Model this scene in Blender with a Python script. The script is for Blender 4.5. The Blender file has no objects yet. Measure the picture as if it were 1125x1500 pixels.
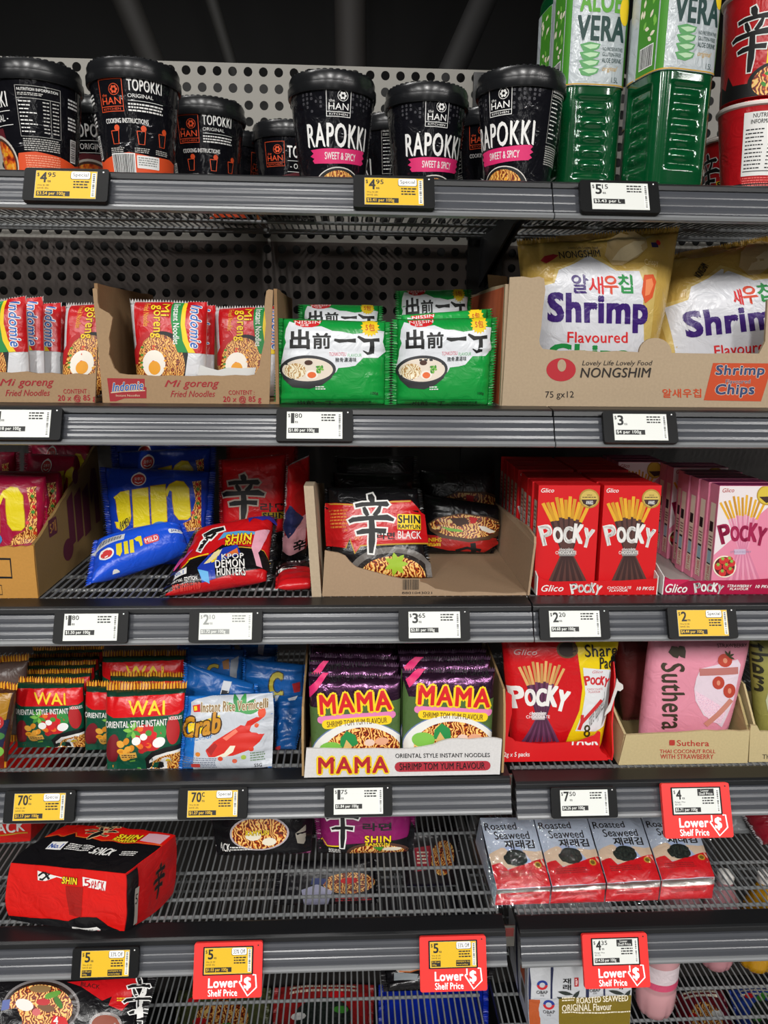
import bpy, bmesh, math, random
from mathutils import Vector, Matrix, noise
from mathutils.geometry import tessellate_polygon
SC = bpy.context.scene
COL = SC.collection
V = Vector
# ---------------------------------------------------------------- camera
F = 1105.0
CAM = V((0.0, -0.9, 1.45))
PITCH, YAW, ROLL = (math.radians(a) for a in (12.908, 2.859, 0.661))
_cy, _sy, _cp, _sp = math.cos(YAW), math.sin(YAW), math.cos(PITCH), math.sin(PITCH)
FW = V((_sy*_cp, _cy*_cp, -_sp))
_r = V((_cy, -_sy, 0)); _u = _r.cross(FW)
RT = _r*math.cos(ROLL) + _u*math.sin(ROLL)
UP = _u*math.cos(ROLL) - _r*math.sin(ROLL)
cd = bpy.data.cameras.new('camera'); cam = bpy.data.objects.new('camera', cd); COL.objects.link(cam)
cd.sensor_fit = 'VERTICAL'; cd.sensor_height = 36.0; cd.lens = F*36.0/1500.0
cd.clip_start = 0.05; cd.clip_end = 60
cam.matrix_world = Matrix(((RT.x, UP.x, -FW.x, CAM.x), (RT.y, UP.y, -FW.y, CAM.y), (RT.z, UP.z, -FW.z, CAM.z), (0, 0, 0, 1)))
SC.camera = cam
# ---------------------------------------------------------------- world, lights, exposure
SC.view_settings.view_transform = 'Standard'; SC.view_settings.look = 'None'
SC.view_settings.exposure = -0.20; SC.view_settings.gamma = 1.0; SC.view_settings.use_curve_mapping = False
wd = bpy.data.worlds.new('store_ambient'); SC.world = wd; wd.use_nodes = True
wd.node_tree.nodes['Background'].inputs[0].default_value = (0.95, 0.97, 1.0, 1)
wd.node_tree.nodes['Background'].inputs[1].default_value = 0.025
def area(name, x, y, z, sx, sy, e, tilt=0.0, col=(1, 0.98, 0.95)):
    l = bpy.data.lights.new(name, 'AREA'); l.shape = 'RECTANGLE'; l.size = sx; l.size_y = sy; l.energy = e; l.color = col
    o = bpy.data.objects.new(name, l); COL.objects.link(o); o.location = (x, y, z); o.rotation_euler = (tilt, 0, 0)
    return o
for lx, e in ((-2.9, 60), (-1.55, 85), (-0.22, 110), (1.05, 84), (2.4, 70), (3.7, 60)):
    area('ceiling_strip_light', lx, -3.1, 3.0, 0.10, 1.5, e)
area('aisle_strip_light', -0.75, -0.30, 3.3, 1.5, 0.14, 34)          # runs along the aisle, almost over the shelf fronts
for lx in (-1.05, 1.15):                      # unseen upright lights, added for the bright streaks on the tubs
    area('far_streak_light', lx, -6.5, 1.7, 0.08, 2.0, 8, math.radians(90))
# ---------------------------------------------------------------- pixel to place
def ray(px, py): return FW + RT*((px-562.5)/F) - UP*((py-750)/F)
def atY(px, py, Y): g = ray(px, py); return CAM + g*((Y-CAM.y)/g.y)
def atZ(px, py, Z): g = ray(px, py); return CAM + g*((Z-CAM.z)/g.z)
def onYZ(px, Y, Z):                      # the point of the line (Y, Z) seen in pixel column px
    a = (px-562.5)/F; k = RT - FW*a; d = V((0, Y-CAM.y, Z-CAM.z))
    return V((-(k.y*d.y + k.z*d.z)/k.x, Y, Z))
SZ = [1.585, 1.3236, 1.0704, 0.820, 0.5726, 0.320]   # lower edge of each price rail
TOP = [z + 0.045 for z in SZ]                        # what the goods stand on
# ---------------------------------------------------------------- materials
MATS = {}
def lin(h):
    h = h.lstrip('#')
    if len(h) == 3: h = ''.join(c*2 for c in h)
    f = lambda c: c/12.92 if c <= 0.04045 else ((c+0.055)/1.055)**2.4
    return tuple(f(int(h[i:i+2], 16)/255) for i in (0, 2, 4)) + (1,)
KIND = {'film': (0.30, 0), 'print': (0.55, 0), 'paper': (0.8, 0), 'card': (0.85, 0), 'board': (0.42, 0), 'plastic': (0.35, 0),
        'metal': (0.32, 1), 'foil': (0.22, 0.85), 'matte': (0.7, 0), 'gloss': (0.12, 0)}
def mat(h, kind='print', rough=None):
    key = (h, kind, rough)
    if key in MATS: return MATS[key]
    m = bpy.data.materials.new('%s %s' % (kind, h)); m.use_nodes = True
    nt = m.node_tree; b = nt.nodes['Principled BSDF']
    r, me = KIND[kind]
    b.inputs['Base Color'].default_value = lin(h)
    b.inputs['Roughness'].default_value = r if rough is None else rough
    b.inputs['Metallic'].default_value = me
    if kind in ('film', 'foil'):
        tc = nt.nodes.new('ShaderNodeTexCoord'); n = nt.nodes.new('ShaderNodeTexNoise'); bp = nt.nodes.new('ShaderNodeBump')
        n.inputs['Scale'].default_value = 42; n.inputs['Detail'].default_value = 3; n.inputs['Distortion'].default_value = 1.2
        bp.inputs['Strength'].default_value = 0.55; bp.inputs['Distance'].default_value = 0.004
        nt.links.new(tc.outputs['Object'], n.inputs['Vector']); nt.links.new(n.outputs['Fac'], bp.inputs['Height'])
        nt.links.new(bp.outputs['Normal'], b.inputs['Normal'])
    if kind == 'card':
        tc = nt.nodes.new('ShaderNodeTexCoord'); n = nt.nodes.new('ShaderNodeTexNoise'); mx = nt.nodes.new('ShaderNodeMixRGB')
        n.inputs['Scale'].default_value = 320; n.inputs['Detail'].default_value = 4
        c = lin(h); mx.inputs[1].default_value = tuple(x*0.86 for x in c[:3]) + (1,); mx.inputs[2].default_value = tuple(min(1, x*1.1) for x in c[:3]) + (1,)
        nt.links.new(tc.outputs['Object'], n.inputs['Vector']); nt.links.new(n.outputs['Fac'], mx.inputs[0]); nt.links.new(mx.outputs[0], b.inputs['Base Color'])
        w = nt.nodes.new('ShaderNodeTexNoise'); w.inputs['Scale'].default_value = 25; bp = nt.nodes.new('ShaderNodeBump')
        bp.inputs['Strength'].default_value = 0.25; bp.inputs['Distance'].default_value = 0.003
        nt.links.new(tc.outputs['Object'], w.inputs['Vector']); nt.links.new(w.outputs['Fac'], bp.inputs['Height']); nt.links.new(bp.outputs['Normal'], b.inputs['Normal'])
    MATS[key] = m
    return m
def pattern(key, cols, scale=0.5, kind='noodle', rough=0.4):
    """Printed food pictures: curly noodles, crumbs, mesh; driven by the UV map, which is in millimetres."""
    k = (key, 'pattern')
    if k in MATS: return MATS[k]
    m = bpy.data.materials.new('printed ' + key); m.use_nodes = True
    nt = m.node_tree; b = nt.nodes['Principled BSDF']; b.inputs['Roughness'].default_value = rough
    tc = nt.nodes.new('ShaderNodeTexCoord'); cr = nt.nodes.new('ShaderNodeValToRGB')
    if kind == 'noodle':
        t = nt.nodes.new('ShaderNodeTexWave'); t.inputs['Scale'].default_value = scale*0.11; t.inputs['Distortion'].default_value = 14
        t.inputs['Detail'].default_value = 2; t.inputs['Detail Scale'].default_value = 1.6; out = t.outputs['Fac']
    elif kind == 'cell':
        t = nt.nodes.new('ShaderNodeTexVoronoi'); t.inputs['Scale'].default_value = scale*0.35; out = t.outputs['Distance']
    else:
        t = nt.nodes.new('ShaderNodeTexNoise'); t.inputs['Scale'].default_value = scale*0.35; t.inputs['Detail'].default_value = 3; out = t.outputs['Fac']
    nt.links.new(tc.outputs['UV'], t.inputs['Vector']); nt.links.new(out, cr.inputs['Fac']); nt.links.new(cr.outputs['Color'], b.inputs['Base Color'])
    e = cr.color_ramp.elements
    lo, hi = (0.3, 0.7) if kind == 'noise' else (0.05, 0.85)
    for i, c in enumerate(cols):
        p = lo + (hi-lo)*i/(len(cols)-1)
        el = e[i] if i < 2 else e.new(p)
        el.position = p; el.color = lin(c)
    MATS[k] = m
    return m
NOODLE = pattern('red noodles', ['#5a1706', '#b8420f', '#e88a2a', '#f7cf7a'])
NOODLEY = pattern('fried noodles', ['#6a2607', '#bd5c17', '#dd912f', '#efbf66'], 0.7)
NOODLEP = pattern('pale noodles', ['#b98a50', '#ecd9a8', '#f6ecd2'], 0.6)
STEW = pattern('rice cake stew', ['#6a1406', '#c63a10', '#ee8420', '#f6c050'], 0.35, 'noise')
NUTS = pattern('seaweed flakes', ['#101412', '#1f2623', '#3a433c'], 0.9, 'noise')
SPRINK = pattern('pink crumb', ['#e9a7c0', '#f4d9e6', '#c98fb6'], 1.6, 'noise')
# ---------------------------------------------------------------- mesh builder
class MB:
    def __init__(s): s.v = []; s.f = []; s.m = []; s.mats = []; s.uv = []
    def mi(s, m):
        if m not in s.mats: s.mats.append(m)
        return s.mats.index(m)
    def add(s, vs, fs, m, uv=None):
        o = len(s.v); s.v += [V(p) for p in vs]; s.uv += (uv if uv else [(0, 0)]*len(vs))
        s.f += [tuple(i+o for i in f) for f in fs]
        s.m += ([s.mi(x) for x in m] if isinstance(m, list) else [s.mi(m)]*len(fs))
        return s
    def box(s, a, b, m):
        x0, y0, z0 = a; x1, y1, z1 = b
        return s.hexa([(x0, y0, z0), (x1, y0, z0), (x1, y0, z1), (x0, y0, z1)], V((0, y1-y0, 0)), m)
    def hexa(s, q, d, m):                      # a quad pushed along d; q seen from the front
        d = V(d); a = [V(p) for p in q]; b = [p+d for p in a]; n = len(a)
        fs = [tuple(range(n)), tuple(range(2*n-1, n-1, -1))] + [(i, i+n, (i+1) % n+n, (i+1) % n) for i in range(n)]
        return s.add(a+b, fs, m)
    def tube(s, pts, r, m, n=8, caps=True):
        pts = [V(p) for p in pts]; vs = []; fs = []
        for i, p in enumerate(pts):
            t = (pts[min(i+1, len(pts)-1)] - pts[max(i-1, 0)]).normalized()
            a = t.cross(V((0, 0, 1)) if abs(t.z) < 0.9 else V((1, 0, 0))).normalized(); b = t.cross(a)
            rr = r[i] if isinstance(r, (list, tuple)) else r
            vs += [p + (a*math.cos(2*math.pi*k/n) + b*math.sin(2*math.pi*k/n))*rr for k in range(n)]
        for i in range(len(pts)-1):
            fs += [(i*n+k, i*n+(k+1) % n, (i+1)*n+(k+1) % n, (i+1)*n+k) for k in range(n)]
        if caps: fs += [tuple(range(n-1, -1, -1)), tuple(range((len(pts)-1)*n, len(pts)*n))]
        return s.add(vs, fs, m)
    def lathe(s, prof, c, m, n=48, cap0=True, cap1=True):   # prof: (radius, height)
        c = V(c); vs = [c + V((r*math.cos(2*math.pi*k/n), r*math.sin(2*math.pi*k/n), z)) for r, z in prof for k in range(n)]
        fs = [(i*n+k, i*n+(k+1) % n, (i+1)*n+(k+1) % n, (i+1)*n+k) for i in range(len(prof)-1) for k in range(n)]
        if cap0: fs.append(tuple(range(n-1, -1, -1)))
        if cap1: fs.append(tuple(range((len(prof)-1)*n, len(prof)*n)))
        return s.add(vs, fs, m)
    def sweep(s, prof, x0, x1, m):             # prof: closed (Y, Z) outline run along X
        n = len(prof); vs = [V((x0, y, z)) for y, z in prof] + [V((x1, y, z)) for y, z in prof]
        fs = [tuple(range(n)), tuple(range(2*n-1, n-1, -1))] + [(i, i+n, (i+1) % n+n, (i+1) % n) for i in range(n)]
        return s.add(vs, fs, m)
    def build(s, name, parent=None, base=None, smooth=False, bevel=0):
        b = V(ORG[parent.name]) if parent else V(base if base is not None else (0, 0, 0))
        me = bpy.data.meshes.new(name)
        me.from_pydata([tuple(p-b) for p in s.v], [], s.f)
        for x in s.mats: me.materials.append(x)
        me.polygons.foreach_set('material_index', s.m)
        if smooth: me.polygons.foreach_set('use_smooth', [True]*len(s.f))
        ul = me.uv_layers.new(name='uv')
        ul.data.foreach_set('uv', [c for l in me.loops for c in s.uv[l.vertex_index]])
        me.update()
        if smooth == 'auto': me.set_sharp_from_angle(angle=math.radians(35))
        o = bpy.data.objects.new(name, me); COL.objects.link(o)
        if parent: o.parent = parent
        else: o.location = b
        ORG[o.name] = tuple(b)
        if bevel:
            mod = o.modifiers.new('bevel', 'BEVEL'); mod.width = bevel; mod.segments = 2; mod.limit_method = 'ANGLE'
        return o
ORG = {}
def tag(o, label, cat, group=None):
    o['label'] = label; o['category'] = cat
    if group: o['group'] = group
    return o
def thing(name, label, cat, base, group=None):
    o = bpy.data.objects.new(name, None); COL.objects.link(o); o.location = base; o.empty_display_size = 0.02
    ORG[o.name] = tuple(base)
    return tag(o, label, cat, group)
def struct(o): o['kind'] = 'structure'; return o
# ---------------------------------------------------------------- printed artwork
TX = {}
def glyphs(t, off, shear, sp):
    k = (t, off, shear, sp)
    if k in TX: return TX[k]
    c = bpy.data.curves.new('lettering', 'FONT'); c.body = t; c.offset = off; c.shear = shear; c.space_character = sp
    c.resolution_u = 3; c.fill_mode = 'FRONT'; c.align_x = 'LEFT'
    ob = bpy.data.objects.new('lettering', c); me = bpy.data.meshes.new_from_object(ob)
    vs = [(p.co.x, p.co.y) for p in me.vertices]; fs = [tuple(p.vertices) for p in me.polygons]
    bpy.data.objects.remove(ob); bpy.data.curves.remove(c); bpy.data.meshes.remove(me)
    xs = [p[0] for p in vs]; ys = [p[1] for p in vs]
    TX[k] = (vs, fs, (min(xs), min(ys), max(xs), max(ys)))
    return TX[k]
class Art:
    """Flat print, x to the right, y DOWN, in millimetres; layers are stacked a hair apart."""
    def __init__(s, W, H): s.W = W; s.H = H; s.sh = []; s.cache = {}
    def poly(s, pts, m, lay=1):
        tr = tessellate_polygon([[V((x, y, 0)) for x, y in pts]])
        s.sh.append((list(pts), [tuple(t) for t in tr], m, lay)); return s
    def rect(s, x0, y0, x1, y1, m, lay=1):
        s.sh.append(([(x0, y0), (x1, y0), (x1, y1), (x0, y1)], [(0, 1, 2, 3)], m, lay)); return s
    def ell(s, cx, cy, rx, ry, m, lay=1, a0=0, a1=360, n=28, rot=0):
        c, d = math.cos(math.radians(rot)), math.sin(math.radians(rot)); P = []
        for i in range(n + (a1-a0 < 360)):
            a = math.radians(a0 + (a1-a0)*i/n); x, y = rx*math.cos(a), ry*math.sin(a); P.append((cx+x*c-y*d, cy+x*d+y*c))
        if a1-a0 < 360: return s.poly(P, m, lay)
        s.sh.append((P, [tuple(range(len(P)))], m, lay)); return s
    def rrect(s, x0, y0, x1, y1, r, m, lay=1):
        P = []
        for cx, cy, a in ((x1-r, y0+r, -90), (x1-r, y1-r, 0), (x0+r, y1-r, 90), (x0+r, y0+r, 180)):
            P += [(cx+r*math.cos(math.radians(a+t)), cy+r*math.sin(math.radians(a+t))) for t in (0, 30, 60, 90)]
        s.sh.append((P, [tuple(range(len(P)))], m, lay)); return s
    def frame(s, x0, y0, x1, y1, w, m, lay=1):
        return s.rect(x0, y0, x1, y0+w, m, lay).rect(x0, y1-w, x1, y1, m, lay).rect(x0, y0+w, x0+w, y1-w, m, lay).rect(x1-w, y0+w, x1, y1-w, m, lay)
    def star(s, cx, cy, r, r2, n, m, lay=1):
        return s.poly([(cx+(r if i % 2 else r2)*math.cos(math.pi*i/n), cy+(r if i % 2 else r2)*math.sin(math.pi*i/n)) for i in range(2*n)], m, lay)
    def stroke(s, pts, w, m, lay=1):           # a pen stroke; w one width or one per point
        n = len(pts); w = w if isinstance(w, (list, tuple)) else [w]*n; L = []; R = []
        for i, (x, y) in enumerate(pts):
            a = pts[max(i-1, 0)]; b = pts[min(i+1, n-1)]; dx, dy = b[0]-a[0], b[1]-a[1]; l = math.hypot(dx, dy) or 1
            L.append((x-dy/l*w[i]/2, y+dx/l*w[i]/2)); R.append((x+dy/l*w[i]/2, y-dx/l*w[i]/2))
        P = L+R; s.sh.append((P, [(i, i+1, n+i+1, n+i) for i in range(n-1)], m, lay)); return s
    def txt(s, t, x0, y0, x1, y1, m, lay=2, b=0.0, shear=0.0, rot=0, sp=None, out=None, arch=0, fat=0.0):
        """Lettering fitted into a box; rot turns the box (90 reads downwards); out = (extra width, material) outlines it."""
        if sp is None: sp = 1 + 1.3*b + (0.9*out[0] if out else 0)
        hb = (x1-x0) if rot in (90, -90) else (y1-y0)         # letter height
        if out:                                               # the outline: the same letters spread all round
            e = (out[0]+b*0.6)/0.72*hb*0.85
            for k in range(8): s.txt(t, x0+e*math.cos(k*0.7854), y0+e*math.sin(k*0.7854), x1+e*math.cos(k*0.7854), y1+e*math.sin(k*0.7854), out[1], lay, 0.0, shear, rot, sp, None, arch)
            return s.txt(t, x0, y0, x1, y1, m, lay+1, b, shear, rot, sp, None, arch, fat)
        if b > 0.006: fat = max(fat, b*0.66)                 # bold by overprinting
        b = 0.0
        if fat:
            f = fat*hb
            for dx, dy in ((-f, -f), (f, f)) + (((f, -f), (-f, f)) if fat > 0.028 else ()) + (((0, 0), (f, 0), (-f, 0), (0, f), (0, -f)) if fat > 0.045 else ()): s.txt(t, x0+dx, y0+dy, x1+dx, y1+dy, m, lay, b, shear, rot, sp, None, arch)
            return s
        vs, fs, base = glyphs(t, b, shear, sp); P = []
        for x, y in vs:
            a = (x-base[0])/(base[2]-base[0]); d = 1-(y-base[1])/(base[3]-base[1])
            if rot == 90: X, Y = x1-(x1-x0)*d, y0+(y1-y0)*a
            elif rot == -90: X, Y = x0+(x1-x0)*d, y1-(y1-y0)*a
            elif rot == 180: X, Y = x1-(x1-x0)*a, y1-(y1-y0)*d
            else:
                X, Y = x0+(x1-x0)*a, y0+(y1-y0)*d
                if rot: Y += (x1-x0)*(a-0.5)*math.tan(math.radians(rot))
                if arch: Y += arch*(2*a-1)**2
            P.append((X, Y))
        s.sh.append((P, fs, m, lay))
        return s
    def small(s, x0, y0, x1, y1, n, m, lay=2, seed=1):   # lines of print too small to read
        r = random.Random(seed); h = (y1-y0)/n
        for i in range(n):
            x = x0
            while x < x1 - 1.2:
                w = min(r.uniform(1.5, 5), x1-x); s.rect(x, y0+i*h, x+w, y0+i*h+h*0.5, m, lay); x += w+0.8
        return s
    def bars(s, x0, y0, x1, y1, lay=2, seed=3, fg='#111', bg='#f2f2f0', vert=True):
        s.rect(x0, y0, x1, y1, mat(bg), lay); r = random.Random(seed)
        a, z = (x0+1, x1-1) if vert else (y0+1, y1-1)
        while a < z-0.7:
            w = r.choice((0.4, 0.8, 1.2))
            if vert: s.rect(a, y0+1, a+w, y1-1, mat(fg), lay+1)
            else: s.rect(x0+1, a, x1-1, a+w, mat(fg), lay+1)
            a += w + r.choice((0.5, 0.9))
        return s
    def tilt(s, deg, cx, cy, i0):              # turn every shape added since index i0
        c, d = math.cos(math.radians(deg)), math.sin(math.radians(deg))
        for k in range(i0, len(s.sh)):
            P, f, m, l = s.sh[k]; s.sh[k] = ([(cx+(x-cx)*c-(y-cy)*d, cy+(x-cx)*d+(y-cy)*c) for x, y in P], f, m, l)
        return s
    def cut(s, us, vs):
        k = (tuple(us), tuple(vs))
        if k in s.cache: return s.cache[k]
        bm = bmesh.new(); ml = []
        for n_, (P, fs, m, l) in enumerate(s.sh):
            l += 0.15*(n_ % 6)                       # overlapping inks never share one plane
            if m not in ml: ml.append(m)
            q = [bm.verts.new((x, y, l)) for x, y in P]
            for f in fs:
                if len(set(f)) < 3: continue
                try: bm.faces.new([q[i] for i in f]).material_index = ml.index(m)
                except ValueError: pass
        for axis, cuts, size in ((0, us, s.W), (1, vs, s.H)):
            for c in cuts:
                co = [0, 0, 0]; no = [0, 0, 0]; co[axis] = c*size; no[axis] = 1
                bmesh.ops.bisect_plane(bm, geom=bm.verts[:]+bm.edges[:]+bm.faces[:], plane_co=co, plane_no=no, dist=1e-5)
        for axis, size in ((0, s.W), (1, s.H)):          # nothing is printed past the edge
            for c, cl in ((0.004*size, -1), (0.996*size, 1)):
                co = [0, 0, 0]; no = [0, 0, 0]; co[axis] = c; no[axis] = cl
                bmesh.ops.bisect_plane(bm, geom=bm.verts[:]+bm.edges[:]+bm.faces[:], plane_co=co, plane_no=no, clear_outer=True)
        bm.verts.index_update()
        r = ([tuple(q.co) for q in bm.verts], [tuple(q.index for q in f.verts) for f in bm.faces], [ml[f.material_index] for f in bm.faces])
        bm.free(); s.cache[k] = r
        return r
    def emit(s, mb, S, us=(), vs=(), h0=0.0003, dh=0.00011, ref=None):
        """S(u, v, h) -> place on the surface, raised by h. Keeps each face turned outwards."""
        P, fs, ml = s.cut(us, vs)
        mb.add([S(x/s.W, 1-y/s.H, h0+dh*l) for x, y, l in P], fs, ml, [(x, s.H-y) for x, y, l in P])
def quadmap(q):                                # q: TL, TR, BR, BL
    TL, TR, BR, BL = (V(p) for p in q); n = (BR-BL).cross(TL-BL).normalized()
    def S(u, v, h=0.0): return (BL*(1-u)+BR*u)*(1-v) + (TL*(1-u)+TR*u)*v + n*h
    return S, n
def flat(mb, art, q, h0=0.0003, dh=0.0001): art.emit(mb, quadmap(q)[0], (), (), h0, dh)
# ---------------------------------------------------------------- soft packets and bags
def pack(name, label, cat, art, q, T, film, seal='tb', sw=0.06, fin=None, group=None, seed=0, wr=0.0010, nu=None, nv=None, p=3.0, back=None, fw=1.0, bend=0.0, base=None, pu=5.0, lim=None):
    """A pillow packet hung on the quad q (TL, TR, BR, BL), T thick, with crimped seals at top/bottom ('tb') or left/right ('lr')."""
    TL, TR, BR, BL = (V(x) for x in q); C, n = quadmap(q)
    nu = nu or (32 if seal == 'tb' else 22); nv = nv or (22 if seal == 'tb' else 30)
    W = ((TR-TL).length + (BR-BL).length)/2; H = ((TL-BL).length + (TR-BR).length)/2
    film = film if not isinstance(film, str) else mat(film, 'film')
    def bulge(u, v):
        if seal == 'lr': u, v, ww, hh = v, u, H, W
        else: ww, hh = W, H
        t = (v-sw)/(1-2*sw)
        if t <= 0 or t >= 1: return 0.0
        a = max(0.0, 1-abs(2*t-1)**p)**0.62; b = max(0.0, 1-abs(2*u-1)**pu)**0.5
        return T/2*a*b
    def wrinkle(u, v):
        w = noise.noise(V((u*W/0.045, v*H/0.045, seed*3.7)))*wr*1.3
        s, d = (v, u) if seal == 'tb' else (u, v)
        L = H if seal == 'tb' else W; Wd = W if seal == 'tb' else H
        e = min(s, 1-s)*L - sw*L
        k = math.exp(-max(e, 0)/0.018)
        w += wr*1.4*k*math.sin(2*math.pi*(d*Wd/0.024 + 0.7*noise.noise(V((d*8, s*2, seed)))))
        g = min(1.0, 14*min(d, 1-d))
        return w*g*(0.35 if e < 0 else 1)
    def sag(u, v): return bend*(2*v-1)**2 if bend else 0.0
    zmin = min(min(x.z for x in (TL, TR, BR, BL)), base.z+0.0012 if base is not None else 9)
    def keep(p):                                # rests on the deck, stays inside its carton
        p.z = max(p.z, zmin)
        if lim and (len(lim) < 5 or p.z < lim[4]): p.x = min(max(p.x, lim[0]), lim[1]); p.y = min(max(p.y, lim[2]), lim[3])
        return p
    def S0(u, v, sgn=1): return keep(C(u, v) + n*(sgn*bulge(u, v) + wrinkle(u, v)*(1 if sgn > 0 else 0.6) - sag(u, v)))
    def S(u, v, h=0.0):
        u = min(max(u, 0.0), 1.0); v = min(max(v, 0.0), 1.0); e = 0.01
        u0, u1, v0, v1 = max(u-e, 0), min(u+e, 1), max(v-e, 0), min(v+e, 1)
        nn = (S0(u1, v)-S0(u0, v)).cross(S0(u, v1)-S0(u, v0))
        nn = nn.normalized() if nn.length > 1e-12 else n
        if nn.dot(n) < 0.35: nn = (nn + n*0.8).normalized()
        return S0(u, v) + nn*h
    ue, ve = (0.0, sw) if seal == 'tb' else (sw, 0.0)
    dens = lambda n0, e: [e + (1-2*e)*(0.5-0.5*math.cos(math.pi*i/n0))*0.55 + (1-2*e)*(i/n0)*0.45 for i in range(n0+1)]
    us = dens(nu, ue); vs = dens(nv, ve)
    b = base if base is not None else (BL+BR)/2
    root = thing(name, label, cat, b, group)
    mb = MB(); G = {}; vl = []; fs = []
    for sgn in (1, -1):
        for i, u in enumerate(us):
            for j, v in enumerate(vs):
                edge = i in (0, nu) or j in (0, nv)
                if sgn < 0 and edge: G[(sgn, i, j)] = G[(1, i, j)]
                else: G[(sgn, i, j)] = len(vl); vl.append(S0(u, v, sgn))
        for i in range(nu):
            for j in range(nv):
                f = (G[(sgn, i, j)], G[(sgn, i+1, j)], G[(sgn, i+1, j+1)], G[(sgn, i, j+1)])
                fs.append(f if sgn > 0 else f[::-1])
    bmat = mat(back, 'film') if back else film
    mb.add(vl, fs, [film]*(nu*nv) + [bmat]*(nu*nv))
    if art: art.emit(mb, S, us[1:-1], vs[1:-1], 0.0003, 0.00015)
    mb.build('wrapper', root, smooth=True)
    # crimped seals: ribbed strips with a pinked edge
    fm = fin if fin is not None and not isinstance(fin, str) else mat(fin, 'film') if fin else film
    for end in (0, 1):
        m2 = MB(); N = max(24, int((W if seal == 'tb' else H)/0.0016)//2*2); vl = []; fs = []
        for k in range(N+1):
            a = k/N; rib = 0.00035*(1 if k % 2 else -1)
            zz = (0.004 if k % 2 else 0.0)/(H if seal == 'tb' else W)
            for t in (0.0, 1.0):
                d = sw*1.02 if t == 0 else sw*(1-fw) + (zz if fw == 1 else zz)
                c = d if end == 0 else 1-d
                u, v = (a, c) if seal == 'tb' else (c, a)
                w = wrinkle(u, v)
                vl.append(keep(C(u, v) + n*(w + rib - sag(u, v))))
        for k in range(N): fs.append((2*k, 2*k+2, 2*k+3, 2*k+1))
        m2.add(vl, fs, fm)
        nv2 = len(vl); m2.add([x - n*0.0007 for x in vl], [f[::-1] for f in fs], fm)
        m2.build('crimped_seal', root)
    return root, S
def slab(name, pts, thick, m, parent, art=None, aq=None, bevel=0):     # a stiff panel: outline pts (seen from its front) pushed back by thick
    mb = MB(); n = len(pts); P = [V(x) for x in pts]; d = V(thick)
    tr = tessellate_polygon([P]); nrm = -d.normalized()
    fs = []
    for t in tr:
        a, b, c = (P[i] for i in t)
        fs.append(t if (b-a).cross(c-a).dot(nrm) > 0 else t[::-1])
    fs2 = [tuple(i+n for i in f[::-1]) for f in fs]
    area = sum(((P[f[1]]-P[0]).cross(P[f[2]]-P[0])).dot(nrm) for f in fs) if False else 1
    mb.add(P + [x+d for x in P], [tuple(f) for f in fs] + fs2 + [(i, (i+1) % n, (i+1) % n+n, i+n) for i in range(n)], m)
    if art: flat(mb, art, aq)
    return mb.build(name, parent)
def ragged(p0, p1, up, amp, n=16, seed=0):    # a torn edge from p0 to p1
    r = random.Random(seed); p0 = V(p0); p1 = V(p1); up = V(up)
    return [p0.lerp(p1, (i + (r.uniform(-0.3, 0.3) if 0 < i < n else 0))/n) + up*(r.uniform(-amp, amp)) for i in range(n+1)]
class CropArt(Art):
    """Print measured off an enlarged view of the place: shapes are given in that view's own units and carried onto the quad (TL, TR, BR, BL)."""
    def __init__(s, quad, x0, y0, w, k=None):
        s.q = quad; s.x0 = x0; s.y0 = y0; s.sc = 1125.0/w; s.k = s.sc; s.done = False
        W = (math.dist(quad[0], quad[1])+math.dist(quad[3], quad[2]))/2; H = (math.dist(quad[0], quad[3])+math.dist(quad[1], quad[2]))/2
        Art.__init__(s, W, H)
    def small(s, x0, y0, x1, y1, n, m, lay=2, seed=1):
        r = random.Random(seed); h = (y1-y0)/n
        for i in range(n):
            x = x0
            while x < x1-1.2*s.k:
                w = min(r.uniform(1.5, 5)*s.k, x1-x); s.rect(x, y0+i*h, x+w, y0+i*h+h*0.5, m, lay); x += w+0.8*s.k
        return s
    def bars(s, x0, y0, x1, y1, lay=2, seed=3, fg='#111', bg='#f2f2f0', vert=True):
        s.rect(x0, y0, x1, y1, mat(bg), lay); r = random.Random(seed); k = s.k
        a, z = (x0+k, x1-k) if vert else (y0+k, y1-k)
        while a < z-0.7*k:
            w = r.choice((0.4, 0.8, 1.2))*k
            if vert: s.rect(a, y0+k, a+w, y1-k, mat(fg), lay+1)
            else: s.rect(x0+k, a, x1-k, a+w, mat(fg), lay+1)
            a += w+r.choice((0.5, 0.9))*k
        return s
    def finish(s):
        if s.done: return s
        (ax, ay), (bx, by), (cx, cy), (dx, dy) = s.q; out = []
        for P, f, m, l in s.sh:
            Q = []
            for x, y in P:
                X, Y = s.x0+x/s.sc, s.y0+y/s.sc; u = v = 0.5
                for it in range(8):                      # inverse of the bilinear map, v downwards
                    fx = (ax*(1-u)+bx*u)*(1-v)+(dx*(1-u)+cx*u)*v-X; fy = (ay*(1-u)+by*u)*(1-v)+(dy*(1-u)+cy*u)*v-Y
                    a = (bx-ax)*(1-v)+(cx-dx)*v; b = (dx-ax)*(1-u)+(cx-bx)*u; c = (by-ay)*(1-v)+(cy-dy)*v; d = (dy-ay)*(1-u)+(cy-by)*u
                    det = a*d-b*c; u -= (fx*d-fy*b)/det; v -= (fy*a-fx*c)/det
                Q.append((u*s.W, v*s.H))
            out.append((Q, f, m, l))
        s.sh = out; s.done = True
        return s
    def cut(s, us, vs): s.finish(); return Art.cut(s, us, vs)
def PXY(pts, Y): return [atY(x, y, Y) for x, y in pts]
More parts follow.
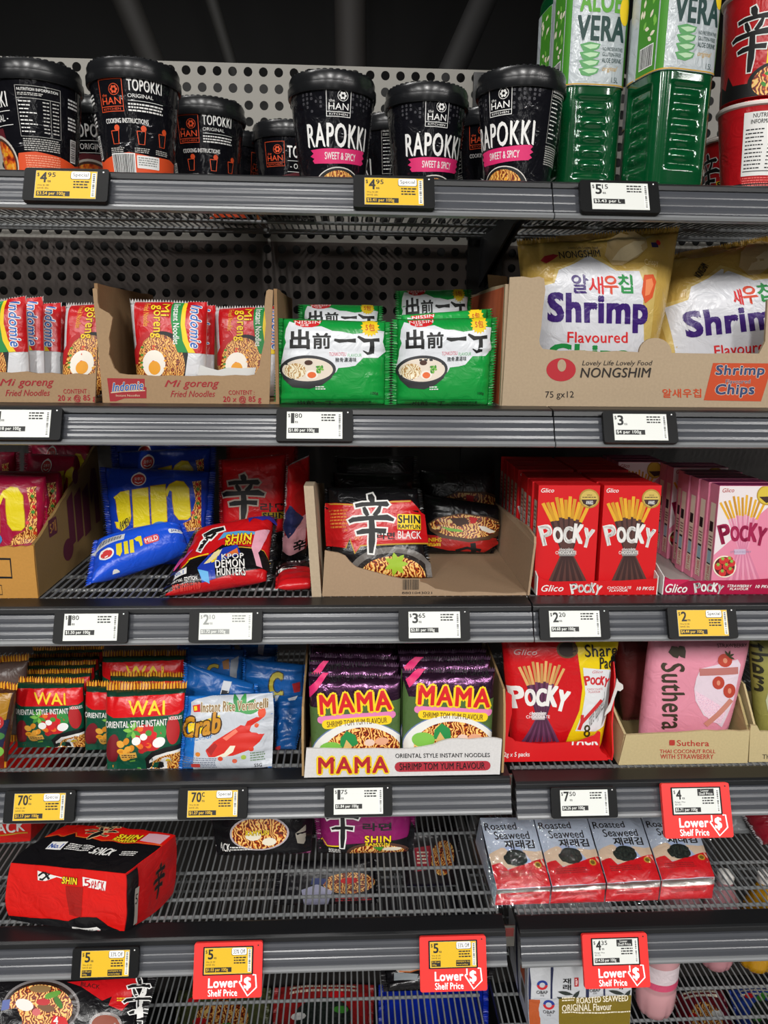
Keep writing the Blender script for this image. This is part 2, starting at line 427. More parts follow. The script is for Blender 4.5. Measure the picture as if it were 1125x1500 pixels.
def quad(q, yt, yb=None, z=None):
    """world corners for a quad seen at q: top edge at depth yt, bottom edge at depth yb or resting on height z"""
    tl, tr, br, bl = q
    bot = [atZ(p[0], p[1], z) if yb is None else (atY(p[0], p[1], yb) if z is None else onYZ(p[0], yb, z)) for p in (br, bl)]
    yt = yt if isinstance(yt, tuple) else (yt, yt)
    return [atY(*tl, yt[0]), atY(*tr, yt[1]), bot[0], bot[1]]
def crop_pts(x0, y0, w, pts): k = w/1125.0; return [(x0+x*k, y0+y*k) for x, y in pts]
# ================================================================ the setting
BLACKP = mat('#1b1c1e', 'plastic', 0.42); RAILM = mat('#43454a', 'plastic', 0.26); LIPM = mat('#17181a', 'plastic', 0.38)
STRIPM = mat('#77797b', 'plastic', 0.3); WIREM = mat('#7b7d7e', 'plastic', 0.25); ZINC = mat('#8f8d88', 'metal', 0.4)
JX = 0.238
m = MB(); m.box((-3, -4, -0.02), (3.4, 2.6, 0), mat('#6f6d69', 'matte', 0.45)); struct(m.build('floor'))
m = MB(); m.box((-3, -4, 4.2), (3.4, 2.6, 4.25), mat('#141312', 'matte')); struct(m.build('ceiling'))
m = MB(); m.box((-3, 2.5, 0), (3.4, 2.6, 4.2), mat('#121111', 'matte')); struct(m.build('wall_far'))
m = MB(); m.box((-1.25, 0.56, 0), (1.45, 0.575, 1.885), mat('#0b0b0b', 'matte')); struct(m.build('wall_back_void'))  # black sheet standing for the dark void behind the holes
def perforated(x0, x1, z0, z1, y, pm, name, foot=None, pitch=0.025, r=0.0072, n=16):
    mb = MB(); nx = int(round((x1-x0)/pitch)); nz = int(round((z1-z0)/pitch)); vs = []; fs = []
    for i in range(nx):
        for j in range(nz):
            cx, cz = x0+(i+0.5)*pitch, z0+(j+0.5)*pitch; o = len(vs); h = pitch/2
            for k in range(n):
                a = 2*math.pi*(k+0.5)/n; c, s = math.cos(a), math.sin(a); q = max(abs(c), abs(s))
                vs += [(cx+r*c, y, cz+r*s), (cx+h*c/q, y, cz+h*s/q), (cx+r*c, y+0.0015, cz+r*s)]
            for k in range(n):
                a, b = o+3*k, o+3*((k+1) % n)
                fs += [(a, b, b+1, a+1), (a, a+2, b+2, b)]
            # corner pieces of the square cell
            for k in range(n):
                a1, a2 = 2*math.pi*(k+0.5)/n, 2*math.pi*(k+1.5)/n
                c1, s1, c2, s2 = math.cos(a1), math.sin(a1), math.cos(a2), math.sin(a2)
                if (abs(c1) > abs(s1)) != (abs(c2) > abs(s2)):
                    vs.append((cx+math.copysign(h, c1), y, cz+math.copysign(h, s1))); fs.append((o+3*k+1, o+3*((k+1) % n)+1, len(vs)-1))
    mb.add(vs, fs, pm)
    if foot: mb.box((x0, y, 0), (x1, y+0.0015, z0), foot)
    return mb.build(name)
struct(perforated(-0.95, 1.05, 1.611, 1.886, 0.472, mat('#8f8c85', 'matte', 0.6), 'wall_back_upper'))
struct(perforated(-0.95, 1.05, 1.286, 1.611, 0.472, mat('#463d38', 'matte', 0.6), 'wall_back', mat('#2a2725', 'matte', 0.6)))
for nm, lab, p0, p1, r, c in (
    ('pipe', 'thick upright grey pipe in the dark behind the top of the shelving', (0.02, 1.5, 1.6), (-0.02, 1.5, 4.1), 0.045, '#33302e'),
    ('pipe', 'slanting dark duct pipe left of the thick pipe under the ceiling', (-0.42, 1.2, 1.95), (-0.78, 1.0, 2.9), 0.032, '#242220'),
    ('pipe', 'thin slanting dark pipe between the other two under the ceiling', (-0.24, 1.2, 1.95), (-0.52, 1.0, 2.9), 0.016, '#201f1d'),
    ('pipe', 'dark diagonal strut behind the green bottles near the ceiling', (0.15, 0.9, 1.85), (0.62, 1.3, 2.9), 0.03, '#151414')):
    t = MB(); t.tube([p0, p1], r, mat(c, 'matte'), 20); tag(t.build(nm, base=p0, smooth='auto'), lab, 'pipe', 'pipes in the dark above the shelving')
# ---------------------------------------------------------------- shelves
ORDER = ['top', 'second', 'third', 'fourth', 'fifth', 'lowest']
def shelf(k, x0, x1, side, dz=0.0, dy=0.0):
    z = SZ[k]+dz
    root = thing('wire_shelf', '%s shelf from the top in the %s bay, wire deck behind a grey price rail' % (ORDER[k] if k else 'first', side) if k != 5 else
                 'lowest wire shelf of the %s bay under the big gap' % side, 'shelf', ((x0+x1)/2, dy, z), '%s bay shelves' % side)
    w = MB(); n = int((x1-x0-0.012)/0.0102)
    for i in range(n+1):
        x = x0+0.006+i*(x1-x0-0.012)/n
        w.tube([(x, 0.052+dy, z+0.0432), (x, 0.462, z+0.0432)], 0.0015, WIREM, 6)
    for y in (0.068, 0.104, 0.163, 0.25, 0.34, 0.43, 0.458):
        w.tube([(x0+0.002, y+dy*(y < 0.2), z+0.0388), (x1-0.002, y+dy*(y < 0.2), z+0.0388)], 0.0027, WIREM, 8)
    w.build('wire_deck', root, smooth='auto')
    q = MB(); q.sweep([(dy+a, z+b) for a, b in ((0.052, 0.0455), (0.049, 0.0462), (0.024, 0.0445), (0.020, 0.0425), (0.0185, 0.0362), (0.026, 0.034), (0.026, 0.0392), (0.052, 0.041))], x0, x1, LIPM)
    q.build('front_lip', root, bevel=0.0008)
    prof = [(0.0165, 0.0352)]; N = 3
    for i in range(N):
        a, b = i/N, (i+0.8)/N; f = lambda t, d: (0.0165-0.0125*t-d, 0.0352-0.0272*t)
        prof += [f(a+0.02, 0.0), f((a+b)/2, 0.0004), f(b-.02, 0.0), f(b+.04, -0.0006)]
    prof += [(0.004, 0.008), (0.012, 0.008), (0.0245, 0.0352)]
    q = MB(); q.sweep([(dy+a, z+b) for a, b in prof], x0, x1, RAILM); q.build('price_rail', root)
    q = MB(); q.sweep([(dy+a, z+b) for a, b in ((0.0035, 0.0075), (0.0005, 0.0068), (-0.001, 0.0045), (-0.0005, 0.0015), (0.002, 0.0), (0.010, 0.0002), (0.012, 0.0075))], x0, x1, STRIPM)
    q.build('bottom_edge', root, smooth='auto')
    for x in (x0+0.004, x1-0.004):
        q = MB(); q.hexa([(x-0.0015, dy+0.03, z+0.028), (x-0.0015, 0.19, z+0.022), (x-0.0015, 0.465, z-0.045), (x-0.0015, 0.465, z+0.036), (x-0.0015, dy+0.03, z+0.034)], (0.003, 0, 0), BLACKP); q.build('bracket', root)
    if k in (3, 4) and side == 'left':
        q = MB(); g = 0.006 if k == 3 else 0.017; q.box((x1+0.001, 0.034, z+0.004), (x1+g, 0.036, z+0.040), ZINC); q.box((x1+0.0015, 0.033, z+0.022), (x1+g-0.002, 0.034, z+0.036), mat('#6b2a26', 'plastic')); q.build('joint_cover', root)
    return root
XL, XR = -1.0, 1.1
RZ = [0, 0, 0, -0.009, -0.003, 0]
for k in range(6):
    jl = atY((811, 818, 789, 757, 749, 749)[k], 290+250*k, 0.005).x if k < 5 else 0.228
    jr = atY((813, 820, 791, 766, 771, 771)[k], 290+250*k, 0.005).x if k < 5 else 0.248
    shelf(k, XL, jl, 'left'); shelf(k, jr, XR, 'right', RZ[k])
t = MB(); t.box((JX-0.03, 0.463, 0), (JX+0.03, 0.471, 1.88), mat('#1a1a1a', 'plastic'))
tag(t.build('upright_post', base=(JX, 0.467, 0)), 'black upright post between the left and right shelf bays', 'post')
# ---------------------------------------------------------------- price tags
CASE = mat('#0b0c0d', 'plastic', 0.5); CASE.node_tree.nodes['Principled BSDF'].inputs['Specular IOR Level'].default_value = 0.2; WHITE = mat('#d6d8d3', 'print', 0.5); YEL = mat('#d9ae14', 'print', 0.5); INK = mat('#141414'); REDS = mat('#e8312d', 'plastic', 0.4)
WH = mat('#f4f4f2'); GREY = mat('#8c8f8c')
def tag_art(big, small, unit, badge=None, yellow=False, each='ea', dol=True, name2=True, faint=False, two=False, lower=False):
    a = Art(66, 33); ink = GREY if faint else INK; bgm = YEL if yellow else WHITE
    a.rect(0, 0, 66, 33, bgm, 0)
    x = 2.5
    if dol: a.txt('$', 1.6, 2.6, 3.9, 7.4, ink, 1, 0.03)
    w = sum(2.3 if ch == '1' else 5.0 for ch in big)+(0.8 if big != '1' else 0.6)
    a.txt(big, 5.2, 2.2, 5.2+w*1.15, 14.0, ink, 1, 0.045); x = 5.2+w*1.15
    if small: a.txt(small, x+1, 2.2, x+1+(3.6 if len(small) == 1 else 6.6 if '1' in small else 8.4), 7.6, ink, 1, 0.03)
    a.txt(each, x+1.2, 11.6, x+4.8, 14.0, ink, 1, 0.03)
    if yellow: a.txt('Was $1.80', 2.5, 16.6, 15, 18.8, ink, 1).txt('SAVE 20c' if not two else 'SAVE $3', 2.5, 20.0, 15, 22.2, ink, 1)
    if lower: a.txt('Range Was', 2.5, 16.6, 17, 18.8, ink, 1, 0.02).txt('$5.55', 2.5, 19.6, 11, 21.8, ink, 1)
    if two:
        a.rect(2, 24.0, 15, 31.6, ink, 1).txt('$1.00 per', 2.8, 24.8, 14.2, 27.2, bgm, 2, 0.02).txt('100g', 2.8, 28.2, 9, 30.8, bgm, 2, 0.02)
        a.rect(37, 24.0, 57, 31.6, ink, 1).txt('compare to', 38, 24.8, 56, 27.4, bgm, 2, 0.02).txt('everyday', 38, 28.2, 54, 30.8, bgm, 2, 0.02)
    else: a.rect(2, 24.6 if yellow or lower else 20.0, 38, 30.6 if yellow or lower else 26.0, ink, 1).txt(unit, 3, 25.4 if yellow or lower else 20.8, 33, 30.2 if yellow or lower else 25.6, bgm, 2, 0.035)
    if badge and not lower: a.rrect(37.5, 1.0, 59, 10.0, 2.0, INK, 1).rrect(38.0, 0.6, 58.5, 9.4, 2.0, WH, 2).txt(badge, 40, 2.4, 56.5, 7.8, INK, 3, 0.015)
    if lower: a.rect(35, 1, 58, 10, INK, 1).txt('Lower', 40, 1.8, 51, 4.8, WHITE, 2, 0.03).txt('Shelf Price', 37, 5.6, 56, 9, WHITE, 2, 0.03)
    y = 12 if badge or lower else 3
    if name2: a.small(41, y, 58, y+10, 3, ink, 1, len(unit))
    a.bars(60.5, 2.2, 65, 31, 1, 5, '#141414' if not faint else '#9a9d9a', '#e9ebe6', vert=False)
    return a
def price_tag(px, py, k, art, label, red=False, dz=0.0, tz=0.0):
    """px, py: the middle of the black case in the photograph"""
    z = SZ[k]+dz; c = atY(px, py, -0.002); c = onYZ(px, 0.002, z+0.021)
    X0, X1 = c.x-0.0435, c.x+0.0435; s = V((0, 0.0125, 0.0272)).normalized(); n = V((0, -s.z, s.y))
    o = V((c.x, 0.0085, z+0.0215+tz)) + n*0.0035
    P = lambda x, t, h=0.0: V((c.x+x, 0, 0)) + V((0, o.y, o.z)) + s*t + n*h
    root = thing('price_tag', label, 'price tag', P(0, -0.0195), 'electronic price tags on the rails')
    def plate(x0, x1, t0, t1, h0, h1, m, r=0.003, name='case', holes=None):
        mb = MB(); a = Art(1, 1).rrect(x0, t0, x1, t1, r, m).sh[0][0]
        mb.hexa([P(x, t, h1) for x, t in a], n*-(h1-h0), m); return mb
    cm = CASE
    if red:
        mb = plate(-0.0475, 0.0475, -0.0475, 0.0235, 0.001, 0.0075, REDS)
        ra = Art(95, 71)
        W1 = mat('#ffffff')
        ra.txt('Lower', 21, 45.5, 61, 57, W1, 1, 0.05).txt('Shelf Price', 21, 59.5, 61, 68, W1, 1, 0.035)
        ra.txt('$', 70.5, 45, 79.5, 61, W1, 1, 0.05, rot=0)
        for pts in (((63.5, 50), (66.5, 50), (66.5, 42)), ((63.5, 50.5), (75.5, 68.5), (87.5, 58), (86, 42), (82, 42))): ra.stroke(pts, 2.0, W1, 1)
        ra.ell(89, 4.5, 1.0, 1.0, INK, 1)
        flat(mb, ra, [P(-0.0475, 0.0235, 0.0075), P(0.0475, 0.0235, 0.0075), P(0.0475, -0.0475, 0.0075), P(-0.0475, -0.0475, 0.0075)])
        o2 = mb.build('red_sleeve', root); o2['label'] = 'red plastic sleeve with white arrow and lettering'
        mb = plate(-0.035, 0.035, -0.018, 0.0185, 0.006, 0.0079, CASE, 0.0008); h = 0.0080
    else:
        mb = plate(-0.0455, 0.0455, -0.0195, 0.0205, 0.0, 0.006, CASE)
        mb.add(*[([P(0.0395+0.001*math.cos(i), 0.0165+0.001*math.sin(i), 0.0062) for i in range(6)], [tuple(range(6))])][0], mat('#d8d8d8'))
        h = 0.0062
    mb.build('case', root)
    sm = MB(); S0 = [P(-0.033, 0.017, h), P(0.033, 0.017, h), P(0.033, -0.0165, h), P(-0.033, -0.0165, h)]
    sm.hexa([S0[3], S0[2], S0[1], S0[0]], n*-0.0006, mat('#c9cbc4'))
    flat(sm, art, S0, 0.0001, 0.00005); sm.build('screen', root)
    return root
TA = tag_art
for a in (
 (98, 280, 0, TA('4', '95', '$3.54 per 100g', 'Special', True), 'yellow-screen tag reading 4.95 under the left black tubs of the top shelf'),
 (577, 287, 0, TA('4', '95', '$3.41 per 100g', 'Special', True), 'yellow-screen tag reading 4.95 under the pink-labelled tubs of the top shelf'),
 (907, 294, 0, TA('5', '15', '$3.43 per L'), 'white-screen tag reading 5.15 under the green bottles'),
 (33, 620, 1, TA('1', None, '$1.18 per 100g'), 'white-screen tag cut by the left edge on the second rail'),
 (461, 626, 1, TA('1', '80', '$1.80 per 100g'), 'white-screen tag reading 1.80 under the green packets'),
 (937, 627, 1, TA('3', None, '$4 per 100g'), 'white-screen tag reading 3 under the carton of gold bags'),
 (134, 915, 2, TA('1', '80', '$1.50 per 100g'), 'white-screen tag reading 1.80 on the third rail below the blue packets'),
 (331, 913, 2, TA('2', '10', '$1.72 per 100g', faint=True), 'faded white-screen tag reading 2.10 below the fallen red packet'),
 (636, 912, 2, TA('3', '65', '$2.81 per 100g'), 'white-screen tag reading 3.65 below the tray of black packets'),
 (841, 912, 2, TA('2', '20', '$4.68 per 100g'), 'white-screen tag reading 2.20 below the red stick biscuit boxes'),
 (1028, 911, 2, TA('2', None, '$4.44 per 100g', 'Special', True), 'yellow-screen tag reading 2 below the pink stick biscuit boxes'),
 (59, 1178, 3, TA('70', 'c', '$1.17 per 100g', 'Special', True, dol=False), 'yellow-screen tag reading 70c at the left end of the fourth rail'),
 (312, 1174, 3, TA('70', 'c', '$1.27 per 100g', 'Special', True, dol=False), 'yellow-screen tag reading 70c below the crab noodle packet'),
 (525, 1171, 3, TA('1', '75', '$1.84 per 100g'), 'white-screen tag reading 1.75 below the white noodle tray'),
 (855, 1174, 3, TA('7', '50', '$4.26 per 100g'), 'white-screen tag reading 7.50 below the red biscuit share pouch'),
 (155, 1408, 4, TA('5', None, '', '33% Off', True, two=True), 'yellow-screen black tag reading 5 below the big red noodle multipack')):
    price_tag(*a, dz=RZ[a[2]] if a[0] > 760 else 0)
price_tag(1018, 1172, 3, TA('4', None, '$5.71 per 100g', lower=True), 'red-sleeved tag with white screen reading 4 below the pink pouch', True, RZ[3])
price_tag(335, 1400, 4, TA('5', None, '$1.03 per 100g', '33% Off', True), 'red-sleeved tag with yellow screen at the left of the fifth rail', True)
price_tag(663, 1388, 4, TA('5', None, '', '33% Off', True, two=True), 'red-sleeved tag with yellow screen near the bay joint of the fifth rail', True)
price_tag(900, 1380, 4, TA('4', '35', '$14.50 per 100g', lower=True), 'red-sleeved tag with white screen reading 4.35 below the seaweed multipack', True, RZ[4])
# ================================================================ shared marks
BLK = mat('#0d0d0f'); WHT = mat('#f2f1ee'); REDP = mat('#d6131c'); YELP = mat('#f5d21a'); ORG_ = mat('#e4501f'); CREAM = mat('#efe6cf'); GRN = mat('#0d8a3d'); PINKM = mat('#e0246e')
LEAF = mat('#3f8f2f'); LEAF2 = mat('#7fbf4a'); YOLK = mat('#f0a318'); EGGW = mat('#f6efe2'); GOLDP = mat('#c79a2c'); SOUP = mat('#c4491a'); BROWN = mat('#4a2a1c')
def brush_char(a, x0, y0, x1, y1, m, out=None, lay=3, ow=2.2):
    """the big brushed character, stroke by stroke"""
    w, h = x1-x0, y1-y0; P = lambda x, y: (x0+w*x, y0+h*y); k = w
    S = [([(.47, 0), (.50, .07), (.53, .15)], [.10, .15, .09]), ([(.14, .20), (.3, .175), (.6, .165), (.84, .17), (.88, .20)], [.09, .10, .09, .13, .06]),
         ([(.33, .22), (.37, .30), (.42, .37)], [.07, .11, .08]), ([(.70, .20), (.65, .29), (.56, .37)], [.06, .11, .09]),
         ([(.0, .47), (.1, .43), (.5, .405), (.85, .40), (1.0, .445)], [.08, .12, .10, .14, .07]), ([(.17, .66), (.3, .635), (.6, .615), (.83, .63)], [.08, .12, .10, .12]),
         ([(.5, .40), (.515, .6), (.51, .8), (.49, 1.0)], [.12, .14, .15, .09])]
    for pts, ws in S:
        pp = [P(*p) for p in pts]
        if out: 
            d = (pp[0][0]-pp[1][0], pp[0][1]-pp[1][1]); l = math.hypot(*d) or 1; e0 = (pp[0][0]+d[0]/l*ow, pp[0][1]+d[1]/l*ow)
            d = (pp[-1][0]-pp[-2][0], pp[-1][1]-pp[-2][1]); l = math.hypot(*d) or 1; e1 = (pp[-1][0]+d[0]/l*ow, pp[-1][1]+d[1]/l*ow)
            a.stroke([e0]+pp[1:-1]+[e1], [x*k+2*ow for x in ws], out, lay)
        a.stroke(pp, [x*k for x in ws], m, lay+1)
    return a
def leaf(a, x, y, l, w, rot, m, lay=4):
    P = [(x+l*t*math.cos(rot)-w*s*math.sin(math.pi*t)*math.sin(rot), y+l*t*math.sin(rot)+w*s*math.sin(math.pi*t)*math.cos(rot)) for s, ts in ((1, (0, .25, .5, .75, 1)), (-1, (.75, .5, .25))) for t in ts]
    return a.poly(P, m, lay)
def food(a, cx, cy, rx, ry, noodles=None, rim=BLK, lay=2, seed=1, bits=9, egg=False, herbs=True, rimw=0.12, n=34, a0=0, a1=360):
    """a printed bowl of noodles with toppings"""
    r = random.Random(seed); noodles = noodles or NOODLE
    a.ell(cx, cy, rx, ry, rim, lay, a0, a1, n).ell(cx, cy+ry*0.02, rx*(1-rimw), ry*(1-rimw), noodles, lay+1, a0, a1, n)
    for i in range(bits):
        t, d = r.uniform(0, 6.28), r.uniform(0.1, 0.66); x, y = cx+rx*d*math.cos(t), cy+ry*d*math.sin(t)
        if a1-a0 < 360 and y > cy: y = 2*cy-y
        a.ell(x, y, rx*r.uniform(.05, .12), ry*r.uniform(.05, .11), r.choice((REDP, LEAF, BROWN, CREAM, SOUP, YOLK)), lay+2, n=9, rot=r.uniform(0, 180))
    if herbs:
        for i in range(5): leaf(a, cx+rx*r.uniform(-.15, .25), cy+ry*r.uniform(-.25, .1), rx*.26, ry*.08, r.uniform(0, 6.28), r.choice((LEAF, LEAF2)), lay+3)
    if egg: a.ell(cx-rx*.35, cy+ry*.05, rx*.26, ry*.22, EGGW, lay+3, n=18).ell(cx-rx*.37, cy+ry*.06, rx*.13, ry*.11, YOLK, lay+4, n=14)
    return a
# ================================================================ top shelf
def han_box(a, x0, y0, x1, y1, m, lay=2):
    w, h = x1-x0, y1-y0
    a.frame(x0, y0, x1, y1, 0.7, m, lay).rect(x0, y0+h*.83, x1, y0+h*.85, m, lay)
    a.txt('the', x0+w*.12, y0+h*.44, x0+w*.34, y0+h*.53, m, lay).txt('HAN', x0+w*.10, y0+h*.56, x0+w*.90, y0+h*.77, m, lay, 0.02).txt('KITCHEN', x0+w*.12, y0+h*.88, x0+w*.88, y0+h*.95, m, lay)
    cx, cy, r = x0+w*.66, y0+h*.32, w*.2
    for k in range(24):
        t = 2*math.pi*k/24; t2 = 2*math.pi*(k+1)/24
        a.stroke([(cx+r*math.cos(t), cy+r*math.sin(t)), (cx+r*math.cos(t2), cy+r*math.sin(t2))], 0.6, m, lay)
    for k in range(6):
        t = math.pi*k/3; a.ell(cx+r*.5*math.cos(t), cy+r*.5*math.sin(t), r*.26, r*.26, m, lay, n=8)
    return a
def nutrition(a, x, y, w, h, lay=2, m=WHT, seed=1):
    dim = mat('#c9c7c2')
    a.frame(x, y, x+w, y+h, 0.4, dim, lay).txt('NUTRITION INFORMATION', x+2, y+2.5, x+w-3, y+5.5, m, lay, 0.03)
    a.small(x+2, y+7.5, x+w*.6, y+11, 2, dim, lay, seed).rect(x, y+13, x+w, y+13.5, dim, lay)
    rows = 9; r = random.Random(seed)
    for i in range(rows):
        yy = y+16+(h-18)*i/rows
        a.small(x+2, yy, x+2+w*r.uniform(.22, .42), yy+2.4, 1, m, lay, i).small(x+w*.58, yy, x+w*.72, yy+2.4, 1, dim, lay, i+9).small(x+w*.80, yy, x+w*.95, yy+2.4, 1, dim, lay, i+19)
    return a.rect(x+w*.75, y+13, x+w*.757, y+h, dim, lay)
def glyph_specks(a, x0, y0, x1, y1, lay=1, seed=2):
    r = random.Random(seed); g = mat('#4b4a50'); x = x0
    while x < x1:
        y = y0 + r.uniform(0, 2)
        for k in range(r.choice((3, 4, 5))):
            if r.random() < .8: a.frame(x, y, x+2.6, y+2.4, 0.6, g, lay).rect(x+1, y-0.6, x+1.5, y+2.8, g, lay)
            y += 4.6
        x += 5.6
    return a
RAP = Art(300, 112); glyph_specks(RAP, 6, 8, 30, 30); glyph_specks(RAP, 66, 8, 96, 30, seed=5)
han_box(RAP, 36, 2, 65, 36, WHT)
RAP.txt('RAPOKKI', 10, 43, 93, 69, WHT, 2, 0.03, sp=1.12)
RAP.poly([(13, 72), (30, 71), (60, 70.5), (90, 69), (93, 71), (90, 74), (94, 77), (89, 80), (93, 83), (88, 86), (60, 87), (40, 88), (18, 87.5), (15, 84), (18, 82), (12, 79), (17, 76)], PINKM, 1)
RAP.txt('SWEET & SPICY', 33, 75, 76, 83, WHT, 2, 0.02)
RAP.ell(53, 119, 38, 28, mat('#d9d4cc'), 1, n=40).ell(53, 119.5, 37, 27.2, BLK, 2, n=40); food(RAP, 53, 119, 31, 25, NOODLEY, BLK, 3, 4, 12, herbs=False, rimw=0.02)
nutrition(RAP, 112, 5, 42, 60, seed=3); RAP.small(112, 68, 154, 90, 9, mat('#b9b7b2'), 2, 4).bars(196, 70, 214, 98, 2, vert=False)
RAP.txt('COOKING INSTRUCTIONS', 170, 44, 230, 49, WHT, 2, 0.03); han_box(RAP, 170, 4, 198, 38, ORG_); RAP.txt('RAPOKKI', 202, 8, 244, 20, WHT, 2, 0.04).small(202, 26, 244, 38, 4, WHT, 2)
TOPO = Art(300, 112)
han_box(TOPO, 4, 14, 34, 48, ORG_); TOPO.txt('TOPOKKI', 38, 20, 92, 36, WHT, 2, 0.028, sp=1.1).rect(38, 40, 94, 40.7, WHT, 2).txt('- ORIGINAL -', 42, 44, 90, 51, WHT, 2, 0.02).rect(38, 55, 96, 55.7, WHT, 2)
TOPO.poly([(20, 112), (24, 62), (50, 56), (78, 58), (88, 112)], mat('#5e0f1d'), 1)
TOPO.ell(56, 96, 39, 33, mat('#cfc8bd'), 2, n=40).ell(56, 97, 37, 31, BROWN, 3, n=40); food(TOPO, 56, 97, 35, 29, STEW, BROWN, 4, 8, 8, rimw=0.02, herbs=False)
for k in range(16): TOPO.rrect(34+(k*13) % 42, 76+(k*7) % 34, 43+(k*13) % 42, 80+(k*7) % 34, 1.8, (YOLK, mat('#e9b53d'), SOUP)[k % 3], 6)
TOPO.poly([(97, 86), (120, 84), (150, 87), (176, 93), (200, 88), (222, 85), (250, 88), (280, 87), (296, 90), (298, 112), (90, 112)], ORG_, 1)
nutrition(TOPO, 104, 14, 48, 54, seed=9); TOPO.small(106, 70, 150, 84, 6, mat('#b9b7b2'), 2, 7).small(106, 88, 150, 106, 7, mat('#f6a07e'), 2, 8)
TOPO.bars(166, 64, 177, 90, 2, vert=False).small(162, 20, 178, 32, 3, WHT, 2).small(162, 40, 176, 56, 4, WHT, 2)
han_box(TOPO, 192, 8, 221, 42, ORG_); TOPO.txt('TOPOKKI', 226, 8, 264, 20, WHT, 2, 0.028, sp=1.1).txt('ORIGINAL', 226, 23, 254, 27, WHT, 2).rect(226, 30, 266, 30.5, WHT, 2).small(226, 33, 266, 43, 3, WHT, 2, 4)
TOPO.txt('COOKING INSTRUCTIONS', 196, 49, 248, 54, WHT, 2, 0.03)
for cx in (207, 239, 266):
    TOPO.stroke([(cx-5, 62), (cx-3.5, 76), (cx+3.5, 76), (cx+5, 62), (cx-5, 62)], 1.0, ORG_, 2)
    TOPO.ell(cx+3, 59, 3.4, 3.4, ORG_, 2, n=12).small(cx-9, 80, cx+10, 86, 3, mat('#b9b7b2'), 2, int(cx))
TOPO.bars(198, 86, 230, 108, 3); TOPO.rrect(232, 88, 262, 102, 1, WHT, 3).small(234, 90, 260, 100, 4, GREY, 4)
CUPM = mat('#121217', 'film', 0.14); LIDM = mat('#17181a', 'plastic', 0.25)
RT_, RB_, HB, HL = 0.0515, 0.0395, 0.109, 0.127
def tub(px, Y, art, face, label, facex, z=TOP[0]):
    """facex: the art column (mm) turned towards the aisle"""
    c = onYZ(px, Y, z); root = thing('noodle_tub', label, 'instant food tub', c, 'black instant food tubs')
    N = 60; W = art.W
    def S(u, v, h=0.0):
        t = (u-facex/W)*2*math.pi; r = RB_+(RT_-RB_)*v+h
        return V((c.x+r*math.sin(t), c.y-r*math.cos(t), z+0.0015+HB*v))
    mb = MB(); k0 = facex/W
    mb.lathe([(RB_-0.003, 0.0), (RB_-0.0008, 0.0008)] + [(RB_+(RT_-RB_)*i/6, 0.0015+HB*i/6) for i in range(7)], c, CUPM, N)
    us = [((i+0.5)/N) % 1 for i in range(N)]
    # mesh seams of the lathe lie at angle 2 pi k / N from +X; cut the print along the same lines
    us = sorted(((0.25 + k/N) + k0) % 1 for k in range(N))
    art.emit(mb, S, [round(u, 6) for u in us if 0.002 < u < 0.998], (), 0.00025, 0.00006)
    mb.build('tub_body', root, smooth='auto')
    mb = MB(); R = RT_+0.0028
    mb.lathe([(RT_-0.002, HB-0.006), (R-0.0008, HB-0.006), (R, HB-0.004), (R, HB+0.004), (R-0.002, HB+0.005), (R-0.0015, HB+0.0125), (R-0.003, HB+0.016), (R-0.006, HB+0.0172), (R-0.009, HB+0.0165), (R-0.011, HB+0.011), (0.004, HB+0.011)], c, LIDM, 64)
    for k in range(40):
        t = 2*math.pi*k/40; mb.lathe([(0.0030, 0), (0.0028, 0.001), (0.0012, 0.0015)], c+V(((R-0.0065)*math.cos(t), (R-0.0065)*math.sin(t), HB+0.0165)), LIDM, 8)
    mb.build('lid', root, smooth='auto')
    return root
tub(64, .112, TOPO, 0, 'black tub at the left edge, white nutrition table above an orange band', 109)
tub(205, .100, TOPO, 0, 'front black tub with orange logo square above a white barcode', 222)
tub(152, .245, TOPO, 0, 'shadowed black tub glimpsed between the two front left tubs', 60)
tub(306, .235, TOPO, 0, 'set-back black tub with orange logo square, right of the front barcode tub', 222)
tub(345, .395, TOPO, 0, 'plain dark tub standing far back beside the perforated panel, mostly hidden', 270)
tub(424, .335, TOPO, 0, 'small-looking black tub far back, peeking out left of the pink-labelled tubs', 36)
tub(487, .122, RAP, 0, 'black tub with white lettering and pink stripe, leftmost of the three pink-striped tubs', 42)
tub(622, .155, RAP, 0, 'black tub with white lettering and pink stripe, middle of the three pink-striped tubs', 42)
tub(756, .090, RAP, 0, 'black tub turned to show pink stripe and nutrition table, right beside the green bottles', 84)
tub(574, .285, RAP, 0, 'shadowed dark tub behind the gap between the left and middle pink-striped tubs', 130)
tub(712, .245, RAP, 0, 'shadowed dark tub behind the gap between the middle and right pink-striped tubs', 205)
# ---------------------------------------------------------------- aloe drink bottles
BOTTLE = mat('#07522a', 'gloss'); 
_b = BOTTLE.node_tree.nodes['Principled BSDF']; _b.inputs['Coat Weight'].default_value = 0.5; _b.inputs['Transmission Weight'].default_value = 0.25
LGREY = mat('#b3bbbf', 'film', 0.25); LGREEN = mat('#3f8a1f'); DKG = mat('#0c3a36'); MIDG = mat('#57a12c')
ALOE = Art(300, 150)                      # the sleeve: left side, front, right side, back
ALOE.rect(2, 0, 38, 150, LGREEN, 0)
rr = random.Random(4)
for i in range(26): leaf(ALOE, rr.uniform(6, 34), rr.uniform(4, 120), 9, 2.4, rr.uniform(0, 6.28), (CREAM, CREAM, LEAF2)[i % 3], 1)
ALOE.bars(8, 118, 34, 142, 2); ALOE.rect(40, 0, 50, 150, LGREEN, 0); ALOE.rect(2, 148, 298, 150, GOLDP, 2)
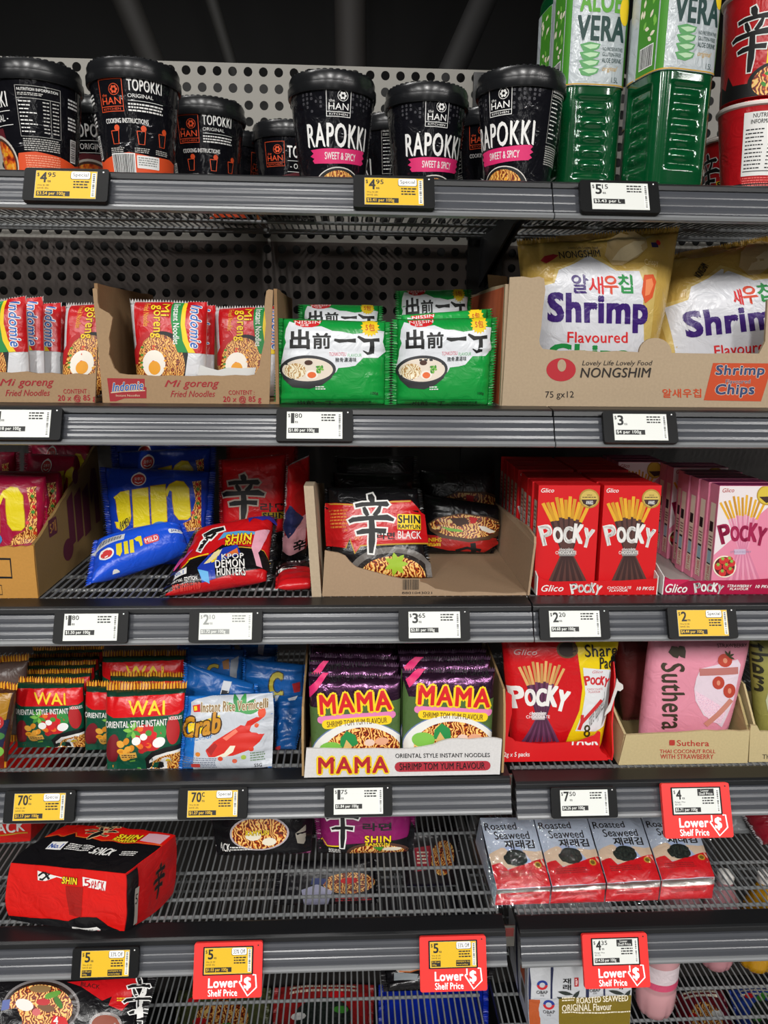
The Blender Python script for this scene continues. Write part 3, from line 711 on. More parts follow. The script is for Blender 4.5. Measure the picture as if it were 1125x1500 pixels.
ALOE.txt("FARMER'S", 58, 33, 114, 43, DKG, 1, 0.01).txt('ALOE', 60, 46, 112, 69, MIDG, 1, 0.05).txt('VERA', 58, 74, 118, 100, DKG, 1, 0.05)
for k in range(4):
    y = 104+k*9
    ALOE.poly([(62, y+1), (74, y-2), (88, y), (86, y+5), (76, y+9), (66, y+8)], mat('#5aa060'), 1).poly([(66, y+2.5), (76, y+.5), (86, y+1), (83, y+4.5), (75, y+6)], mat('#b9dcb2'), 2)
ALOE.txt('NO PRESERVATIVES', 91, 107, 118, 111, DKG, 1).txt('GLUTEN-FREE', 91, 113, 116, 117, DKG, 1).txt('ALOE DRINK', 91, 119, 117, 124, DKG, 1, 0.02).txt('original', 92, 128, 112, 135, GOLDP, 1, 0, 0.4).txt('1.5L', 105, 140, 114, 146, DKG, 1)
ALOE.ell(118, 66, 8, 16, YELP, 2).rect(122, 0, 150, 150, LGREEN, 0)
def aloe(px, Y, rot, label):
    c = onYZ(px, Y, TOP[0]); root = thing('drink_bottle', label, 'bottle', c, 'green aloe drink bottles')
    A = 0.040; ca, sa = math.cos(rot), math.sin(rot); Pq = 4.6
    def ring(t, s=1.0):                    # t runs round the bottle; 0 is the middle of the front
        x, y = math.sin(t), -math.cos(t); r = A*s/(abs(x)**Pq+abs(y)**Pq)**(1/Pq); return x*r, y*r
    def place(x, y, z): return V((c.x+x*ca-y*sa, c.y+x*sa+y*ca, c.z+z))
    NU = 112; prof = []
    zs = [0, .001, .004] + [0.006+0.0022*i for i in range(62)] + [.145, .20, .24, .285, .292, .30, .31, .325, .338, .342]
    vs = []
    for z in zs:
        s = 1.0 if .004 <= z <= .292 else (.9 if z == 0 else .96) if z < .004 else {.30: .93, .31: .8, .325: .5, .338: .36, .342: .34}[z]
        for k in range(NU):
            t = 2*math.pi*k/NU; x, y = ring(t, s); d = 0.0
            tt = (t+math.pi/4) % (math.pi/2) - math.pi/4; q = math.tan(tt)*A
            if .022 < z < .116:
                e = max(0, min(1, (0.0235-abs(q))/0.003, (z-.022)/.004, (.116-z)/.004)); d = -0.0035*e
                f = ((z-.028) % .0165)/.0165; d += e*0.003*max(0, math.sin(math.pi*f))**2*max(0, 1-(q/0.0215)**2)
            if z > .127 and z <= .278: d = 0.0004
            r = math.hypot(x, y); vs.append(place(x*(1+d/r), y*(1+d/r), z))
    nz = len(zs); fs = [(i*NU+k, i*NU+(k+1) % NU, (i+1)*NU+(k+1) % NU, (i+1)*NU+k) for i in range(nz-1) for k in range(NU)]
    fs += [tuple(range(NU-1, -1, -1)), tuple(range((nz-1)*NU, nz*NU))]
    mb = MB(); mb.add(vs, fs, BOTTLE); mb.build('bottle_body', root, smooth=True)
    def S(u, v, h=0.0):
        t = (u-85/300)*2*math.pi; x, y = ring(t); r = math.hypot(x, y); k = 1+(0.0012+h)/r
        return place(x*k, y*k, 0.127+0.150*v)
    # ring() is not evenly spread round the sleeve, so walk it by arc length
    T = [2*math.pi*i/400 for i in range(401)]; L = [0.0]
    for i in range(400):
        a, b = ring(T[i]), ring(T[i+1]); L.append(L[-1]+math.hypot(a[0]-b[0], a[1]-b[1]))
    def S(u, v, h=0.0):
        l = ((u-86/300) % 1.0)*L[-1]; lo, hi = 0, 400
        while hi-lo > 1:
            m_ = (lo+hi)//2
            if L[m_] <= l: lo = m_
            else: hi = m_
        t = T[lo]+(T[hi]-T[lo])*((l-L[lo])/(L[hi]-L[lo])); x, y = ring(t); r = math.hypot(x, y); k = 1+(0.0012+h)/r
        return place(x*k, y*k, 0.127+0.150*v)
    mb = MB(); NL = 120; vl = [S(k/NL, v) for v in (0, 1) for k in range(NL)]
    mb.add(vl, [(k, (k+1) % NL, NL+(k+1) % NL, NL+k) for k in range(NL)], LGREY)
    ALOE.emit(mb, S, [k/NL for k in range(1, NL)], (), 0.0002, 0.00008); mb.build('label_sleeve', root)
    mb = MB(); mb.lathe([(0.016, .342), (0.0175, .343), (0.0175, .360), (0.016, .362)], c, mat('#1c8a3a', 'plastic'), 24); mb.build('cap', root, smooth='auto')
aloe(846, .150, math.radians(3), 'green aloe drink bottle standing beside the black tub, front left of the bottles')
aloe(966, .090, math.radians(13), 'green aloe drink bottle nearest the aisle, between the other bottle and the red cups')
aloe(820, .300, math.radians(6), 'half-hidden green aloe drink bottle behind the left bottle')
aloe(948, .290, math.radians(0), 'half-hidden green aloe drink bottle seen through the gap between the front bottles')
# ---------------------------------------------------------------- red noodle cups
SHINC = Art(280, 110)
brush_char(SHINC, 20, 18, 66, 84, BLK, WHT, 2, 1.2); SHINC.txt('라면', 66, 44, 98, 58, BLK, 3, 0.03, out=(0.03, WHT)).rect(60, 62, 100, 80, YELP, 2).txt('SHIN', 62, 63, 98, 72, BLK, 3, 0.06).txt('RAMYUN', 62, 74, 98, 79, BLK, 3, 0.05)
SHINC.poly([(2, 112), (2, 90), (12, 96), (16, 82), (24, 94), (50, 96), (110, 92), (140, 96), (278, 92), (278, 112)], BLK, 1)
food(SHINC, 82, 96, 40, 22, NOODLE, BLK, 4, 3, 8)
SHINC.rect(176, 10, 224, 86, WHT, 2).txt('NUTRITION', 186, 12, 214, 17, BLK, 3, 0.03).txt('INFORMATION', 184, 19, 216, 24, BLK, 3, 0.03)
for i in range(11): SHINC.small(179, 30+i*4.6, 200, 33+i*4.6, 1, BLK, 3, i).small(206, 30+i*4.6, 221, 33+i*4.6, 1, BLK, 3, i+20)
SHINC.rect(178, 80, 222, 81, BLK, 3).small(178, 88, 224, 106, 6, mat('#f0706a'), 2)
def red_cup(px, Y, z, rb, rt, h, facex, label):
    c = onYZ(px, Y, z); root = thing('noodle_cup', label, 'noodle cup', c, 'red noodle cups'); N = 56; W = SHINC.W
    mb = MB(); CM = mat('#c01820', 'film', 0.3)
    mb.lathe([(rb-0.002, 0), (rb, 0.001)]+[(rb+(rt-rb)*i/5, 0.001+(h-0.008)*i/5) for i in range(6)], c, CM, N)
    def S(u, v, hh=0.0):
        t = (u-facex/W)*2*math.pi; r = rb+(rt-rb)*v+hh; return V((c.x+r*math.sin(t), c.y-r*math.cos(t), z+0.001+(h-0.008)*v))
    us = sorted(round(((0.25+k/N)+facex/W) % 1, 6) for k in range(N))
    SHINC.emit(mb, S, [u for u in us if .002 < u < .998], (), 0.00025, 0.00007); mb.build('cup_body', root, smooth='auto')
    mb = MB(); mb.lathe([(rt, h-0.010), (rt+0.0025, h-0.0085), (rt+0.0028, h-0.006), (rt+0.001, h-0.004)], c, mat('#e6dcd6', 'plastic'), N); mb.build('rim', root, smooth='auto')
    mb = MB(); mb.lathe([(rt+0.001, h-0.0045), (rt+0.001, h-0.0035), (0.003, h-0.003)], c, mat('#b31a20', 'foil'), N); mb.build('foil_lid', root, smooth='auto')
red_cup(1098, .120, TOP[0], .0345, .0485, .111, 213, 'lower red cup of the stack beside the green bottles, white nutrition label facing out')
red_cup(1111, .122, TOP[0]+.1115, .0455, .0525, .125, 78, 'upper red cup with the big black brushed character, stacked on the lower red cup')
red_cup(1072, .245, TOP[0], .0345, .0485, .105, 110, 'red cup hidden behind, its printed bowl peeking out beside the green bottle')
# ================================================================ second shelf
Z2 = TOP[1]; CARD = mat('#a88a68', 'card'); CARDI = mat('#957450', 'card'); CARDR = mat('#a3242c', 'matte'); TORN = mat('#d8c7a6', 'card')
def carton(name, label, front, Y, depth, art, aq, cm, group, z, x0, x1, hl, hr, hb, back=True, thick=0.004, extra=None, ci=None):
    """open display carton: a cut or torn front panel (outline in place), two sides, back and base"""
    root = thing(name, label, 'carton' if 'carton' in name else 'display tray', V(((x0+x1)/2, Y, z)), group)
    ci = ci or cm
    slab('front_panel', front, (0, thick, 0), cm, root, art, aq)
    for nm, x, s, h in (('side_panel', x0, 1, hl), ('side_panel', x1-thick, 1, hr)):
        if not h: continue
        P = [V((x, Y+thick, z)), V((x, Y+depth, z)), V((x, Y+depth, z+h))] + [V((x, Y+thick+(depth-thick)*t, z+h+random.Random(t*99+x).uniform(-.0012, .0012))) for t in (.9, .75, .6, .45, .3, .15, 0)]
        slab(nm, [p+V((thick, 0, 0)) for p in P], (-thick, 0, 0), ci, root)
    if back: slab('back_panel', [V((x0+thick, Y+depth, z)), V((x1-thick, Y+depth, z)), V((x1-thick, Y+depth, z+hb)), V((x0+thick, Y+depth, z+hb))], (0, thick, 0), ci, root)
    mb = MB(); mb.box((x0+thick, Y+thick, z), (x1-thick, Y+depth, z+0.003), ci); mb.build('base_panel', root)
    return root
# ---- fried noodle packets
IQ = [(190, 437), (304, 441), (301, 590), (205, 590)]
MI = CropArt(IQ, 130, 400, 280); MIR = mat('#c5161d', 'film'); MIB = mat('#1f5fb5')
MI.poly([(275, 172), (500, 172), (520, 440), (300, 470), (290, 380)], MIR, 0)
MI.ell(448, 560, 158, 200, BLK, 1, n=40).ell(430, 575, 150, 195, NOODLEY, 2, n=40)
MI.poly([(496, 178), (565, 178), (560, 300), (570, 400), (600, 490), (540, 490), (516, 420), (500, 300)], GRN, 3)
MI.poly([(565, 178), (600, 178), (585, 320), (600, 420), (640, 492), (600, 492), (568, 420), (556, 320)], YELP, 4)
MI.poly([(588, 172), (720, 172), (708, 494), (640, 494), (600, 420), (580, 320)], MIR, 5)
MI.poly([(600, 494), (710, 494), (700, 770), (560, 770), (580, 640)], mat('#dcdde0', 'film'), 3)
MI.ell(402, 560, 66, 84, EGGW, 3, n=30).ell(405, 585, 34, 42, YOLK, 4, n=24)
MI.stroke([(292, 560), (300, 480), (330, 410), (375, 370)], 34, mat('#b9151b'), 3)
MI.txt('Mi', 440, 188, 488, 268, YELP, 4, 0.03, rot=90, out=(0.03, mat('#8e0f12'))).txt('goreng', 380, 200, 436, 400, YELP, 4, 0.03, rot=90, out=(0.03, mat('#8e0f12')))
MI.txt('Fried Noodles', 340, 190, 372, 330, mat('#f0a33a'), 4, 0.02, rot=90).txt('Instant Noodles', 512, 196, 548, 440, WHT, 5, 0.02, rot=90)
MI.txt('Indomie', 612, 196, 668, 462, MIB, 6, 0.03, 0.25, rot=90, out=(0.06, WHT))
for i in range(14): MI.ell(*[(a, b, 9, 7) for a, b in [(330+((i*67) % 200), 430+((i*41) % 170))]][0], (LEAF, mat('#d8431f'), YOLK)[i % 3], 3, n=8)
YF = 0.055; XB = (onYZ(151.2, YF, Z2).x-.002, onYZ(394.3, YF, Z2).x+.012)
def fried(q, yt, yb, label, seed, T=0.03, right=True):
    pack('noodle_packet', label, 'noodle packet', MI, quad(q, yt, yb, Z2+0.0045), T, '#cfd0d3', 'tb', 0.05, '#b9b4b2', 'red and white fried noodle packets', seed, wr=0.0008, p=6, pu=6, lim=(XB[0]+.006, XB[1]-.008, YF+.0075, YF+.262) if right else (-1, XB[0]-.008, YF+.0075, YF+.262))
sh = lambda q, dx, dy=0: [(x+dx, y+dy) for x, y in q]
fried(IQ, .115, .10, 'white and red fried noodle packet showing a whole egg, front of the right torn carton', 1)
fried(sh(IQ, 12, 5), .150, .140, 'fried noodle packet just behind the egg packet in the right torn carton', 2)
fried([(314, 448), (420, 446), (418, 588), (322, 588)], .150, .135, 'fried noodle packet at the right of the right torn carton behind white paper', 3)
fried([(-72, 447), (38, 432), (46, 588), (-55, 590)], .085, .075, 'tilted red fried noodle packet at the left edge with its blue name in sunlit front', 4, .022, False)
fried([(-42, 441), (63, 433), (67, 588), (-40, 590)], .125, .105, 'second fried noodle packet from the front at the left edge', 5, .018, False)
fried([(-14, 446), (90, 442), (89, 588), (-16, 588)], .165, .135, 'third fried noodle packet from the front at the left edge', 6, .018, False)
fried([(-4, 450), (97, 447), (97, 588), (-2, 588)], .190, .165, 'rearmost fried noodle packet at the left edge, mostly in shade', 7, .018, False)
fried([(97, 443), (205, 441), (200, 588), (92, 588)], .125, .105, 'crinkled fried noodle packet with egg at the right end of the left carton', 8, .028, False)
# ---- torn fried noodle cartons
def ind_art(quadp, first):
    a = CropArt(quadp, 130 if first else -112, 400 if first else 398, 280)
    if first: a.poly([(108, 618), (328, 622), (328, 668), (338, 672), (338, 735), (210, 735), (160, 752), (125, 752)], CARDR, 0); a.txt('Indomie', 140, 640, 318, 690, MIB, 1, 0.03, 0.2, out=(0.05, mat('#dcc9a8')), rot=-4).txt('Instant Noodles', 160, 712, 300, 724, mat('#dcc9a8'), 1).stroke([(130, 702), (200, 695), (330, 690)], 5, mat('#dcc9a8'), 1)
    a.txt('Mi', 445, 630, 540, 668, CARDR, 1, 0.02, 0.3, fat=.02).txt('goreng', 555, 640, 765, 684, CARDR, 1, 0.02, 0.3, fat=.02).txt('Fried Noodles', 480, 692, 742, 728, CARDR, 1, 0.02, 0.3)
    a.txt('CONTENT :', 822, 690, 975, 716, CARDR, 1, 0.03).txt('20 x @ 85 g', 790, 724, 1015, 768, CARDR, 1, 0.04)
    return a
YF = 0.055
def seated(pts, Y, z, n):                     # set the first n outline points (the lower edge) on the shelf
    return [onYZ(p[0], Y, z) if i < n else atY(p[0], p[1], Y) for i, p in enumerate(pts)]
def fit_art(a, tl, tr, br, bl): return [tl, tr, br, bl]
cp = crop_pts(130, 400, 280, [(85, 760), (1062, 775), (1068, 600), (1072, 420), (1084, 100), (1060, 95), (1046, 105), (1040, 140), (1034, 200), (1042, 300), (1034, 400), (1012, 500), (1004, 552), (975, 598), (930, 604), (860, 600), (780, 606), (700, 602), (600, 607), (480, 602), (390, 606), (300, 599), (230, 598), (180, 590), (150, 560), (135, 520), (118, 480), (124, 430), (118, 380), (128, 330), (140, 262), (118, 236), (92, 222), (62, 204), (52, 170), (50, 95), (36, 88), (22, 92)])
fr = seated(cp, YF, Z2, 2); xa, xb = fr[0].x, fr[1].x
aqp = [(151, 553), (394.3, 553), (394.3, 593), (151, 590)]
aq = [atY(aqp[0][0], aqp[0][1], YF), atY(aqp[1][0], aqp[1][1], YF), onYZ(aqp[2][0], YF, Z2), onYZ(aqp[3][0], YF, Z2)]
ct = carton('noodle_carton', 'brown torn carton with a red printed square, right of the two fried noodle cartons', fr, YF, .27, ind_art(aqp, True), aq, CARD, 'torn fried noodle cartons', Z2, xa-0.002, xb+0.012, .143, .140, .10, ci=CARDI)
mb = MB(); P = PXY(crop_pts(130, 400, 280, [(640, 600), (655, 540), (700, 556), (760, 572), (820, 556), (900, 560), (985, 555), (975, 600), (860, 612)]), YF+0.012)
mb.hexa(P, (0, 0.0006, 0), mat('#d9d9d6', 'paper')); tag(mb.build('paper_scrap', base=P[0]), 'torn white paper scrap sticking out of the right noodle carton', 'paper')
cp = [(-130, 586), (139, 591), (143, 500), (141, 535), (139, 546), (128, 549), (110, 547), (95, 549), (75, 546), (55, 547), (38, 544), (15, 546), (0, 545), (-30, 546), (-130, 546)]
fr = seated(cp, YF, Z2, 2); aqp = [(-130, 546), (141, 548), (140, 591), (-130, 586)]
aq = [atY(-130, 546, YF), atY(141, 548, YF), onYZ(140, YF, Z2), onYZ(-130, YF, Z2)]
carton('noodle_carton', 'brown carton cut by the left edge, its top torn low', fr, YF, .27, ind_art(aqp, False), aq, CARD, 'torn fried noodle cartons', Z2, fr[0].x, fr[1].x, .12, 0, .10, ci=CARDI)
# ---- green noodle packets
NQ = [(405, 466), (574, 472), (573, 595), (400, 593)]
NS = CropArt(NQ, 395, 410, 185); GF = mat('#149a3f', 'film'); GW = mat('#e6e9ee', 'film')
NS.poly([(150, 440), (140, 520), (152, 560), (130, 620), (122, 680), (100, 760), (120, 840), (590, 830), (612, 790), (700, 782), (760, 770), (830, 700), (960, 700), (1032, 640), (1004, 560), (1018, 460), (905, 452), (820, 482), (740, 490), (640, 468), (560, 462), (460, 420), (330, 430), (230, 392), (180, 376)], GW, 0)
NS.poly([(212, 366), (466, 372), (440, 412), (380, 430), (300, 430), (240, 408)], REDP, 1); NS.txt('NISSIN', 228, 372, 452, 398, WHT, 2, 0.04).txt('日清', 280, 402, 350, 422, WHT, 2, 0.02)
NS.txt('出', 194, 456, 356, 616, BLK, 2, 0, fat=0.042).txt('前', 390, 484, 542, 616, BLK, 2, 0, fat=0.030)
NS.stroke([(575, 540), (620, 552), (690, 548), (765, 548)], [20, 34, 24, 38], BLK, 2).stroke([(782, 512), (840, 548), (900, 545), (972, 540)], [18, 38, 26, 32], BLK, 2).stroke([(905, 540), (908, 600), (900, 662)], [36, 40, 46], BLK, 2).stroke([(900, 650), (868, 664), (828, 636)], [34, 26, 8], BLK, 2)
NS.txt('TONKOTSU', 532, 652, 680, 684, mat('#d7526a'), 2).txt('FLAVOUR', 694, 664, 816, 692, mat('#69b97a'), 2).txt('豬骨濃湯味', 585, 698, 770, 738, mat('#30383a'), 2, 0.02)
NS.poly([(96, 800), (130, 890), (210, 960), (360, 975), (470, 940), (550, 880), (588, 800)], mat('#2a2a2d'), 1)
NS.ell(342, 800, 248, 122, mat('#2f3034'), 2, n=40).ell(342, 806, 222, 102, mat('#e9dccb'), 3, n=40).ell(235, 815, 95, 70, NOODLEP, 4, n=24)
NS.ell(380, 850, 56, 42, EGGW, 5, n=20).ell(380, 852, 38, 28, mat('#e8692a'), 6, n=20).ell(352, 742, 36, 22, BROWN, 5, n=12)
for i in range(8): NS.ell(430+(i % 3)*20, 780+(i//3)*22, 16, 10, (LEAF, LEAF2)[i % 2], 5, n=8, rot=i*40)
NS.star(890, 430, 86, 66, 16, YELP, 2); NS.txt('5包', 850, 400, 930, 460, mat('#d2641a'), 3, 0.04); NS.small(412, 952, 498, 990, 2, WHT, 2); NS.txt('100g', 896, 1006, 960, 1034, mat('#0b3d1c'), 2, 0.03)
NS.txt('出前一丁', 250, 1078, 570, 1118, mat('#0d2b16'), 2, 0.03); NS.small(640, 1085, 900, 1110, 2, mat('#0d4a22'), 2).rect(40, 1066, 1090, 1070, mat('#0c7a30'), 1)
def green(q, yt, yb, label, seed, z=Z2, T=0.036): return pack('noodle_packet', label, 'noodle packet', NS, quad(q, yt, yb, z), T, GF, 'lr', 0.055, '#128a38', 'green noodle packets', seed, wr=0.0013, p=5, pu=4.5)
green(NQ, .072, .066, 'bright green noodle packet standing against the torn brown carton, left of the front pair', 11)
green([(573, 468), (730, 465), (723, 595), (572, 595)], .074, .068, 'bright green noodle packet beside the tan carton, right of the front pair', 12)
green([(580, 462), (722, 452), (720, 592), (580, 592)], .118, .112, 'green noodle packet squeezed behind the right front green packet', 13)
green([(432, 474), (566, 470), (564, 590), (432, 590)], .128, .116, 'green noodle packet hidden behind the left front green packet', 14)
lay = lambda x0, x1, y0, y1, z: [onYZ(x0, y1, z), onYZ(x1, y1, z), onYZ(x1, y0, z), onYZ(x0, y0, z)]
for x0, x1, y0, y1, z, lb, sd in ((440, 570, .17, .27, Z2+.021, 'green noodle packet lying flat under the dim back left packet', 15), (575, 700, .17, .27, Z2+.021, 'green noodle packet lying flat under the dim back right packet', 16)):
    pack('noodle_packet', lb, 'noodle packet', NS, lay(x0, x1, y0, y1, z), .036, GF, 'lr', 0.055, '#128a38', 'green noodle packets', sd, p=5, base=onYZ((x0+x1)/2, y0, Z2))
green([(436, 446), (562, 448), (560, 560), (436, 560)], .215, .195, 'dim green noodle packet behind the left front packet, only its top edge showing', 17, Z2+.040)
green([(578, 426), (692, 424), (690, 540), (580, 540)], .215, .190, 'dim green noodle packet behind the right front packet, striped with shadow', 18, Z2+.040)
# ---- gold shrimp chip bags in their carton
CARDT = mat('#b29d82', 'card')
S1 = [(757, 350), (996, 330), (946, 592), (780, 592)]
GOLD = mat('#c4a252', 'film', 0.24); PURP = mat('#3a1c6e', 'film', 0.3); SHW = mat('#d9dae0', 'film', 0.28); CHIPT = mat('#c3a877', 'film'); PALE = mat('#cfb468', 'film')
def shrimp(q, x0, y0, w, t):                   # t carries points of the first bag's view into this one's
    a = CropArt(q, x0, y0, w); f = lambda *p: [t(x, y) for x, y in p]
    a.poly(f((300, 420), (430, 395), (450, 320), (560, 280), (660, 215), (760, 270), (830, 330), (960, 325), (1000, 300), (1080, 330), (1050, 560), (1000, 1180), (300, 1180)), PALE, 0)
    a.poly(f((330, 440), (440, 410), (470, 330), (570, 290), (660, 240), (750, 290), (820, 335), (960, 335), (990, 420), (975, 560), (990, 860), (960, 1180), (330, 1180)), SHW, 1)
    a.poly(f((760, 240), (800, 150), (900, 90), (990, 80), (1042, 130), (1035, 190), (960, 250), (860, 300), (800, 300)), CHIPT, 2).poly(f((800, 270), (860, 200), (960, 150), (1030, 150), (1000, 215), (900, 275)), mat('#dcc9a0', 'film'), 3)
    a.poly(f((480, 90), (560, 70), (720, 80), (740, 130), (640, 150), (520, 150)), mat('#a9854a', 'film'), 1)
    a.poly(f((990, 360), (1050, 355), (1070, 400), (1040, 500), (990, 535), (968, 470)), mat('#d9501c'), 3).poly(f((1000, 390), (1040, 380), (1050, 420), (1020, 480), (990, 490)), mat('#ee8a55'), 4)
    return a
def placed(a, tf, items):
    for tx, x0, y0, x1, y1, m, b, r in items:
        i = len(a.sh); a.txt(tx, x0, y0, x1, y1, m, 3, b, rot=r)
        for k in range(i, len(a.sh)): P, fs, mm, l = a.sh[k]; a.sh[k] = ([tf(*p) for p in P], fs, mm, l)
SH1 = shrimp(S1, 700, 320, 260, lambda x, y: (x, y)); DRK = mat('#1b1a18')
placed(SH1, lambda x, y: (x, y), [('알', 542, 360, 640, 472, PURP, .04, 0), ('새', 645, 372, 732, 480, REDP, .025, 0), ('우', 736, 368, 822, 478, mat('#d8431f'), .04, 0), ('칩', 826, 360, 912, 472, GRN, .04, 0), ('Shrimp', 408, 482, 1000, 708, PURP, .055, 1.5), ('Flavoured', 516, 716, 880, 784, REDP, .03, 0), ('Chips', 416, 796, 880, 960, GRN, .055, 0), ('NONGSHIM', 485, 210, 735, 254, DRK, .025, -3), ('Lovely Life Lovely Food', 545, 184, 730, 204, DRK, 0, 0), ('Crispy', 1000, 262, 1090, 310, mat('#e0c890'), 0, 0)])
SH1.poly([(370, 272), (395, 245), (450, 232), (482, 240), (450, 262), (400, 290)], mat('#a01522'), 3).ell(1112, 158, 16, 16, REDP, 3, n=14).rect(1062, 158, 1105, 188, mat('#2a1f55'), 2)
pack('crisp_bag', 'puffed gold and white crisp bag at the left of the tan carton', 'crisp bag', SH1, quad(S1, .125, .135, Z2+0.004), .085, GOLD, 'tb', 0.035, '#a88638', 'gold crisp bags in the tan carton', 21, wr=0.0022, nu=28, nv=28, p=2.6, pu=3.2)
S2 = [(982, 372), (1196, 330), (1176, 590), (938, 592)]
c8, s8 = math.cos(math.radians(-7)), math.sin(math.radians(-7))
def t2(x, y):                                  # first view (4.327 to the pixel) -> second view (5 to the pixel), turned a little
    X, Y = (x-700)/4.327, (y-600)/4.327; return ((X*c8-Y*s8)*1.05*5+810, (X*s8+Y*c8)*1.0*5+800)
SH2 = shrimp(S2, 900, 320, 225, t2)
placed(SH2, t2, [('우', 736, 368, 822, 478, mat('#d8431f'), .04, 0), ('새', 680, 380, 732, 480, REDP, .04, 0), ('칩', 826, 360, 912, 472, GRN, .04, 0), ('Shrimp', 400, 490, 1000, 690, PURP, .055, 0), ('Flavoured', 536, 716, 860, 784, REDP, .03, 0), ('Chips', 416, 796, 880, 960, GRN, .055, 0), ('Crispy', 960, 262, 1060, 310, mat('#b99a50'), 0, 0)])
i = len(SH2.sh); SH2.txt('NONGSHIM', 520, 380, 640, 430, DRK, 3, 0.03); SH2.tilt(-52, 575, 410, i)
pack('crisp_bag', 'gold and white crisp bag tilted to the left, right one in the tan carton', 'crisp bag', SH2, quad(S2, .160, .150, Z2+0.004), .085, GOLD, 'tb', 0.035, '#a88638', 'gold crisp bags in the tan carton', 27, wr=0.0026, nu=28, nv=28, p=2.6, pu=3.2, lim=(-1, onYZ(1240, .052, Z2).x-.006, .06, .345))
pack('crisp_bag', 'dim gold crisp bag behind the other two at the back of the tan carton', 'crisp bag', SH1, quad([(940, 390), (1120, 380), (1110, 580), (950, 580)], .245, .255, Z2+0.004), .08, GOLD, 'tb', 0.035, '#a88638', 'gold crisp bags in the tan carton', 29, wr=0.002, p=2.6, pu=3.2)
cp = [(735, 598), (1240, 606), (1240, 440), (1150, 430), (1124, 440), (1121, 500), (1112, 518), (1080, 517), (1040, 518), (984, 517)] + [(960+24*math.cos(math.radians(a)), 517-22*math.sin(math.radians(a))) for a in range(15, 180, 15)] + [(936, 516), (905, 514), (880, 515.5), (850, 513), (820, 514), (806, 512), (795, 511), (791, 505), (790, 498), (793, 478), (795, 455), (799, 425), (797, 408), (790, 405), (778, 407), (766, 405), (747, 406)]
YN = 0.052; fr = seated(cp, YN, Z2, 2)
nq = [(745, 516), (1240, 520), (1240, 606), (736, 598)]
NA = CropArt(nq, 700, 320, 260); RN = mat('#b3202c', 'matte'); INKC = mat('#2a221c', 'matte'); ORC = mat('#c4471c', 'matte')
NA.ell(521, 962, 92, 76, RN, 1, n=40).ell(525, 934, 27, 40, CARDT, 2, n=24)
NA.txt('Lovely Life Lovely Food', 652, 902, 1095, 944, INKC, 1, 0.01, 0.25).txt('NONGSHIM', 640, 950, 1086, 1014, INKC, 1, 0.03, 0.2).txt('75 gx12', 422, 1104, 600, 1160, INKC, 1, 0.01)
cv = lambda x, y: ((900+x/5-700)*4.327, (320+y/5-320)*4.327)
NA.poly([cv(708, 1062), cv(1150, 1066), cv(1062, 1364), cv(640, 1352)], ORC, 1)
for t, x0, y0, x1, y1, b, k in (('Shrimp', 728, 1080, 1086, 1176, .05, 1), ('Flavoured', 800, 1190, 984, 1222, .02, 0), ('Chips', 728, 1228, 1010, 1330, .05, 1)):
    (a0, b0), (a1, b1) = cv(x0, y0), cv(x1, y1); NA.txt(t, a0, b0, a1, b1, mat('#34426b', 'matte'), 2, b, 0.12, out=(.03, mat('#e5d8c4', 'matte')))
(a0, b0), (a1, b1) = cv(338, 1262), cv(620, 1330); NA.txt('알새우칩', a0, b0, a1, b1, ORC, 1, 0.04)
(a0, b0), (a1, b1) = cv(265, 930), cv(395, 960); NA.txt('OPEN HERE', a0, b0, a1, b1, RN, 1)
aq = [atY(745, 516, YN), atY(1240, 520, YN), onYZ(1240, YN, Z2), onYZ(736, YN, Z2)]
ct = carton('crisp_carton', 'tan display carton with orange printed panel holding the gold crisp bags', fr, YN, .30, NA, aq, CARDT, None, Z2, fr[0].x-0.0015, fr[1].x, .150, .150, .14)
xl = fr[0].x-0.0019
slab('printed_side', [V((xl, YN+.29, Z2+.002)), V((xl, YN+.012, Z2+.002)), V((xl, YN+.012, Z2+.146)), V((xl, YN+.29, Z2+.146))], (0.0003, 0, 0), mat('#b5512a', 'matte'), ct)
slab('torn_flap', PXY([(714, 402), (742, 405), (744, 428), (730, 440), (716, 425)], YN+.16), (0.002, .003, 0), CARDI, ct)
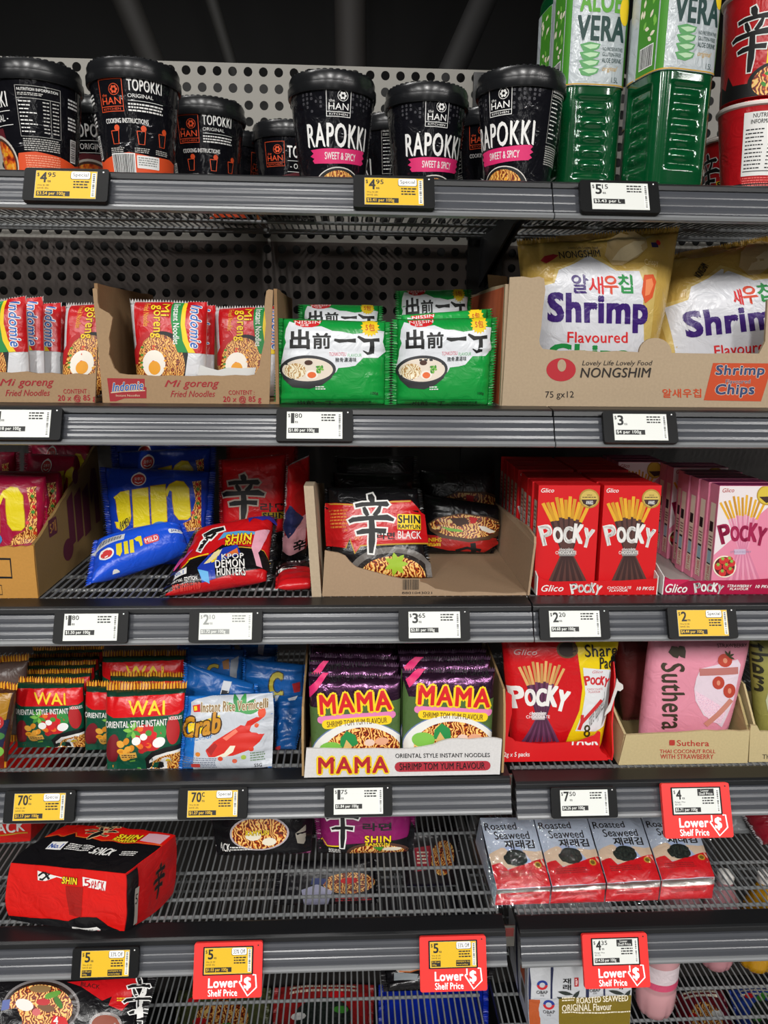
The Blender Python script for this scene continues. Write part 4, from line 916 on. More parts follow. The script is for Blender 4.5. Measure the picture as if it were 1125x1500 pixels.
# ================================================================ third shelf
Z3 = TOP[2]
JQ = [(144, 684), (317, 691), (304, 830), (160, 830)]
def jin(base, body, noodle, mild):
    a = CropArt(JQ, 100, 650, 230); jy = mat('#e6d21c', 'film'); jo = mat('#c99a17', 'film')
    for m, g, l in ((jo, 5, 1), (jy, 0, 2)):
        a.stroke([(352, 390), (400, 350), (460, 338)], 14+g, m, l)
        a.poly([(360-g, 372), (455+g, 338-g), (470+g, 520), (455+g, 580), (410, 620+g), (370-g, 600+g), (352-g, 560), (380, 560), (372-g, 480)], m, l)
        a.poly([(482-g, 330-g), (590+g, 312-g), (606+g, 580+g), (494-g, 596+g)], m, l)
        a.poly([(610-g, 304-g), (712+g, 290-g), (722+g, 430), (726+g, 552+g), (624-g, 570+g)], m, l)
        a.poly([(716-g, 340), (740, 292-g), (790, 266-g), (840, 272-g), (876+g, 318), (884+g, 420), (890+g, 520), (870, 540+g), (810, 540+g), (780-g, 500), (768-g, 420), (764-g, 340), (745, 330), (728, 380)], m, l)
    a.ell(522, 254, 54, 46, WHT, 2, n=24).ell(522, 256, 46, 38, mat('#c8322e'), 3, n=24).txt('오뚜기', 492, 240, 552, 262, WHT, 4, 0.02).ell(522, 222, 22, 18, WHT, 2, n=12).stroke([(496, 272), (522, 282), (548, 272)], 6, WHT, 4)
    a.poly([(900, 270), (960, 262), (958, 620), (790, 640), (820, 580), (890, 545), (905, 480), (925, 400)], noodle, 1)
    r = random.Random(5)
    for i in range(9): a.ell(r.uniform(905, 950), 290+i*34, 11, 12, (REDP, LEAF, mat('#d8431f'))[i % 3], 2, n=8)
    a.rrect(455, 612, 622, 676, 14, mat('#d23a3a'), 2).txt(mild, 466, 622, 614, 666, WHT, 3, 0.03, 0.2).ell(680, 600, 64, 46, mat('#2a78b8'), 2, n=22).ell(682, 606, 40, 26, mat('#b03024'), 3, n=18)
    a.txt('RAMEN', 392, 540, 460, 600, BLK, 3, 0.02, rot=-30)
    return a
JB = jin(None, None, NOODLEY, 'MILD'); JR = jin(None, None, NOODLEY, 'SPICY')
JBLUE, JRED = '#0c3bb0', '#a50f3a'
def jpack(red, q, yt, yb, label, seed, z=Z3, T=.036, **k):
    return pack('noodle_packet', label, 'noodle packet', JR if red else JB, quad(q, yt, yb, z), T, JRED if red else JBLUE, 'lr', .055, '#8a0c30' if red else '#0a2f94', 'crimson noodle packets with yellow lettering' if red else 'blue noodle packets with yellow lettering', seed, wr=.0014, p=5, pu=4.5, **k)
YJ = .055; xj = onYZ(56, YJ, Z3).x-.008; LJ = dict(lim=(-2, xj, YJ+.0075, .328))
jpack(True, [(-95, 690), (78, 698), (68, 866), (-92, 866)], .135, .115, 'crimson noodle packet with a big yellow letter, front of the tall torn carton', 31, Z3+.0045, **LJ)
jpack(True, [(-68, 688), (106, 692), (98, 850), (-60, 850)], .185, .170, 'crimson noodle packet directly behind the front crimson packet, only its dark seal showing', 32, Z3+.0045, **LJ)
jpack(True, [(34, 664), (146, 668), (140, 812), (30, 812)], .255, .245, 'crimson noodle packet at the back of the tall torn carton, its logo striped with shadow', 33, Z3+.0045, **LJ)
jpack(True, [(-90, 662), (30, 662), (34, 812), (-80, 812)], .255, .245, 'crimson noodle packet at the far left back, cut by the photo edge', 34, Z3+.0045, **LJ)
jpack(True, [(40, 646), (152, 648), (146, 790), (44, 790)], .325, .315, 'darkest crimson noodle packet along the back of the tall torn carton', 35, Z3+.0045, **LJ)
YJ = .055; CARDY = mat('#c08a3e', 'card')
fpts = [(-150, 880), (56, 877), (51, 830), (49, 800), (45, 799), (38, 801), (30, 800), (20, 802), (10, 800), (0, 802), (-40, 801), (-150, 800)]
fr = seated(fpts, YJ, Z3, 2); xr = fr[1].x
JA = CropArt([(-150, 800), (49, 800), (56, 877), (-150, 880)], 0, 650, 180)
JA.stroke([(-200, 1050), (92, 1056), (108, 1228), (-200, 1226)], 20, BLK, 1).stroke([(-200, 1300), (12, 1300), (22, 1388), (-200, 1390)], 8, BLK, 1)
root = thing('noodle_carton', 'ochre carton with a long diagonally torn side, left end of the third shelf', 'carton', V((xr-.1, YJ, Z3)))
slab('front_panel', fr, (0, .004, 0), CARDY, root, JA, [atY(-150, 800, YJ), atY(49, 800, YJ), fr[1], fr[0]])
yb = .33; hb = .165; h0 = fr[3].z-Z3
top = [V((xr, YJ+.004+(yb-YJ-.004)*t, Z3+h0+(hb-h0)*t+random.Random(int(t*50)).uniform(-.002, .002))) for t in [i/14 for i in range(14, -1, -1)]]
sq = [V((xr, YJ+.004, Z3+hb)), V((xr, yb, Z3+hb)), V((xr, yb, Z3)), V((xr, YJ+.004, Z3))]
SA = Art(270, 165); MAR = mat('#5e1f30', 'matte')
SA.rrect(48, 74, 78, 98, 3, MAR, 1).txt('5개', 52, 78, 74, 94, CARDY, 2, .02)
for x, w in ((120, 24), (150, 28), (184, 28)): SA.poly([(x, 62), (x+w, 52), (x+w, 128), (x, 132)], MAR, 1)
SA.ell(112, 132, 20, 16, MAR, 1).poly([(218, 60), (232, 34), (250, 36), (258, 58), (258, 124), (236, 124), (236, 70), (222, 90)], MAR, 1).ell(162, 34, 12, 11, MAR, 1)
slab('side_panel', [sq[3], sq[2]]+top, (-.004, 0, 0), mat('#8f7140', 'card'), root, SA, sq)
mb = MB(); mb.box((fr[0].x, YJ+.004, Z3), (xr-.004, yb, Z3+.003), CARDY); mb.build('base_panel', root)
# ---- blue packets
jpack(False, JQ, .225, .205, 'upright blue noodle packet with big yellow letters behind the fallen blue one', 41)
jpack(False, [(164, 662), (318, 655), (312, 815), (172, 815)], .275, .262, 'second upright blue noodle packet, showing a strip with tan noodle picture above the front one', 42)
jpack(False, [(160, 645), (312, 643), (306, 800), (170, 800)], .325, .312, 'rearmost upright blue noodle packet just under the shelf above', 43)
LB = CropArt([(136, 792), (270, 766), (291, 802), (124, 858)], 100, 650, 230)
LB.poly([(160, 800), (250, 745), (410, 722), (400, 765), (250, 800), (190, 806)], mat('#cfd3da'), 1)
for i in range(16): LB.stroke([(232+i*10, 752-i*1.2), (222+i*10, 792-i*2.2)], (3, 5, 3, 6)[i % 4], mat('#23252a'), 2)
LB.ell(278, 858, 54, 38, WHT, 2, n=20, rot=-12).ell(278, 860, 42, 26, mat('#d23a3a'), 3, n=18, rot=-12)
for pts in ([(345, 800), (385, 790), (388, 850), (372, 880), (348, 870)], [(398, 786), (428, 778), (434, 858), (404, 866)], [(440, 774), (468, 766), (474, 848), (444, 856)], [(474, 764), (500, 745), (524, 742), (536, 800), (520, 812), (506, 780), (490, 780)]): LB.poly(pts, mat('#e6d21c'), 2)
i = len(LB.sh); LB.rrect(540, 738, 656, 784, 18, mat('#d8474e'), 2).txt('MILD', 550, 746, 646, 776, WHT, 3, .03); LB.tilt(-18, 598, 760, i)
i = len(LB.sh); LB.rrect(720, 664, 826, 700, 12, mat('#dfe5f0'), 2).txt('JIN', 738, 670, 800, 692, mat('#15358f'), 3, .03); LB.tilt(-16, 770, 680, i)
LB.ell(352, 952, 40, 20, WHT, 2, n=14)
pack('noodle_packet', 'blue noodle packet lying on its back with a white barcode patch, on the wire deck', 'noodle packet', LB, [atY(136, 792, .16), atY(270, 766, .178), atY(286, 804, .172), atZ(124, 858, Z3+.006)], .044, '#1c55dd', 'lr', .05, '#1647c4', 'blue noodle packets with yellow lettering', 44, wr=.0016, p=4, pu=3.2, lim=(-1, 1, .05, .183), base=atZ(160, 850, Z3))
# ---- red spicy packets
SR = mat('#c9141b', 'film'); SBK = mat('#121114', 'film', .25); SWH = mat('#eceae6')
KQ = [(319, 674), (424, 664), (420, 828), (322, 828)]
SK = CropArt(KQ, 230, 650, 250)
brush_char(SK, 444, 200, 716, 500, BLK, mat('#b7a79a'), 2, 10)
SK.txt('라면', 690, 390, 858, 448, BLK, 2, .02, fat=.02).rect(700, 452, 850, 500, mat('#8f7a12'), 2).txt('SHIN', 706, 456, 846, 496, BLK, 3, .05)
SK.poly([(380, 560), (470, 600), (520, 540), (560, 610), (900, 580), (900, 820), (380, 820)], SBK, 1)
pack('noodle_packet', 'upright red packet with big black brushed character in the shade of the shelf', 'noodle packet', SK, quad(KQ, .235, .22, Z3), .036, SR, 'lr', .05, '#8c0d14', 'red spicy noodle packets', 51, wr=.0014, p=5)
pack('noodle_packet', 'red packet at the very back under the shelf above, behind the brushed character', 'noodle packet', SK, quad([(330, 655), (438, 650), (432, 800), (334, 800)], .31, .30, Z3), .036, SR, 'lr', .05, '#8c0d14', 'red spicy noodle packets', 52, wr=.0014, p=5)
TQ = [(419, 684), (466, 662), (448, 818), (412, 806)]
TK = CropArt(TQ, 230, 650, 250)
TK.txt('SHIN RAMYUN', 962, 210, 1002, 500, mat('#c99a1a'), 3, .04, rot=-90, out=(.04, BLK))
TK.poly([(820, 560), (930, 410), (965, 400), (950, 640), (830, 640)], mat('#e9a9b4', 'film'), 1).poly([(830, 500), (860, 340), (900, 380), (940, 420), (850, 540)], mat('#28305c', 'film'), 2).poly([(800, 640), (960, 640), (1000, 900), (800, 900)], SBK, 2).txt('辛', 878, 560, 958, 628, BLK, 3, .01, fat=.04)
pack('noodle_packet', 'twisted red packet standing edge on against the corrugated tray side', 'noodle packet', TK, [atY(*TQ[0], .155), atY(*TQ[1], .235), atZ(448, 818, Z3+.002), atZ(412, 822, Z3+.002)], .034, SR, 'lr', .05, '#b9b9bb', 'red spicy noodle packets', 53, wr=.0022, p=4, back='#b4b5b8', lim=(-1, onYZ(472, .056, Z3).x-.0235, .1, .3))
UQ = [(405, 830), (458, 826), (470, 856), (402, 862)]
UK = CropArt(UQ, 230, 650, 250)
UK.poly([(690, 700), (1060, 700), (1060, 830), (960, 850), (690, 900)], SBK, 1).txt('DEMON', 772, 776, 942, 826, SWH, 2, .05).txt('KPOP', 800, 742, 930, 772, SWH, 2, .04).poly([(960, 720), (1000, 730), (1050, 860), (1010, 850)], mat('#e9b3bd'), 2).small(760, 850, 920, 880, 2, SWH, 2)
pack('noodle_packet', 'red and black packet lying flat under the tilted one beside the corrugated tray', 'noodle packet', UK, [atZ(p[0], p[1], Z3+.012) for p in UQ], .020, SR, 'lr', .06, '#b8131a', 'red spicy noodle packets', 54, wr=.0018, p=4, lim=(-1, onYZ(472, .056, Z3).x-.0160, 0, .4), base=atZ(430, 850, Z3))
LQ = [(281, 776), (408, 756), (398, 850), (233, 874)]
LK = CropArt(LQ, 230, 650, 250)
LK.poly([(90, 860), (160, 860), (200, 820), (330, 800), (420, 730), (700, 740), (740, 790), (745, 850), (560, 890), (240, 960), (20, 1000), (30, 930)], SBK, 1)
LK.stroke([(155, 862), (205, 818), (330, 790)], 8, YELP, 2).stroke([(520, 745), (700, 742), (745, 800)], 6, GOLDP, 2)
LK.stroke([(290, 672), (360, 640), (440, 618)], [40, 52, 40], SWH, 2).stroke([(300, 680), (340, 690), (380, 650)], 34, SWH, 2).stroke([(262, 776), (290, 720), (320, 690)], [40, 44, 40], SWH, 2)
LK.stroke([(298, 668), (360, 638), (430, 620)], [22, 34, 24], BLK, 3).stroke([(310, 680), (345, 684), (376, 650)], 18, BLK, 3).stroke([(266, 768), (290, 722), (320, 688)], [22, 26, 22], BLK, 3)
i = len(LK.sh); LK.txt('SHIN', 440, 660, 620, 706, YELP, 4, .05, .2, out=(.05, BLK)).txt('RAMYUN', 436, 708, 612, 730, YELP, 4, .05, .2, out=(.05, BLK)); LK.tilt(-5, 530, 690, i)
LK.poly([(390, 700), (430, 650), (540, 640), (640, 642), (640, 660), (470, 670)], mat('#4f9ccf'), 2)
LK.poly([(260, 880), (330, 800), (430, 750), (520, 730), (545, 790), (420, 830), (370, 860), (380, 930), (290, 950)], mat('#1f3aa8', 'film'), 3).poly([(300, 860), (370, 780), (420, 760), (400, 800), (340, 850)], mat('#ead9a0', 'film'), 4).poly([(350, 800), (400, 760), (380, 840), (350, 850)], YELP, 4).poly([(430, 800), (520, 750), (530, 790), (450, 810)], mat('#d86a2c'), 4).poly([(262, 890), (290, 940), (340, 950), (330, 900)], mat('#63b0e6'), 4)
LK.poly([(590, 520), (680, 486), (770, 500), (800, 550), (720, 540), (690, 560), (630, 540), (600, 580)], mat('#35309a', 'film'), 2).poly([(640, 640), (740, 606), (690, 720), (660, 770), (690, 850), (650, 850), (615, 740)], mat('#e3a3b6', 'film'), 2).poly([(90, 850), (140, 770), (230, 740), (170, 810)], mat('#d4488f', 'film'), 2)
i = len(LK.sh)
for t, x0, y0, x1, y1 in (('KPOP', 420, 790, 566, 824), ('DEMON', 376, 828, 568, 874), ('HUNTERS', 384, 878, 572, 912)): LK.txt(t, x0, y0, x1, y1, SWH, 5, .04, out=(.05, BLK))
LK.tilt(-4, 470, 850, i)
LK.poly([(96, 890), (190, 868), (190, 910), (92, 926)], SWH, 2).txt('No.1', 110, 886, 170, 908, mat('#2a5aa8'), 3, .04)
i = len(LK.sh); LK.txt('SPECIAL EDITION', 92, 930, 260, 950, SWH, 3, .03).txt('HOT NOODLE SOUP', 100, 958, 278, 990, mat('#e0443a'), 3, .04); LK.tilt(-6, 180, 950, i)
pack('noodle_packet', 'tilted red and black packet with white block lettering, fallen forward on the wire deck', 'noodle packet', LK, [atY(285, 776, .150), atY(408, 756, .165), atY(398, 850, .085), atZ(233, 874, Z3+.004)], .036, SR, 'lr', .05, '#141316', 'red spicy noodle packets', 55, wr=.0018, p=4.5, base=atZ(300, 870, Z3))
# ---- black packets in a brown tray
YB = .056
fp = crop_pts(450, 650, 330, [(75, 757), (1096, 757), (1090, 742), (1000, 748), (840, 738), (760, 742), (720, 738), (640, 724), (600, 700), (560, 688), (480, 676), (420, 664), (330, 640), (250, 618), (232, 606), (215, 590), (190, 560), (155, 545), (120, 540), (88, 533)])
fr = seated(fp, YB, Z3, 2); TA_ = mat('#a98e72', 'card')
BA = CropArt([(474, 806), (770, 806), (771, 871), (472, 871)], 450, 650, 330); BA.bars(470, 668, 560, 726, 1, bg='#a88d70').txt('8801043021', 470, 732, 620, 744, BLK, 1)
root = thing('display_tray', 'brown cut-down tray with a low torn front, holding the black packets', 'display tray', (fr[0]+fr[1])/2)
slab('front_panel', fr, (0, .003, 0), TA_, root, BA, [atY(474, 806, YB), atY(770, 806, YB), onYZ(771, YB, Z3), onYZ(472, YB, Z3)])
xl, xr = fr[0].x-.001, fr[1].x+.001
P = [V((xl, YB-.002, Z3)), V((xl-.009, YB-.002, Z3+.150)), V((xl-.009, YB+.05, Z3+.146)), V((xl-.008, YB+.16, Z3+.120)), V((xl-.004, YB+.28, Z3+.1)), V((xl, YB+.28, Z3))]
slab('side_panel', P, (-.0125, 0, 0), mat('#b9a68c', 'card'), root)
hr = atY(777, 788, YB).z-Z3
SB = Art(100, 100); 
P = [V((xr, YB+.28, Z3)), V((xr, YB, Z3)), V((xr+.005, YB, Z3+hr-.008)), V((xr+.006, YB+.006, Z3+hr)), V((xr+.006, YB+.05, Z3+hr+.004)), V((xr+.006, YB+.12, Z3+hr-.002)), V((xr+.002, YB+.28, Z3+hr-.01))]
slab('side_panel', P, (.003, 0, 0), TA_, root)
mb = MB(); mb.box((xl, YB+.003, Z3), (xr, YB+.28, Z3+.003), mat('#9c8064', 'card')); mb.build('base_panel', root)
BQ = [(472, 714), (618, 716), (634, 852), (480, 852)]
BK = CropArt(BQ, 450, 650, 330)
BK.poly([(80, 300), (300, 318), (420, 296), (512, 292), (570, 350), (640, 400), (640, 512), (420, 520), (265, 525), (238, 566), (212, 488), (196, 540), (80, 522)], SR, 1)
BK.stroke([(80, 306), (300, 324), (420, 302), (512, 298)], 8, GOLDP, 2).stroke([(610, 512), (420, 520), (265, 528), (238, 568), (212, 492), (192, 540)], 7, GOLDP, 2)
brush_char(BK, 208, 262, 428, 566, BLK, WHT, 3, 8)
BK.rect(446, 366, 562, 444, YELP, 3).txt('SHIN', 450, 372, 558, 412, BLK, 4, .05).txt('RAMYUN', 450, 420, 558, 440, BLK, 4, .05).txt('BLACK', 448, 452, 564, 492, SWH, 3, .015).txt('라면', 346, 460, 432, 494, BLK, 3, .01, fat=.03)
BK.small(110, 340, 200, 460, 7, mat('#e98a3a'), 2, 3).txt('SPICY', 236, 478, 274, 500, mat('#f0a060'), 2)
BK.ell(420, 668, 212, 134, mat('#6f6a66', 'film'), 2, n=44).ell(424, 680, 188, 116, mat('#2a2423', 'film'), 3, n=44).ell(424, 690, 165, 108, NOODLE, 4, n=44)
for k in range(7): leaf(BK, 440, 620, 60, 14, k*.9, mat('#a3c52e'), 5)
def black(q, yt, yb, label, seed, art=BK, z=Z3+.0045, **k): return pack('noodle_packet', label, 'noodle packet', art, quad(q, yt, yb, z), .034, SBK, 'lr', .045, '#0f0f11', 'black noodle packets in the brown tray', seed, wr=.0018, p=5, lim=(xl+.002, xr-.002, YB+.0055, YB+.276), **k)
black(BQ, .165, .122, 'black packet with a red band and white-edged brushed character, front of the brown tray', 61)
RQ = [(612, 722), (754, 744), (724, 822), (620, 822)]
RK = CropArt(RQ, 450, 650, 330)
RK.poly([(590, 480), (700, 500), (940, 500), (960, 530), (880, 580), (700, 570), (600, 545)], mat('#b3201c', 'film'), 1).txt('SHIN', 606, 500, 664, 522, YELP, 2, .04, rot=180).txt('RAMYUN', 600, 528, 660, 548, YELP, 2, .04, rot=180)
RK.stroke([(826, 580), (818, 530)], 26, BLK, 3).stroke([(735, 572), (790, 556), (860, 570)], 14, BLK, 3)
RK.poly([(600, 420), (640, 390), (760, 362), (900, 380), (1000, 420), (1000, 460), (900, 510), (800, 526), (660, 500), (610, 460)], mat('#57371f'), 3).poly([(610, 420), (650, 394), (760, 368), (890, 386), (980, 425), (970, 450), (880, 494), (800, 506), (680, 486), (620, 450)], NOODLE, 4)
RK.poly([(845, 432), (880, 436), (930, 466), (900, 474), (860, 458)], EGGW, 5).poly([(660, 440), (760, 456), (770, 470), (700, 464)], LEAF2, 5).poly([(700, 392), (780, 388), (800, 420), (740, 436)], BROWN, 5).poly([(800, 380), (840, 390), (830, 420), (805, 420)], REDP, 5).ell(992, 444, 14, 14, mat('#3355aa'), 5, n=12)
black(RQ, .275, .245, 'upside-down black packet showing a whole noodle bowl in the brown tray', 62, RK)
black([(608, 688), (744, 690), (730, 806), (614, 806)], .315, .30, 'upside-down black packet just behind the whole noodle bowl packet', 63, RK)
black([(482, 692), (612, 694), (608, 830), (488, 830)], .225, .21, 'glossy dark packet right behind the front red-banded black packet', 64, None)
black([(488, 668), (612, 668), (606, 810), (492, 810)], .31, .295, 'darkest black packet at the left back of the brown tray', 65, RK)
# ---- stick biscuit boxes
PRED = mat('#d5131a', 'board'); PCR = mat('#efe9df', 'board'); STICK = mat('#e3ab28'); CHOC = mat('#3a211f'); CHOC2 = mat('#57352f')
PQ = [(791, 710), (880, 710.5), (868, 868), (780, 868)]
def sticks(a, tip, cols, cx, top, waist, bot, spread):
    for k in range(11):
        t = k/10-.5; x0 = cx+t*spread*1.0; hh = top+abs(t)*abs(t)*spread*.62+(k*37 % 3)*12
        a.stroke([(x0, hh), (cx+t*spread*.62, hh+(waist-hh)*.36)], 22, tip[k % 2], 2)
        a.stroke([(cx+t*spread*.62, hh+(waist-hh)*.36), (cx+t*spread*.18, waist)], [22, 16], cols[k % 2], 2)
        a.stroke([(cx+t*spread*.18, waist), (cx+t*spread*.78, bot)], [16, 24], cols[(k+1) % 2], 2)
def logo(a, x0, y0, x1, y1, m, lay=5):
    w = x1-x0; ys = (0, .02, .02, 0, .02); xs = (0, .22, .42, .58, .77, 1.0); h = y1-y0
    for k, (c, u0, u1, dy, hh) in enumerate((('P', 0, .22, .0, .84), ('O', .24, .41, .10, .66), ('C', .44, .60, .08, .70), ('K', .63, .80, -.02, .80), ('Y', .82, 1.0, .18, .80))):
        i = len(a.sh); a.txt(c, x0+w*u0, y0+h*dy, x0+w*u1, y0+h*(dy+hh), m, lay, .07); a.tilt((-13, -3, 3, 8, 14)[k], x0+w*(u0+u1)/2, y0+h*.45, i)
PK = CropArt(PQ, 735, 665, 250)
sticks(PK, (STICK, mat('#cf9420')), (CHOC, CHOC2), 425, 275, 660, 860, 300); PK.rect(372, 640, 480, 680, mat('#8d8a88'), 4)
logo(PK, 258, 470, 598, 622, SWH); PK.txt('Glico', 266, 222, 350, 250, SWH, 3, .02, .3).txt('chocolate', 372, 624, 468, 642, SWH, 5, .02, .3).txt('CHOCOLATE', 350, 646, 488, 668, SWH, 5, .02)
PK.ell(578, 292, 66, 64, mat('#b08c36'), 6, n=30).ell(578, 292, 56, 54, mat('#d0b35a'), 7, n=30).poly([(526, 298), (630, 298), (618, 326), (578, 346), (538, 326)], CHOC, 8).txt('2023', 562, 264, 596, 274, CHOC, 8).small(534, 280, 622, 290, 1, CHOC, 8).txt('AWARD', 556, 306, 602, 330, SWH, 9, .02)
def biscuit_box(X0, X1, Y, z, h, front, art, side, top, label, group, sart=None, lean=.006, d=.0235):
    mb = MB(); q = [V((X0, Y+lean, z+h)), V((X1, Y+lean, z+h)), V((X1, Y, z)), V((X0, Y, z))]; dv = V((0, d, 0))
    TL, TR, BR, BL = q
    mb.add([BL, BR, TR, TL], [(0, 1, 2, 3)], front); mb.add([BL+dv, BR+dv, TR+dv, TL+dv], [(3, 2, 1, 0)], front)
    mb.add([BL+dv, BL, TL, TL+dv], [(0, 1, 2, 3)], side); mb.add([BR, BR+dv, TR+dv, TR], [(0, 1, 2, 3)], side)
    mb.add([TL, TR, TR+dv, TL+dv], [(0, 1, 2, 3)], top); mb.add([BL, BL+dv, BR+dv, BR], [(0, 1, 2, 3)], side)
    if art: flat(mb, art, q, .0002, .00006)
    if sart: flat(mb, sart, [TL+dv, TL, BL, BL+dv], .0002, .00006)
    return tag(mb.build('biscuit_box', base=(BL+BR)/2), label, 'biscuit box', group)
SIDEC = Art(24, 144); SIDEC.rect(5, 22, 19, 128, mat('#b9b0a2', 'board'), 1).small(7, 30, 17, 120, 16, mat('#5a4038'), 2).bars(7, 50, 17, 76, 2, vert=False)
h = .144
xs = [(atY(786, 790, .07).x, atY(875, 790, .07).x), (atY(881, 790, .07).x, atY(964, 790, .07).x)]
names = ['frontmost', 'second', 'third', 'fourth', 'fifth', 'sixth', 'seventh', 'eighth', 'ninth']
for c, (a0, a1) in enumerate(xs):
    for k in range(9):
        yy = .0685+.0262*k+(.018 if k > 3 else 0)
        biscuit_box(a0-.002*(k in (1, 2)), a1-.002*(k in (1, 2)), yy, Z3+.0035, h, PRED, PK if k in (0, 4) else None, PRED, PRED, '%s box from the front in the %s row of red biscuit boxes' % (names[k], ('left', 'right')[c]), 'red stick biscuit boxes', SIDEC if c == 0 else None)
def low_tray(name, label, x0, x1, Y, depth, lip, fm, sm, bm, art, aq, left=.03, rgt=True, z=Z3):
    root = thing(name, label, 'display tray', V(((x0+x1)/2, Y, z)))
    slab('front_panel', [V((x0, Y, z)), V((x1, Y, z)), V((x1, Y, z+lip+.001)), V((x0+(x1-x0)*.7, Y, z+lip-.002)), V((x0+.02, Y, z+lip-.003)), V((x0+.008, Y, z+lip)), V((x0, Y, z+lip+.004))], (0, .0015, 0), fm, root, art, aq)
    for x in ([x0-.0015]+([x1] if rgt else [])):
        slab('side_panel', [V((x, Y+depth, z)), V((x, Y, z)), V((x, Y, z+lip+.004)), V((x, Y+.03, z+lip+.014)), V((x, Y+depth, z+lip+.014))], (.0015, 0, 0), sm, root)
    mb = MB(); mb.box((x0, Y+.0015, z), (x1, Y+depth, z+.0025), bm); mb.build('base_panel', root)
    return root
T1 = CropArt([(789, 849), (961, 850), (961, 875), (789, 875)], 735, 665, 250)
T1.txt('Glico', 258, 868, 402, 916, SWH, 1, .03, .3); logo(T1, 452, 858, 650, 944, SWH, 1); T1.txt('CHOCOLATE', 690, 882, 848, 900, SWH, 1, .04, .2).txt('FLAVOUR', 704, 904, 824, 920, SWH, 1, .04, .2).txt('10 PKGS', 884, 886, 1000, 910, SWH, 1, .04, .2)
x0, x1 = onYZ(789, .056, Z3).x, onYZ(961, .056, Z3).x; lp = atY(850, 849, .056).z-Z3
low_tray('display_tray', 'low red tray with white lettering holding the red biscuit boxes', x0-.002, x1, .056, .26, lp, PRED, mat('#dcdad6', 'board'), mat('#c9c7c2', 'board'), T1, [V((x0, .056, Z3+lp)), V((x1, .056, Z3+lp)), V((x1, .056, Z3)), V((x0, .056, Z3))])
# strawberry
SPK = mat('#e58aa6', 'board'); SPW = mat('#eae0e2', 'board'); SMG = mat('#a3124a'); SQ = [(1057, 718), (1148, 721), (1132, 868), (1041, 868)]
SS = CropArt(SQ, 950, 665, 175)
SS.poly([(690, 340), (1300, 340), (1300, 420), (600, 1000)], SPW, 0); sticks(SS, (STICK, mat('#c98f22')), (mat('#e79bb5'), mat('#d67f9e')), 900, 430, 930, 1250, 420)
logo(SS, 682, 700, 1120, 900, SMG, 5); SS.rect(815, 930, 925, 980, mat('#c9b4cc'), 6).txt('STRAWBERRY', 780, 946, 980, 966, mat('#a78fb0'), 7); SS.txt('Glico', 712, 366, 822, 404, mat('#b03a34'), 3, .02, .3).ell(1125, 440, 92, 90, mat('#b9952f'), 6, n=30).ell(1125, 440, 80, 78, mat('#d8bd3d'), 7, n=30).poly([(1055, 452), (1200, 452), (1180, 500), (1120, 510)], CHOC, 8)
SS.ell(722, 1092, 112, 104, CREAM, 6, n=30).ell(722, 1092, 98, 92, mat('#5c1514'), 7, n=30)
for (x, y) in ((705, 1035), (770, 1030), (660, 1090), (740, 1090), (790, 1060), (700, 1150), (775, 1130)): SS.ell(x, y, 36, 34, mat('#cf2a2e'), 8, n=14).star(x, y-18, 10, 22, 6, LEAF2, 9)
SSIDE = Art(24, 144); SSIDE.rect(1, 0, 23, 24, SPK, 1).rect(5, 26, 19, 136, CREAM, 1).rect(6, 52, 16, 66, BLK, 2).small(7, 72, 17, 88, 4, mat('#7a5a50'), 2).rect(7, 92, 17, 110, mat('#9ec9d8'), 2).rect(7, 90, 17, 93, BLK, 2).rect(7, 110, 17, 112, BLK, 2).txt("LET'S SHARE", 8, 114, 16, 136, mat('#c03a4a'), 2, .02, rot=-90)
a0, a1 = atY(1048, 790, .07).x, atY(1138, 790, .07).x
for k in range(7):
    biscuit_box(a0-.002*k*(k < 4), a1-.002*k*(k < 4), .0685+.0262*k+(.016 if k > 4 else 0), Z3+.0035, h, SPK, SS if k in (0, 5) else None, SPK, mat('#7a1a4e', 'board'), '%s box from the front in the right row of pink biscuit boxes' % names[k], 'pink stick biscuit boxes', SSIDE)
x0 = onYZ(971, .056, Z3).x; x1 = a1+.004
for k in range(3):
    biscuit_box(x0+.004, x0+.082, .268+.0262*k, Z3+.0035, h, SPK, SS if k == 0 else None, SPK, mat('#7a1a4e', 'board'), '%s box of the short dark row of pink biscuit boxes behind the empty tray space' % names[k], 'pink stick biscuit boxes', SSIDE)
T2 = CropArt([(971, 853), (1125, 848), (1125, 875), (971, 875)], 950, 665, 175)
T2.poly([(130, 1205), (380, 1205), (260, 1270), (130, 1280)], mat('#c9184e'), 0); T2.txt('Glico', 152, 1250, 356, 1330, SWH, 1, .03, .3); logo(T2, 424, 1236, 690, 1344, SWH, 1); T2.txt('STRAWBERRY', 730, 1246, 960, 1274, SWH, 1, .04, .2).txt('FLAVOUR', 756, 1280, 930, 1304, SWH, 1, .04, .2).txt('10 PKGS', 996, 1246, 1160, 1280, SWH, 1, .04, .2)
xv = onYZ(1125, .056, Z3).x
low_tray('display_tray', 'low crimson tray with white lettering holding the pink biscuit boxes', x0, x1, .056, .31, lp, mat('#a80f3e', 'board'), mat('#dcdad6', 'board'), mat('#b9b7b2', 'board'), T2, [V((x0, .056, Z3+lp)), V((xv, .056, Z3+lp)), V((xv, .056, Z3)), V((x0, .056, Z3))])
